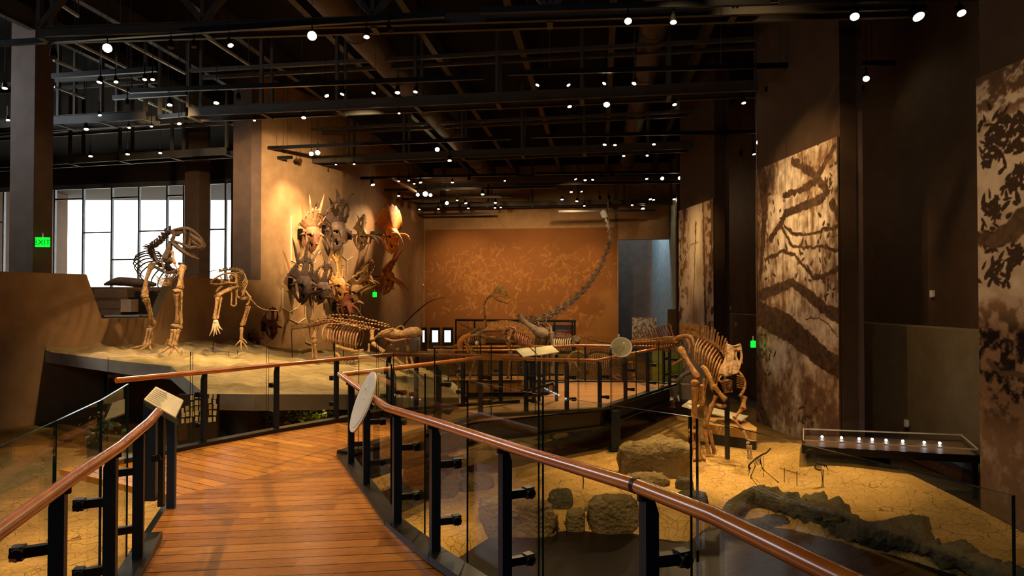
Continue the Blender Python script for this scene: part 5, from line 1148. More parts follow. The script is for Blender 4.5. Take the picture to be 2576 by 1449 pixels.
for i, (a, b, c) in enumerate((((440, 265), (408, 340), (402, 470)), ((468, 275), (428, 350), (420, 490)), ((500, 288), (450, 360), (440, 505)), ((530, 308), (478, 385), (468, 505)), ((556, 325), (505, 405), (492, 530)), ((580, 345), (530, 430), (512, 560)), ((602, 372), (552, 455), (535, 585)), ((622, 400), (575, 480), (552, 615)), ((636, 430), (595, 515), (565, 655)), ((648, 462), (615, 550), (580, 690)), ((655, 500), (632, 580), (600, 720)))):
    mb = MB(); tb(mb, T, [(*a, .35 - .05 * i), (*b, .0 - .05 * i), (*c, -.02 - .04 * i)], [6, 9, 8], sub=5); mb.build('rib', B, gr)
    mb = MB(); tb(mb, T, [(*a, .4 - .04 * i), (a[0] + 34, a[1] + 60, .7), (a[0] + 30, a[1] + 190, .6)], [6, 8, 6], sub=5); mb.build('rib', M['bone_mauve'], gr)
sk = MB()
tb(sk, T, [(700, 318, -.5), (716, 345, -.55), (712, 400, -.6), (695, 470, -.7), (668, 550, -.8), (642, 602, -.85)], [10, 16, 18, 20, 24, 14])
tb(sk, T, [(826, 325, -.5), (832, 380, -.55), (838, 440, -.6), (828, 500, -.65)], [9, 10, 12, 14])
tb(sk, T, [(698, 325, -.5), (760, 340, -.55), (826, 326, -.5)], [13, 9, 13]); tb(sk, T, [(735, 352, -.55), (755, 400, -.65), (748, 480, -.75), (735, 560, -.85), (728, 602, -.9)], [16, 18, 16, 22, 16])
tb(sk, T, [(722, 380, -.5), (775, 372, -.55), (822, 380, -.5)], [16, 20, 12]); tb(sk, T, [(790, 380, -.55), (785, 430, -.6), (800, 500, -.65), (790, 560, -.7)], [9, 8, 20, 22]); tb(sk, T, [(755, 490, -.7), (800, 500, -.68), (838, 490, -.6)], [14, 16, 14])
tb(sk, T, [(650, 600, -.85), (700, 612, -.9), (745, 600, -.88)], [10, 12, 10]); 
for pl, d_ in (([(702, 330), (760, 345), (752, 430), (742, 520), (735, 600), (655, 600), (680, 520), (705, 430)], -.60), ([(770, 345), (822, 335), (832, 372), (790, 382), (765, 372)], -.52), ([(760, 470), (836, 480), (825, 540), (800, 590), (755, 600)], -.62)): sk.prism([T(x, y, d_ - (y - 330) * .0011) for x, y in pl], V((0, .09, 0)))
sk.build('skull', M['bone_tan'], gr)
jw = MB(); tb(jw, T, [(650, 615, -.7), (628, 655, -.75), (660, 672, -.75), (715, 655, -.6)], [7, 8, 8, 7]); tb(jw, T, [(740, 600, -.6), (790, 580, -.5), (815, 520, -.45)], [10, 12, 10]); jw.build('lower_jaw', B, gr)
part(gr, 'breast_bones', B, *[(lambda i: (lambda m: tb(m, T, [(640 + 6 * i, 665 + 18 * i, -.2), (700, 650 + 19 * i, -.45), (748, 668 + 16 * i, -.4)], [5, 9, 6])))(i) for i in range(7)], *[(lambda i: (lambda m: tb(m, T, [(795, 610 + 22 * i, -.35), (830, 625 + 20 * i, -.4), (858, 640 + 16 * i, -.3)], [6, 8, 5])))(i) for i in range(6)])
part(gr, 'shoulder_blade', B, lambda m: tb(m, T, [(800, 565, -.3), (845, 620, -.35), (868, 690, -.35), (852, 760, -.4), (820, 805, -.45)], [10, 13, 15, 13, 12]))
part(gr, 'shoulder_blade', B, lambda m: tb(m, T, [(468, 530, -.35), (500, 560, -.4), (545, 640, -.45), (575, 740, -.5)], [20, 26, 20, 24]))
part(gr, 'leg', B, lambda m: m.bone(T(262, 352, .3), T(430, 640, -.1), T.r(27), 1.35), lambda m: m.ball(T(402, 680, -.1), (T.r(38), .09, T.r(34)), 10, 8, jit=.12), lambda m: m.bone(T(405, 712, -.1), T(392, 1080, 0), T.r(32), 1.15), lambda m: m.bone(T(465, 700, -.1), T(430, 880, 0), T.r(15), 1.3), lambda m: m.ball(T(385, 1130, 0), (T.r(44), .09, T.r(26)), 9, 7, jit=.1), lambda m: m.bone(T(365, 1145, 0), T(395, 1300, -.05), T.r(24), 1.2), lambda m: m.bone(T(425, 1145, 0), T(435, 1320, -.05), T.r(26), 1.2))
ft = MB(); [tb(ft, T, [(a, 1310, -.05), (b, 1370, -.15), (c, 1400, -.25)], [24, 22, 10]) for a, b, c in ((395, 400, 395), (432, 445, 450), (460, 480, 495))]; ft.build('foot', B, gr)
part(gr, 'leg', B, lambda m: m.bone(T(500, 640, .5), T(470, 900, .4), T.r(24), 1.2), lambda m: m.bone(T(500, 900, .4), T(500, 1110, .35), T.r(22), 1.2), lambda m: m.bone(T(492, 1115, .3), T(540, 1385, .2), T.r(20), 1.2), lambda m: m.bone(T(538, 1120, .3), T(595, 1385, .2), T.r(20), 1.2))
part(gr, 'arm', B, lambda m: m.bone(T(570, 700, -.5), T(690, 845, -.55), T.r(22), 1.3), lambda m: m.bone(T(600, 800, -.5), T(560, 900, -.5), T.r(18), 1.3), lambda m: m.bone(T(565, 880, -.5), T(500, 1095, -.5), T.r(20), 1.25), lambda m: tb(m, T, [(600, 880, -.5), (640, 900, -.55), (690, 895, -.5)], [12, 18, 12]))
part(gr, 'arm', B, lambda m: m.bone(T(862, 810, -.3), T(850, 930, -.4), T.r(24), 1.25), lambda m: m.bone(T(840, 930, -.4), T(765, 1010, -.45), T.r(16), 1.3), lambda m: m.bone(T(770, 1022, -.45), T(850, 1125, -.5), T.r(14), 1.2))
part(gr, 'hand', M['bone_pale'], lambda m: m.bone(T(850, 1125, -.5), T(892, 1208, -.55), T.r(12), 1.2), lambda m: tb(m, T, [(892, 1210, -.55), (935, 1222, -.6), (980, 1222, -.6)], [9, 6, 3]), lambda m: tb(m, T, [(892, 1235, -.5), (900, 1245, -.5), (905, 1250, -.5)], [16, 18, 12]))
mb = MB(); mb.beam(T(702, 760, -.1), V((T(702, 760, -.1).x, T(702, 760, -.1).y, -1.0)), T.r(36), T.r(36)); mb.build('support_post', M['slate'], gr, smooth=False)
tl_ = thing('bone_stump', T(910, 1390, -.3), 'short pair of pale lower leg bones standing on the pit edge', 'fossil bones')
part(tl_, 'leg_bone', M['bone_pale'], lambda m: m.bone(T(895, 1265, -.3), T(905, 1395, -.3), T.r(11), 1.3)); part(tl_, 'leg_bone', M['bone_pale'], lambda m: m.bone(T(922, 1265, -.3), T(932, 1395, -.3), T.r(11), 1.3))

# ================================================================ WADING BIRD SKELETONS AND THEIR SIGN
T = Tr(1880, 1080, 6.5875, 9.35); B = M['bone_black']
b1 = thing('bird_skeleton', T(180, 955), 'striding black wading bird skeleton in front of the crust ridge', 'bird skeleton')
spine(b1, 'spine', B, T.pts([(390, 320, .1), (320, 390, .08), (240, 430, .05), (160, 480, 0), (95, 530, 0)]), 14, T.r(9), T.r(13), T.r(14), T.r(12), .8)
part(b1, 'neck', B, lambda m: tb(m, T, [(95, 530), (50, 570), (25, 610), (35, 650), (60, 640)], [12, 12, 14, 16, 8]), lambda m: tb(m, T, [(35, 640), (15, 680), (2, 700)], [8, 5, 2]))
for i in range(7):
    mb = MB(); x = 110 + 18 * i; tb(mb, T, [(x, 520 - 9 * i, 0), (x + 8, 560 - 4 * i, -.05), (x + 20, 600 - 3 * i, -.02)], [5, 5, 4]); mb.build('rib', B, b1)
part(b1, 'leg', B, lambda m: m.bone(T(135, 600), T(52, 790, -.05), T.r(7)), lambda m: m.bone(T(52, 795, -.05), T(185, 952, -.1), T.r(6)), lambda m: tb(m, T, [(185, 952, -.1), (250, 958, -.1), (315, 948, -.1)], [5, 4, 2]), lambda m: tb(m, T, [(60, 795, -.05), (150, 835, -.1), (212, 908, -.15)], [5, 5, 2]))
part(b1, 'leg', B, lambda m: m.bone(T(205, 500, .05), T(250, 650, .05), T.r(7)), lambda m: m.bone(T(250, 655, .05), T(525, 888, 0), T.r(6)), lambda m: tb(m, T, [(40, 660, 0), (30, 720, 0), (8, 780, 0)], [6, 5, 3]))
rod(b1, T(262, 440, .02), T(266, 790, .02), .004)
b2 = thing('bird_skeleton', T(1240, 1020), 'upright black wading bird skeleton with a hooked neck, right of the sign', 'bird skeleton')
part(b2, 'skull', B, lambda m: tb(m, T, [(1050, 335), (1010, 345), (958, 372)], [13, 8, 3]))
part(b2, 'neck', B, lambda m: tb(m, T, [(1048, 332), (1092, 340), (1130, 392), (1122, 440), (1110, 505), (1128, 545), (1165, 568)], [8, 7, 7, 7, 8, 9, 12]))
part(b2, 'body', B, lambda m: tb(m, T, [(1150, 565), (1210, 572), (1270, 592), (1315, 602)], [14, 18, 14, 10]), lambda m: tb(m, T, [(1135, 590), (1120, 640), (1180, 675), (1230, 665)], [10, 12, 12, 8]))
for i in range(6): mb = MB(); x = 1150 + 17 * i; tb(mb, T, [(x, 585, 0), (x - 4, 625, -.05), (x + 2, 665, 0)], [5, 5, 4]); mb.build('rib', B, b2)
part(b2, 'wing', B, lambda m: tb(m, T, [(1270, 620), (1305, 600), (1330, 655), (1362, 688)], [8, 10, 6, 3]))
for g in (0, 1): part(b2, 'leg', B, lambda m: m.bone(T(1215 + 38 * g, 665, .03 * g), T(1243 + 8 * g, 800, .02 * g), T.r(6)), lambda m: m.bone(T(1243 + 8 * g, 803, .02 * g), T(1230 + 20 * g, 985, .02 * g), T.r(5)), lambda m: tb(m, T, [(1232 + 18 * g, 985), (1200, 1002, -.05), (1158, 1022, -.1)], [5, 4, 2]))
rod(b2, T(1257, 660), T(1258, 1062, -.02), .004)
sg = thing('species_sign', T(700, 900, .0), 'small clear sign reading Presbyornis pervetus on two thin posts', 'sign')
for x, y0, y1 in ((613, 695, 880), (821, 752, 942)):
    mb = MB(); mb.tube([T(x, y0 - 60), T(x, y1)], T.r(6), 6); mb.build('sign_post', B, sg)
a = T(535, 655); b_ = T(895, 760); ex = (b_ - a).normalized(); upv = V((0, 0, 1)); nn = ex.cross(upv).normalized(); nn = nn if nn.y < 0 else -nn
mb = MB(); mb.prism([a - upv * .03, b_ + ex * .06 - upv * .03, b_ + ex * .06 + upv * .09, a + upv * .09], -nn * .006); mb.build('clear_plate', M['case_glass'], sg, smooth=False)
def words(txt, o, ex, up_, size, mat, parent, name='lettering', align='LEFT', ext=0.001):
    cu = bpy.data.curves.new(name, 'FONT'); cu.body = txt; cu.size = size; cu.extrude = ext; cu.align_x = align; cu.materials.append(mat)
    ob = bpy.data.objects.new(name, cu); scene.collection.objects.link(ob); ex = V(ex).normalized(); up_ = (V(up_) - ex * V(up_).dot(ex)).normalized(); n = ex.cross(up_)
    ob.rotation_mode = 'QUATERNION'; ob.rotation_quaternion = Matrix((ex, up_, n)).transposed().to_quaternion(); ob.location = V(o) - (base_of(parent) if parent else V((0, 0, 0)))
    bpy.context.view_layer.update()
    me = bpy.data.meshes.new_from_object(ob.evaluated_get(bpy.context.evaluated_depsgraph_get())); o2_ = bpy.data.objects.new(name, me); scene.collection.objects.link(o2_)
    o2_.rotation_mode = 'QUATERNION'; o2_.rotation_quaternion = ob.rotation_quaternion.copy(); o2_.location = ob.location.copy(); bpy.data.objects.remove(ob); bpy.data.curves.remove(cu)
    if parent is not None: o2_.parent = parent
    return o2_
words('Presbyornis pervetus', a + nn * .002, ex, upv, (b_ - a).length / 9.3, B, sg)

T = Tr(1240, 960, 2.963, 9.0)
b3 = thing('bird_skeleton', T(660, 815), 'tiny black bird skeleton left of the big block, in front of the foreground rail', 'bird skeleton')
part(b3, 'body', B, lambda m: tb(m, T, [(640, 660), (662, 655), (690, 690)], [5, 9, 5])); part(b3, 'neck', B, lambda m: tb(m, T, [(640, 660), (632, 630), (650, 606), (668, 604)], [3, 3, 3, 1]))
for g in (0, 1): part(b3, 'leg', B, lambda m: tb(m, T, [(664 + 8 * g, 690), (672 + 4 * g, 740), (666 + 8 * g, 800)], [3, 2, 2]))
nt = thing('dark_mound', PZ(2025, 1207, -1.0), 'low round dark mound on the mud behind the sign', 'mound'); mb = MB(); q = PZ(2025, 1203, -1.0); mb.ball(q, (.17, .2, .07), 18, 9, jit=.12); mb.build('mound_body', M['rock'], nt)  # low lump, darker than the mud around it

# ================================================================ HORNED SKULLS ON THE WALL
def cerat(label, c, yaw, pitch, roll, L, mat, wallp, FL=.55, FW=.42, fen=.5, brow=.35, bcurl=0, blen_dir=(.6, .5, .6), nose=.1, spikes=(), edge=.03, jag=1, holes=True):
    """local: x to the snout, z to the top of the head, y sideways; L = overall length"""
    R = Matrix.Rotation(yaw, 3, 'Z') @ Matrix.Rotation(pitch, 3, 'Y') @ Matrix.Rotation(roll, 3, 'X')
    root = thing('horned_skull', c, label, 'dinosaur skull', None)
    def X(p): return V(c) + R @ (V(p) * L)
    sec = [(-.12, .16, .15, .02), (-.04, .20, .17, .02), (.06, .19, .18, .02), (.16, .14, .18, .0), (.26, .105, .165, -.02), (.35, .075, .13, -.05), (.42, .045, .095, -.09), (.465, .015, .03, -.15)]
    n = 20; sec2 = []
    for i in range(len(sec) - 1):
        for k in range(3): t = k / 3; sec2.append([a_ * (1 - t) + b_ * t for a_, b_ in zip(sec[i], sec[i + 1])])
    sec2.append(sec[-1]); mb = MB(); vs_ = []; fs = []
    for (x, w, h, z0) in sec2:
        for k in range(n):
            a = 2 * math.pi * k / n; vs_.append(V((x, math.cos(a) * w * (1 if math.sin(a) > 0 else .75), z0 + math.sin(a) * h * (1 if math.sin(a) > 0 else .7))))
    for i in range(len(sec2) - 1):
        for k in range(n):
            q = (i * n + k, i * n + (k + 1) % n, (i + 1) * n + (k + 1) % n, (i + 1) * n + k); cc = sum((vs_[j] for j in q), V((0, 0, 0))) / 4
            if ((cc.x - .08) ** 2 + (cc.z - .07) ** 2) < .0017 and abs(cc.y) > .05: continue
            if ((cc.x - .30) ** 2 / 1.6 + (cc.z + .0) ** 2) < .0022 and abs(cc.y) > .02: continue
            if ((cc.x + .05) ** 2 + (cc.z + .06) ** 2) < .0012 and abs(cc.y) > .05: continue
            fs.append(q)
    fs.append(tuple(range(n))); mb.add([X(v) for v in vs_], fs); o = mb.build('cranium', mat, root)
    s = o.modifiers.new('thick', 'SOLIDIFY'); s.thickness = .025 * L; s.offset = -1
    # frill
    mb = MB(); nu, nv = 26, 14; vs_ = []; fs = []
    def fr(u, v):
        ang = u * 1.25; rr = (.12 + v * FL) * (1 + (.05 * jag * math.cos(u * 26) if v > .95 else 0))
        y = math.sin(ang) * (.14 + v * FW); x = -.06 - math.cos(ang) * (rr - .02) * (.95) + .02; z = .10 + .16 * v - .30 * (u ** 2) * (.4 + .6 * v)
        return V((x, y, z))
    for j in range(nv + 1):
        for i in range(nu + 1): vs_.append(fr(-1 + 2 * i / nu, j / nv))
    for j in range(nv):
        for i in range(nu):
            u = -1 + 2 * (i + .5) / nu; v = (j + .5) / nv
            if fen > 0 and ((abs(u) - .42) / (.30 * fen + .02)) ** 2 + ((v - .58) / (.42 * fen + .02)) ** 2 < 1: continue
            a = j * (nu + 1) + i; fs.append((a, a + 1, a + nu + 2, a + nu + 1))
    mb.add([X(v) for v in vs_], fs); o = mb.build('frill', mat, root); s = o.modifiers.new('thick', 'SOLIDIFY'); s.thickness = .028 * L; s.offset = 0
    if edge > 0:
        for i in range(11):
            u = -1 + 2 * i / 10; p = fr(u, 1.0); q = fr(u, 1.12); d = (q - p).normalized(); mb = MB(); mb.cone(X(p - d * .02), X(p + d * edge), .032 * L, 6); mb.build('frill_knob', mat, root)
    for (u, ln, bx, by, bz, w) in spikes:
        p = fr(u, .96); d = (fr(u, 1.1) - p).normalized(); e = p + d * ln + V((bx, by, bz)); mb = MB(); mb.tube([X(p - d * .04), X(p + d * ln * .5 + V((bx, by, bz)) * .25), X(e)], [w * L, w * .7 * L, w * .1 * L], 8, sub=4); mb.build('frill_spike', mat, root)
    if brow > 0:
        for g in (-1, 1):
            b0 = V((.05, g * .11, .14)); d = V((blen_dir[0], g * blen_dir[1], blen_dir[2])).normalized(); m_ = b0 + d * brow * .5; e = b0 + d * brow + V((.9, g * -.1, -.5)) * bcurl * brow
            mb = MB(); mb.tube([X(b0 - d * .03), X(m_), X(e)], [.05 * L, .036 * L, .006 * L], 9, sub=5); mb.build('brow_horn', mat, root)
    if nose > 0: mb = MB(); mb.tube([X((.29, 0, .08)), X((.31, 0, .12 + nose * .5)), X((.34, 0, .11 + nose))], [.045 * L, .03 * L, .006 * L], 8, sub=3); mb.build('nose_horn', mat, root)
    mb = MB()
    for g in (-1, 1):
        mb.tube([X((-.06, g * .13, -.12)), X((.1, g * .11, -.20)), (X((.25, g * .07, -.21))), X((.40, 0, -.20))], [.03 * L, .045 * L, .035 * L, .02 * L], 7, sub=3); mb.cone(X((0, g * .15, -.08)), X((.01, g * .24, -.16)), .04 * L, 6)
    mb.build('lower_jaw', mat, root)
    mb = MB(); q = X((-.05, 0, -.05)); w_ = V(wallp); mb.tube([q, w_], .02, 6); mb.beam(w_ + V((0, 0, .16)), w_ - V((0, 0, .16)), .14, .12); mb.build('wall_bracket', M['can'], root, smooth=False)
    return root
def wallpt(px, py, off=0.0, side=False):
    if side: return PP(px, py, WB, nB) + nB * off
    return PP(px, py, WA1, wn) + wn * off
R_ = math.radians; yw = math.atan2(wn.y, wn.x)
def wskull(label, px, py, L, off, mat, yaw=0, pitch=75, roll=0, side=False, **k):
    w = wallpt(px, py, 0, side); n = nB if side else wn; c = w + n * off
    # snout direction: horizontally out of the wall, then pitched down
    a = math.atan2(n.y, n.x)
    return cerat(label, c, a + R_(yaw), R_(pitch), R_(roll), L, mat, w + n * .06, **k)
BG, BDk, BOr, BAm, BRd, BTn = M['bone_grey'], M['bone_dark'], M['bone_orange'], M['bone_amber'], M['bone_red'], M['bone_tan']
wskull('grey-brown horned skull with tall straight frill spikes, top left of the wall group', 752, 588, 1.35, .55, M['bone_mauve'], yaw=-12, pitch=78, FL=.42, FW=.2, fen=.8, brow=.12, nose=.05, spikes=((-.35, .42, 0, 0, 0, .04), (.3, .45, 0, 0, 0, .04), (.8, .2, 0, 0, 0, .03)))
wskull('darkest large horned skull with curled crest hooks, top of the wall group', 812, 578, 1.65, .6, BDk, yaw=2, pitch=80, FL=.46, FW=.30, fen=.75, brow=.2, bcurl=.3, nose=.04, edge=.06, spikes=((-.25, .2, 0, -.16, .05, .05), (.25, .2, 0, .16, .05, .05)))
wskull('pinkish tan horned skull with branching horns left of the orange one', 876, 592, 1.2, .5, BTn, yaw=-8, pitch=75, side=True, FL=.45, FW=.18, fen=.4, brow=.65, bcurl=.25, blen_dir=(.4, .25, .9), nose=.08, spikes=((-.6, .25, .05, -.1, 0, .03),))
wskull('bright orange horned skull with huge smooth fan frill and drooping horns', 934, 592, 1.6, .85, BOr, yaw=-30, pitch=72, side=True, FL=.62, FW=.34, fen=0, brow=.55, bcurl=.5, blen_dir=(.4, .12, .9), nose=.05, edge=.0)
wskull('dark grey horned skull with one long lance horn, leftmost of the lower wall row', 728, 712, 1.45, .55, BDk, yaw=-6, pitch=75, FL=.4, FW=.22, fen=.5, brow=.15, nose=.55, spikes=((-.5, .5, 0, -.1, .1, .04), (-.1, .45, 0, 0, .1, .04), (.5, .35, 0, .1, 0, .035)))
wskull('near-black horned skull with a round frill hole and forward hook horn', 775, 722, 1.25, .55, BDk, yaw=0, pitch=85, FL=.5, FW=.3, fen=.7, brow=.1, nose=.35, spikes=((.15, .14, .02, .1, 0, .03), (-.15, .14, .02, -.1, 0, .03)))
wskull('amber horned skull with an open oval frill ring, centre of the lower row', 818, 716, 1.3, .55, BAm, yaw=-4, pitch=65, FL=.62, FW=.26, fen=1.0, brow=.16, nose=.12, edge=.05)
wskull('pale amber horned skull with a tall forked horn, right of the frill ring skull', 858, 728, 1.45, .6, BTn, yaw=5, pitch=95, FL=.38, FW=.22, fen=.6, brow=.42, blen_dir=(-.5, .2, .9), nose=.18, spikes=((-.2, .2, 0, 0, .1, .04),))
wskull('olive amber horned skull tucked behind the pale forked one', 890, 705, 1.25, .5, BAm, yaw=-10, pitch=80, side=True, FL=.45, FW=.3, fen=.6, brow=.3, blen_dir=(.5, .2, .8), nose=.08, edge=.06)
wskull('orange horned skull with two crooked spikes and forked brow horns above the green exit sign', 926, 698, 1.5, .8, BOr, yaw=-2, pitch=85, side=True, FL=.38, FW=.2, fen=.2, brow=.5, bcurl=.2, blen_dir=(.5, .18, .75), nose=.06, spikes=((-.2, .45, 0, -.05, .1, .04), (.3, .42, 0, .1, .12, .04)))
wskull('red-brown horned skull, lowest of the wall group above the crocodile', 838, 770, 1.15, .55, BRd, yaw=-6, pitch=60, FL=.4, FW=.3, fen=.3, brow=.42, bcurl=.3, blen_dir=(.8, .3, .3), nose=.06)
wskull('small red-brown horned skull with a frill hole on the low wall', 662, 820, .85, .35, BRd, yaw=-4, pitch=70, FL=.5, FW=.26, fen=.8, brow=.2, nose=.06)
wskull('tiny red skull low on the wall behind the smaller leaning skeleton', 628, 852, .5, .25, BRd, yaw=0, pitch=50, FL=.4, FW=.26, fen=.5, brow=.3, nose=.1)

# white outlines of hexagons on the wall
hexg = thing('wall_hexagon_lines', wallpt(767, 700, .01), 'thin white hexagon outlines drawn on the wall under the horned skulls', 'wall graphic')
for pts, side in (([(732, 545), (732, 655), (768, 672)], 0), ([(779, 628), (792, 642), (806, 632)], 0), ([(792, 642), (792, 659), (768, 672)], 0), ([(711, 725), (711, 775), (729, 785), (748, 774), (748, 740)], 0), ([(729, 785), (729, 803), (749, 813), (768, 800), (768, 770)], 0), ([(786, 755), (786, 790)], 0), ([(859, 642), (872, 655), (886, 646)], 1), ([(872, 655), (872, 690)], 1), ([(906, 735), (906, 783), (889, 795), (873, 783)], 1), ([(769, 850), (769, 860), (785, 867)], 0)):
    mb = MB()
    q = [wallpt(x, y, .008, bool(side)) for x, y in pts]
    for a, b in zip(q, q[1:]): mb.beam(a, b, .012, .035, up=(nB if side else wn), ext=.01)
    mb.build('line', M['hexline'], hexg, smooth=False)
# ================================================================ ROCKS
from mathutils import noise as mn
def rock(label, px, py, wpx, hpx, dep=1.0, mat=None, z=-1.02, seed=0, pts=None, flat=.9, rough=.16, name='rock', top=.6):
    b = PZ(px, py, z); k = b.y / F; w = wpx * k / 2; h = hpx * k
    root_loc = b; mb = MB(); n, m = 64, 34
    if pts is None:
        for i in range(m + 1):
            th = math.pi * .5 * i / m * 1.15
            for j in range(n):
                a = 2 * math.pi * j / n; sq = (abs(math.cos(a)) ** 4 + abs(math.sin(a)) ** 4) ** -.25
                x = V((math.sin(min(th, math.pi / 2)) ** .45 * math.cos(a) * sq ** flat * w * (1 - max(0, th - math.pi / 2) * .3), math.sin(min(th, math.pi / 2)) ** .45 * math.sin(a) * sq ** flat * w * dep, math.cos(th) ** top * h if th < math.pi / 2 else -1.5 * (th - math.pi / 2)))
                q = x * 3 + V((seed * 7.3, seed, 0)); d = mn.fractal(q * .9, 1.0, 2.0, 5) * rough * w + mn.fractal(q * 4, 1.0, 2.0, 4) * rough * .4 * w + (.5 - mn.voronoi(q * 5)[0][0] ** .5) * .03
                d = max(-.12, min(.12, d)); x = x + V((x.x, x.y, x.z * .8)).normalized() * d
                mb.v.append(b + V((0, w * dep, 0)) + x)
        mb.f += [(i * n + j, (i + 1) * n + j, (i + 1) * n + (j + 1) % n, i * n + (j + 1) % n) for i in range(m) for j in range(n)]; mb.f.append(tuple(range(n))); mb.m = [0] * len(mb.f)
    else:
        q = smooth([PZ(a, c + 8, z + .0) for a, c, _ in pts], 16); rr = [r * k for _, _, r in pts]; R2_ = []
        for i in range(len(rr) - 1): R2_ += [rr[i] + (rr[i + 1] - rr[i]) * t / 16 for t in range(16)]
        R2_.append(rr[-1]); mb.tube(q, R2_, 48)
        q2 = []
        for v_ in mb.v:
            d = mn.fractal(v_ * 2.6 + V((seed, 0, 0)), 1.0, 2.0, 5) * .12 + (.55 - mn.voronoi(v_ * 9)[0][0] ** .5) * .05 + (.5 - mn.voronoi(v_ * 24)[0][0] ** .5) * .018
            q2.append(v_ + V((d, d * .6, d + .04)))
        mb.v = q2
    o = mb.build(name, mat or M['rock'], loc=root_loc); return tag(o, label, 'rock', 'crusty grey-brown rocks in the pit')
R_1, R_2 = M['rock'], M['rock2']
rock('largest flat-topped block of pale pitted rock beside the slate support column', 1660, 1208, 186, 88, .55, R_1, seed=1, flat=1.15, rough=.13, top=.28)
rock('long low rock ridge left of the pebble pair at the dark hollow edge', 1300, 1322, 204, 60, .35, R_1, seed=2, top=.35, rough=.2)
rock('rounded rock behind the left ridge', 1410, 1284, 66, 46, .7, R_2, seed=3)
rock('wide dark-shadowed rock right of the pebble pair', 1550, 1312, 126, 58, .45, R_1, seed=4, top=.4)
rock('low pale rock lying just in front of the flat-topped block', 1640, 1232, 106, 32, .6, R_1, seed=5, rough=.2)
rock('small grey lump at the right foot of the flat-topped block', 1726, 1238, 44, 32, .7, R_2, seed=6)
rock('dark rock behind the big rail between block and curved ridge', 1744, 1288, 84, 44, .6, R_2, seed=7)
rock('left pebble of the pair on bright sand', 1450, 1308, 50, 22, .7, R_1, seed=8)
rock('right pebble of the pair on bright sand', 1493, 1293, 42, 18, .7, R_1, seed=9)
rock('pale boulder seen through the railing glass near the corner post', 1075, 1250, 150, 95, .7, R_1, seed=10)
rock('low rock right of the pale boulder behind the glass', 1195, 1236, 90, 32, .8, R_1, seed=11)
rock('curved grey crust ridge with a hollow, upper arm', 0, 0, 0, 0, mat=R_2, seed=12, pts=[(1835, 1300, 12), (1850, 1272, 24), (1900, 1262, 26), (1970, 1272, 28), (2030, 1285, 30), (2075, 1303, 30), (2085, 1322, 16)]) if False else None
def ridge(label, pts, seed):
    b = PZ(pts[0][0], pts[0][1], -1.0); k = b.y / F
    return rock(label, pts[len(pts) // 2][0], pts[len(pts) // 2][1], 10, 10, mat=R_2, pts=pts, seed=seed)
ridge('curved grey crust ridge with a hollow, upper arm behind the bird legs', [(1832, 1302, 10), (1846, 1280, 22), (1890, 1262, 24), (1960, 1268, 26), (2030, 1284, 30), (2078, 1304, 28), (2096, 1326, 12)], 12)
ridge('lower arm of the curved grey crust ridge', [(1840, 1302, 10), (1880, 1304, 15), (1930, 1308, 17), (1978, 1318, 12)], 13)
ridge('grey crust ridge under the standing bird, continuing to the right', [(2020, 1262, 12), (2050, 1272, 20), (2084, 1292, 20), (2130, 1310, 22), (2190, 1326, 18)], 14)
ridge('dark crust ridge with a rounded hump near the vitrine legs', [(2108, 1334, 14), (2160, 1342, 22), (2230, 1348, 34), (2290, 1358, 34), (2340, 1376, 18)], 15)
ridge('last dark crust ridge running out to the lower right corner', [(2320, 1380, 16), (2380, 1392, 28), (2450, 1420, 30), (2540, 1450, 34), (2640, 1480, 30)], 16)

# ================================================================ GLASS VITRINE ON THE RIGHT
vt = thing('display_case', V((5.0, 9.5, -1.0)), 'flat glass-topped display case with a row of white lamps, dark legs', 'display case')
A = P(2021, 1075, 11.0); 

c4 = [P(2021, 1106, 9.6), P(2461, 1129, 8.0), P(2418, 1091, 8.9), P(2021, 1074, 10.9)]
zc = -.49; c4 = [PZ(2021, 1108, zc), PZ(2461, 1131, zc), PZ(2418, 1091, zc + .02), PZ(2021, 1076, zc + .02)]
c4 = [V((p.x, p.y, zc)) for p in c4]
mb = MB(); mb.prism([p + V((0, 0, .0)) for p in c4], .012); mb.build('glass_top', M['case_glass'], vt, smooth=False)
mb = MB()
for a, b in zip(c4, c4[1:] + c4[:1]): mb.beam(a, b, .014, .02)
mb.build('glass_edge', paint('pale_edge', 'b8a890', .3), vt, smooth=False)
mb = MB(); mb.prism([p - V((0, 0, .10)) for p in c4], .03); mb.build('tray', paint('case_floor_brown', '5c4530', .5), vt, smooth=False)
mb = MB()
for a, b in zip(c4, c4[1:] + c4[:1]): mb.beam(a - V((0, 0, .14)), b - V((0, 0, .14)), .05, .11, ext=.02)
mb.build('frame', M['kerb'], vt, smooth=False)
mb = MB()
for px in (2068, 2117, 2161, 2194, 2229, 2271, 2325, 2364):
    py = 1097 + (px - 2068) * .055; p = PZ(px, py, zc - .06); mb = MB(); mb.ball(V((p.x, p.y, zc - .07)), .022, 8, 6); mb.build('case_lamp', M['led'], vt)
for px, py in ((2030, 1120), (2232, 1132), (2452, 1143), (2216, 1120), (2425, 1105)):
    p = PZ(px, py, zc - .15); mb = MB(); mb.beam(V((p.x, p.y, -1.3)), V((p.x, p.y, zc - .15)), .06, .05); mb.build('leg', M['kerb'], vt, smooth=False)
fb = thing('fossil_slab', V((5.35, 11.1, -.86)), 'small tangled brown fossil bones lying under the left end of the display case', 'fossil')
mb = MB(); rr_ = random.Random(3)
for i in range(9):
    a = PZ(2060 + i * 9, 1138, -.85) + V((0, rr_.uniform(-.1, .1), rr_.uniform(-.02, .04))); mb.tube([a, a + V((rr_.uniform(.05, .2), 0, .1)), a + V((rr_.uniform(.15, .3), 0, rr_.uniform(-.02, .1)))], [.02, .025, .015], 6, sub=2)
mb.build('bones', M['bone_amber'], fb)

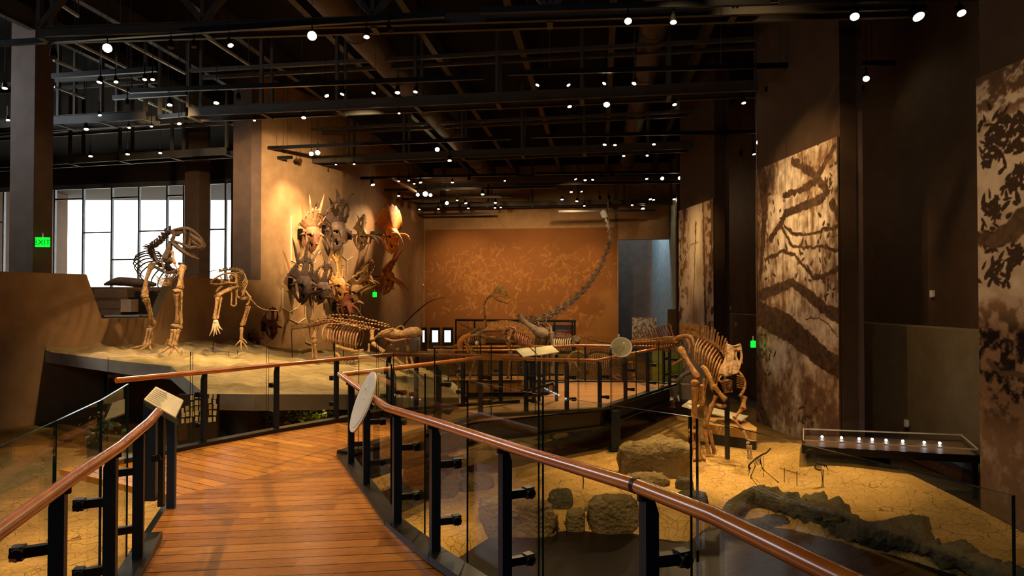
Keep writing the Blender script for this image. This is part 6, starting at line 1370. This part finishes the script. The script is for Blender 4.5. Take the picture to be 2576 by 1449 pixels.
def land(sky, far, near, grass=None):
    c = [np.array(srgb(x)[:3]) for x in (sky, far, near)]
    def f(X, Y, U, Vv):
        h1 = .62 + .10 * (vnoise(U, U * 0, 5, 1, 3, 3) - .5) * 2; h2 = .42 + .1 * (vnoise(U, U * 0 + 3, 4, 1, 9, 3) - .5) * 2; n = .7 + .6 * vnoise(X, Y, 5, 9, 4, 5)[..., None]
        o = np.where((Vv > h1)[..., None], c[0] * (0.8 + .4 * vnoise(X, Y, 2, 6, 8, 4)[..., None]), c[1] * n); return np.where((Vv < h2)[..., None], c[2] * n, o)
    return f
XF = 7.33; yA = XF * 1650 / (2235 - 1288) + 1.2
canvas('landscape_picture', 'dark desert landscape picture on the ledge face behind the display case', 'picture', V((XF, yA - 1.2, -1.28)), (0, -1, 0), (0, 0, 1), 2.3, .36, 120, 60, land('5a6670', '3a2c34', '5a3a22'), n=V((-1, 0, 0)))

# ================================================================ SIGNS, SWITCHES, KIOSKS
def exit_sign(label, c, ex, w, h, text=True, arrow=True):
    ex = V(ex).normalized(); n = ex.cross(V((0, 0, 1))); n = n if n.y < 0 else -n
    r = thing('exit_sign', c, label, 'exit sign'); mb = MB(); c = V(c)
    mb.prism([c - ex * w / 2 - V((0, 0, h / 2)), c + ex * w / 2 - V((0, 0, h / 2)), c + ex * w / 2 + V((0, 0, h / 2)), c - ex * w / 2 + V((0, 0, h / 2))], -n * .04); mb.build('sign_face', M['exit_green'], r, smooth=False)
    mb = MB(); mb.tube([c - n * .02 + V((0, 0, h / 2)), c - n * .02 + V((0, 0, h / 2 + .1))], .015, 6); mb.build('bracket', M['white'], r)
    if text:
        ml = paint('exit_letter_green', '04300a', .5)
        words('EXIT', c + n * .004 - V((0, 0, h * .28)), ex, (0, 0, 1), h * .78, ml, r, align='CENTER')
        for g in (-1, 1): mb = MB(); a = c + n * .006 + ex * g * w * .46; mb.add([a, a - ex * g * w * .07 + V((0, 0, h * .14)), a - ex * g * w * .07 - V((0, 0, h * .14))], [(0, 1, 2)]); mb.build('arrow', ml, r, smooth=False)
exit_sign('green exit sign reading EXIT on the near left column', P(106, 609, 15.2), (1, .12, 0), .30, .22)
exit_sign('small green exit light right of the orange horned skulls', P(943, 741, 24.5), (.5, .3, 0), .14, .19, text=False)
exit_sign('small green exit light left of the bare-branch mural', P(1896, 866, 14.2), (.6, .1, 0), .10, .145, text=False)
def plate(label, c, ex, w=.08, h=.13):
    ex = V(ex).normalized(); r = thing('wall_switch', c, label, 'wall switch', None); mb = MB(); mb.box(c, (w, w * .6, h), Matrix.Rotation(math.atan2(ex.y, ex.x), 3, 'Z')); mb.build('plate', M['white'], r, smooth=False)
    mb = MB(); mb.box(V(c) + V((-.0, -.035, -.02)), (w * .5, w * .5, h * .25)); mb.build('button', M['white'], r, smooth=False)
plate('white wall switch high on the dark wall left of the leafy mural', P(2345, 739, 12.2), (0, 1, 0))
plate('white wall switch low on the olive ledge above the display case', P(2280, 1065, 12.15), (0, 1, 0))
plate('small white switch on the far olive ledge', P(1852, 817, 21.3), (0, 1, 0), .1, .12)
plate('white sensor standing on the far olive ledge', P(1837, 774, 22.2), (0, 1, 0), .06, .10)
plate('tiny white switch by the blue-lit opening', P(1690, 741, 24.0), (0, 1, 0), .07, .11)
plate('white switch on the skull wall above the lone small skull', wallpt(666, 797, .03), wdir, .11, .20)
plate('tiny white dot switch left of the russet print', wallpt(1064, 717, .03, True), (0, 1, 0), .09, .09)
plate('white switch right of the cream disc', P(1688, 822, 24.0), (0, 1, 0), .08, .12)
plate('white knob at the lower right of the russet print', PP(1556, 845, WC, cn) + cn * .05, (1, 0, 0), .09, .2)
for i, (x0, x1, s0, s1) in enumerate(((1061, 1072, 1063, 1068), (1082, 1105, 1087, 1102), (1113, 1138, 1118, 1134))):
    q = [PP(x, y, WC + cn * .6, cn) for x, y in ((x0, 864), (x1, 864), (x1, 824), (x0, 824))]
    k = thing('kiosk', zz(q[0], -1), ('leftmost', 'middle', 'rightmost')[i] + ' black kiosk with a glowing blue-white screen at the back wall', 'kiosk')
    mb = MB(); q0 = q[:]; q0[0] = zz(q[0], -1.1); q0[1] = zz(q[1], -1.1); mb.prism(q0, -cn * .2); mb.build('housing', M['kerb'], k, smooth=False)
    q = [PP(x, y, WC + cn * .605, cn) for x, y in ((s0, 861), (s1, 861), (s1, 831), (s0, 831))]; mb = MB(); mb.prism(q, cn * .005); mb.build('screen', M['screen'], k, smooth=False)
# back display case
dc_ = thing('display_case', PP(1300, 875, WC + cn * 2.2, cn), 'long dark-framed glass display case below the russet print', 'display case')
o1 = WC + cn * 1.9
def oc(px, py): return PP(px, py, o1, cn)
mb = MB(); mb.prism([oc(1145, 803), oc(1448, 806), oc(1448, 811), oc(1145, 808)], -cn * 1.0); mb.build('top_frame', M['kerb'], dc_, smooth=False)
for x in (1147, 1194, 1440, 1446, 1395): mb = MB(); a = oc(x, 808); mb.beam(a, zz(a, -1.1), .08, .08); mb.build('frame_post', M['kerb'], dc_, smooth=False)
mb = MB(); mb.prism([zz(oc(1147, 860), -1.1), zz(oc(1446, 860), -1.1), oc(1446, 862), oc(1147, 862)], -cn * 1.0); mb.build('base', M['kerb'], dc_, smooth=False)
mb = MB(); mb.prism([oc(1149, 862), oc(1442, 862), oc(1442, 811), oc(1149, 808)], -cn * .02); mb.build('glass_front', M['case_glass'], dc_, smooth=False)
a = oc(1388, 856) - cn * .5; canvas('landscape_picture', 'small picture of red hills and violet sky in the back display case', 'picture', a, cdir, (0, 0, 1), 1.05, .72, 60, 40, land('8a86a8', '8a4a3a', 'b0603a'), n=cn)
def cracks(c0, c1, s): 
    a, b = np.array(srgb(c0)[:3]), np.array(srgb(c1)[:3])
    def f(X, Y, U, Vv): n = vnoise(X, Y, s, s, 6, 5); r = np.clip(np.abs(n - .5) * 9, 0, 1)[..., None]; return a + (b - a) * r
    return f
a = P(1590, 862, 34.5); canvas('rock_photo_panel', 'pale photo panel of cracked stone in the blue-lit opening', 'picture', a, (1, -.1, 0), (0, 0, 1), 1.28, 1.32, 90, 90, cracks('4a3c34', 'd0c0ac', 5), n=V((-.1, -1, 0)))
a = P(1641, 985, 18.6); canvas('meadow_panel', 'bright green meadow backdrop panel beyond the end platform', 'picture', a, (1, -.1, 0), (0, 0, 1), .85, 1.35, 50, 60, land('a8a858', '8a9a30', '7a8a28'), n=V((-.1, -1, 0)))
a = P(1430, 900, 18.9); 

# ---- exhibits behind the duckbill
ex_ = thing('fossil_bench', P(1665, 1050, 15.0), 'low dark bench with grey stone blocks and small fossil skulls', 'display bench')
def bx(name, x0, x1, y0, y1, Y, dY, mat, par):
    a = P(x0, y1, Y); b = P(x1, y0, Y); mb = MB(); mb.box(V(((a.x + b.x) / 2, Y + dY / 2, (a.z + b.z) / 2)), (b.x - a.x, dY, b.z - a.z)); return mb.build(name, mat, par, smooth=False)
bx('bench_base', 1592, 1738, 1010, 1052, 15.0, .9, M['kerb'], ex_); bx('stone_block', 1688, 1704, 957, 1002, 15.4, .3, M['board'], ex_); bx('stone_block', 1717, 1740, 968, 1006, 15.3, .3, M['board'], ex_)
part(ex_, 'stone_arch', M['board'], lambda m: m.tube([P(1698, 1000, 15.6), P(1704, 962, 15.6), P(1722, 942, 15.6), P(1744, 941, 15.6), P(1752, 1000, 15.6)], [.05] * 5, 8, sub=4))
for i, (x, y, s_) in enumerate(((1651, 1012, .09), (1688, 1018, .11))):
    q = P(x, y, 14.8); r = thing('fossil_skull', q, ('small pale triangular fossil on the low dark bench', 'small brown fossil skull hanging at the low dark bench')[i], 'fossil')
    part(r, 'bone_body', M['bone_pale'] if i == 0 else M['bone_mauve'], lambda m: m.cone(q + V((0, 0, -.06)), q + V((0, 0, .12)), s_), lambda m: m.ball(q + V((0, 0, .05 * i)), (s_ * .8, .05, s_ * .7), 9, 7, jit=.15))
pf = thing('tan_platform', P(1850, 1090, 12.4), 'tan angular low platform behind the duckbill legs', 'platform')
tp_ = [PZ(1778, 1050, -.62), PZ(1862, 1052, -.62), PZ(1903, 1074, -.62), PZ(1905, 1084, -.62), PZ(1790, 1072, -.62)]
tp_ = [PZ(*q, -.60) for q in ((1770, 1050), (1868, 1052), (1904, 1076), (1902, 1084), (1784, 1068))]
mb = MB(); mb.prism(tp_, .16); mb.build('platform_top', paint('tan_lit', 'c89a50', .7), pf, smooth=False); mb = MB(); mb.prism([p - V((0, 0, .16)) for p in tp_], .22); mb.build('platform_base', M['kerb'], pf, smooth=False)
for i, q in enumerate((((1715, 1020), (1735, 1006), (1764, 1016), (1748, 1030)), ((1784, 1038), (1796, 1026), (1882, 1046), (1866, 1058)))):
    cc = [P(q[0][0], q[0][1], 12.2), P(q[1][0], q[1][1], 12.6), P(q[2][0], q[2][1], 12.4), P(q[3][0], q[3][1], 12.0)]; r = thing('reading_stand', V((cc[0].x, 12.3, -1)), ('short', 'long')[i] + ' slanted cream reading rail behind the duckbill skeleton', 'info stand')
    mb = MB(); mb.prism(cc, .02); mb.build('panel', M['cream'], r, smooth=False)
    for k in (0.15, .85): a = cc[0].lerp(cc[3], .5).lerp(cc[1].lerp(cc[2], .5), k); mb = MB(); mb.beam(a - V((0, 0, .03)), zz(a, -1.03), .035, .035); mb.build('leg', M['kerb'], r, smooth=False)

# ---- paper notes and plants under the slab
rn = random.Random(9); pn_ = thing('note_board', P(490, 1080, 9.2), 'dark upright board covered with pinned paper notes below the slab', 'board')
bo_ = [P(448, 1075, 9.2), P(546, 1068, 9.0), P(546, 992, 9.0), P(448, 992, 9.2)]; ub = (bo_[1] - bo_[0]).normalized(); nb = V((ub.y, -ub.x, 0)).normalized()
mb = MB(); mb.prism([zz(bo_[0], -1.02), zz(bo_[1], -1.02), bo_[2], bo_[3]], -nb * .05); mb.build('board_panel', paint('dark_board', '2e2118', .7), pn_, smooth=False)
k = 0
for r_ in range(5):
    for c_ in range(8):
        x = 456 + c_ * 11.5 + rn.uniform(-1, 1); y = 1008 + r_ * 14 + rn.uniform(-3, 3) - (c_ * .8)
        if (c_ < 2 and r_ < 2) or (5 <= c_ <= 5 and r_ != 2): continue
        a = PP(x, y, bo_[0] + nb * .012, nb); s = .05 + rn.uniform(-.008, .01); h_ = .065
        mb = MB(); an = rn.uniform(-.1, .1); e = ub * math.cos(an) + V((0, 0, math.sin(an))); f_ = V((0, 0, math.cos(an))) - ub * math.sin(an)
        mb.prism([a, a + e * s, a + e * s + f_ * h_, a + f_ * h_], -nb * .003)
        o = mb.build('paper_note', M['cream'] if rn.random() > .15 else paint('tinted_note', 'c8b070', .7), loc=a, smooth=False)
        tag(o, 'cream paper note in the %s row of the dark board, %s from the left' % (ORD[r_], ORD[c_]), 'paper note', 'paper notes pinned on the dark board'); k += 1
def plant(label, px, py, w, h, Y, cols, n, seed):
    r = thing('leafy_plant', P(px, py, Y), label, 'plant'); R = random.Random(seed); k = Y / F; base = P(px, py, Y)
    for j in range(2):
        mb = MB()
        for i in range(n // 2):
            c = base + V((R.gauss(0, .3) * w * k, R.gauss(0, .25) * w * k, abs(R.gauss(.5, .28)) * h * k)); a = R.uniform(0, 6.28); L = R.uniform(.05, .10); t = V((math.cos(a), math.sin(a), R.uniform(-.5, .6))).normalized(); s = t.orthogonal().normalized() * L * .28
            mb.add([c, c + t * L * .5 + s, c + t * L, c + t * L * .5 - s], [(0, 1, 2, 3)])
        mb.build('foliage', cols[j], r, smooth=False, recalc=False)
    mb = MB()
    for i in range(7): mb.tube([base, base + V((R.gauss(0, .12) * w * k, R.gauss(0, .1), h * k * .5)), base + V((R.gauss(0, .25) * w * k, R.gauss(0, .1), h * k * R.uniform(.7, 1)))], [.012, .008, .003], 5, sub=2)
    mb.build('stem', paint('stem_brown', '3a2a14', .8), r)
lf1 = paint('bright_leaf', '9ab020', .5, var=.3); lf2 = paint('mid_leaf', '5a7018', .5, var=.3); lf3 = paint('dull_leaf', '4a4418', .6); lf4 = paint('brown_leaf', '6a4a1a', .6)
plant('bright yellow-green leafy plant lit below the slab edge', 780, 1085, 95, 78, 11.0, (lf1, lf2), 260, 1)
plant('dull brown-green creeper left of the bright plant', 668, 1085, 46, 75, 11.0, (lf3, lf4), 200, 2)
plant('dark plant right of the bright plant under the slab', 850, 1060, 60, 60, 11.4, (lf3, lf2), 140, 3)
plant('dim green plant glimpsed behind the left handrail', 250, 1110, 60, 60, 9.6, (lf2, lf3), 120, 4)
gl_ = thing('globe_lamp', P(808, 1023, 10.8), 'tiny white lamp glowing among the bright leaves', 'lamp'); part(gl_, 'bulb', M['lamp'], lambda m: m.ball(P(808, 1023, 10.8), .03, 10, 8)); rod(gl_, P(808, 1023, 10.8), V((P(808, 1023, 10.8).x, 10.8, -1.0)), .008)
# ---- things in the V-shaped gap
def lump(label, name, cat, x0, x1, y0, y1, Y, dY, mat):
    a = P(x0, y1, Y); b = P(x1, y0, Y); mb = MB(); mb.box(V(((a.x + b.x) / 2, Y + dY / 2, (a.z + b.z) / 2)), (b.x - a.x, dY, b.z - a.z)); o = mb.build(name, mat, loc=zz(a, a.z), smooth=False); return tag(o, label, cat)
TB = V((0, 0, 0))
ds = thing('desk', P(330, 800, 21), 'grey-topped dark desk behind the V-shaped gap', 'desk'); bx('desk_front', 322, 420, 732, 820, 21, .8, M['kerb'], ds); bx('desk_top', 262, 350, 793, 797, 20.2, .9, M['white'], ds); bx('desk_leg', 300, 345, 797, 860, 20.6, .4, M['column'], ds)
br_ = paint('brown_crate', '6a5040', .7)
lump('top brown crate of the stack in the gap', 'crate', 'crate', 236, 320, 726, 748, 20.6, .7, br_); lump('middle brown crate of the stack in the gap', 'crate', 'crate', 244, 302, 757, 776, 20.6, .7, br_); lump('bottom brown crate of the stack in the gap', 'crate', 'crate', 252, 303, 778, 793, 20.6, .7, br_)
lump('pinkish upright box beside the crates in the gap', 'box', 'box', 303, 330, 753, 785, 20.6, .5, paint('pinkish_box', 'b09080', .7))
lump('brown back panel behind the crates in the gap', 'panel', 'panel', 150, 440, 722, 880, 23.0, .15, paint('back_panel_brown', '5a4438', .7))
an = thing('long_fossil_head', P(330, 715, 19.5), 'dark streamlined fossil head lying across the top of the gap', 'fossil'); part(an, 'body', M['bone_dark'], lambda m: m.tube([P(262, 716, 19.5), P(300, 708, 19.5), P(350, 712, 19.5), P(392, 716, 19.5)], [.03, .14, .14, .05], 10, sub=4))
# ================================================================ LAMPS AND ADDED FIXTURELESS SPOTS THAT LIGHT THE HALL
def aim(key, tgt, power, size=36, blend=1.0, col=WARM, rad=.08):
    root, p = LAMPOBJ[key]; d = (V(tgt) - p).normalized(); return spot(root, p + d * .16, tgt, power, size, blend, col, rad)
W_ = wallpt
# skull wall
aim((783, 387), W_(730, 560), 350, 70); spot(None, (-2.6, 15, 6.1), W_(722, 530), 2600, 46, 1, (1, .72, .42)); spot(None, (-2.4, 11.0, 6.1), P(900, 840, 16.6), 1100, 26, 1); spot(None, (2.4, 12.0, 6.1), P(1470, 730, 21.5), 1100, 26, 1); aim((799, 384), W_(790, 640), 1100, 46); aim((640, 303), W_(700, 470), 260, 70)  # spots without a parent are added, no fixture carries them
aim((1051, 490), W_(900, 620, 0, True), 700, 50); aim((1070, 488), W_(860, 700), 1500, 46); aim((1100, 376), W_(800, 740), 1500, 40)
aim((1083, 491), W_(985, 740, 0, True), 350, 44)
# back wall wash
for k, x, y, pw in (((1124, 511), 1160, 720, 500), ((1214, 489), 1280, 690, 600), ((1437, 483), 1400, 700, 600), ((1448, 451), 1440, 760, 700), ((1246, 510), 1330, 780, 300), ((1470, 518), 1500, 830, 200), ((1138, 459), 1130, 680, 500)):
    aim(k, PP(x, y, WC, cn), pw * .8, 76)
# skeletons on the slab and the low wall behind them
aim((785, 90), P(440, 780, 14), 950, 34); aim((270, 121), P(430, 860, 14), 900, 40); aim((922, 93), P(600, 880, 14.5), 1500, 38)
aim((822, 241), P(640, 940, 11), 1000, 50); aim((1045, 231), P(930, 840, 16.6), 1500, 36); aim((1000, 233), P(760, 950, 13), 1000, 50)
aim((544, 259), P(330, 930, 13), 300, 40); aim((940, 234), P(240, 760, 16), 200, 34); aim((861, 237), P(720, 900, 15), 700, 44)
# deck
D_ = lambda px, py: PZ(px, py, 0)
aim((1580, 53), D_(780, 1150), 1300, 40); aim((580, 114), D_(650, 1110), 700, 50); aim((1352, 214), D_(700, 1250), 500, 44)
aim((1520, 210), PZ(1450, 980, -.25), 500, 38); aim((1595, 210), PZ(1600, 980, -.25), 350, 38); aim((1430, 214), PZ(1250, 1030, -.2), 400, 38)
spot(None, (-4.6, 1.5, 7.2), (-1.3, 3.6, 0), 620, 56, 1); spot(None, (1.0, 3.0, 7.4), (-1.9, 4.6, 0), 350, 50, 1)  # both deck spots are added, without any fixture
spot(None, (-.5, 3.2, 7.3), P(1480, 880, 12.3), 600, 22, 1); spot(None, (-3.2, 6.0, 6.1), P(1215, 830, 15.6), 900, 22, 1); spot(None, (1.0, 10.5, 6.1), P(1330, 850, 19), 1300, 26, 1)  # added spots for the disc and middle skeletons, no fixtures
# mud and rocks
Z1 = lambda px, py: PZ(px, py, -1)
aim((1694, 56), Z1(1650, 1180), 1100, 36); aim((2150, 42), Z1(1990, 1190), 1100, 38); aim((1526, 263), Z1(1560, 1090), 1200, 50); aim((1935, 256), Z1(2100, 1170), 900, 34)
spot(None, (1.5, 4.0, 7.6), Z1(1480, 1270), 800, 40, 1); spot(None, (-6.0, 5.0, 7.6), (-4.2, 6.0, -1), 1000, 60, 1)  # added spots over the mud, no lamp body
# duckbill
aim((1697, 263), P(1800, 930, 11), 700, 26); aim((2031, 200), P(1840, 940, 11), 450, 24); spot(None, (.6, 4.0, 7.0), P(1800, 940, 11.1), 1100, 22, 1)  # the parentless spot is an added front light
# murals
aim((1911, 357), P(2000, 560, 13), 400, 50); spot(None, (1.5, 9.0, 6.8), P(2005, 540, 13), 1300, 34, 1)  # second light is an added spot without fixture
spot(None, (1.6, 4.2, 6.6), P(2550, 650, 7.4), 420, 50, 1); aim((1704, 515), P(1750, 640, 20), 300, 44); spot(None, (2.2, 15.5, 6.1), P(1755, 640, 20), 700, 30, 1); aim((1696, 501), P(1750, 620, 20), 300, 44)  # parentless spots here are added to brighten the murals
# sauropod and the middle skeletons
spot(None, (1.5, 14, 6.1), P(1515, 540, 21.5), 700, 9, 1, (1, .85, .65)); spot(None, (3, 9.5, 7.6), (7.3, 12, -.2), 260, 60, 1); aim((1463, 482), P(1400, 800, 21), 500, 40); aim((1547, 365), P(1300, 845, 18), 1500, 32); aim((1645, 363), P(1430, 800, 20), 1300, 36); aim((1131, 404), P(1220, 830, 15.6), 900, 28)  # parentless spots added for the sauropod skull and the ledge
aim((1871, 259), P(1600, 900, 17), 800, 40)
# window bay
aim((427, 264), P(490, 500, 24), 500, 60); aim((250, 207), P(80, 500, 15.5), 40, 60); aim((600, 248), P(620, 560, 20), 260, 50); spot(None, P(330, 330, 17), P(330, 770, 21), 300, 60, 1)  # last spot is added to light the gap, no fixture
def area(name, loc, d, sx, sy, e, col):
    ld = bpy.data.lights.new(name, 'AREA'); ld.energy = e; ld.color = col; ld.size = sx; ld.size_y = sy; ld.shape = 'RECTANGLE'; o = bpy.data.objects.new(name, ld); scene.collection.objects.link(o); o.location = loc; o.rotation_mode = 'QUATERNION'; o.rotation_quaternion = V(d).to_track_quat('-Z', 'Y')
area('opening_added_light', (6.4, 34.4, 7.6), (.5, .3, -1), 1.0, 1.0, 120, (.6, .82, 1))  # added cool area light
area('left_added_light', (-16, 13, 7.2), (.85, -.35, -.35), 6, 2.2, 240, (.8, .9, 1))  # unseen area light added for the handrail highlights, no window behind it
area('front_added_light', (-3, -5.6, 6.0), (.1, 1, -.35), 5, 2.5, 90, (.55, .75, 1))  # added fill behind the camera; the front wall has no window
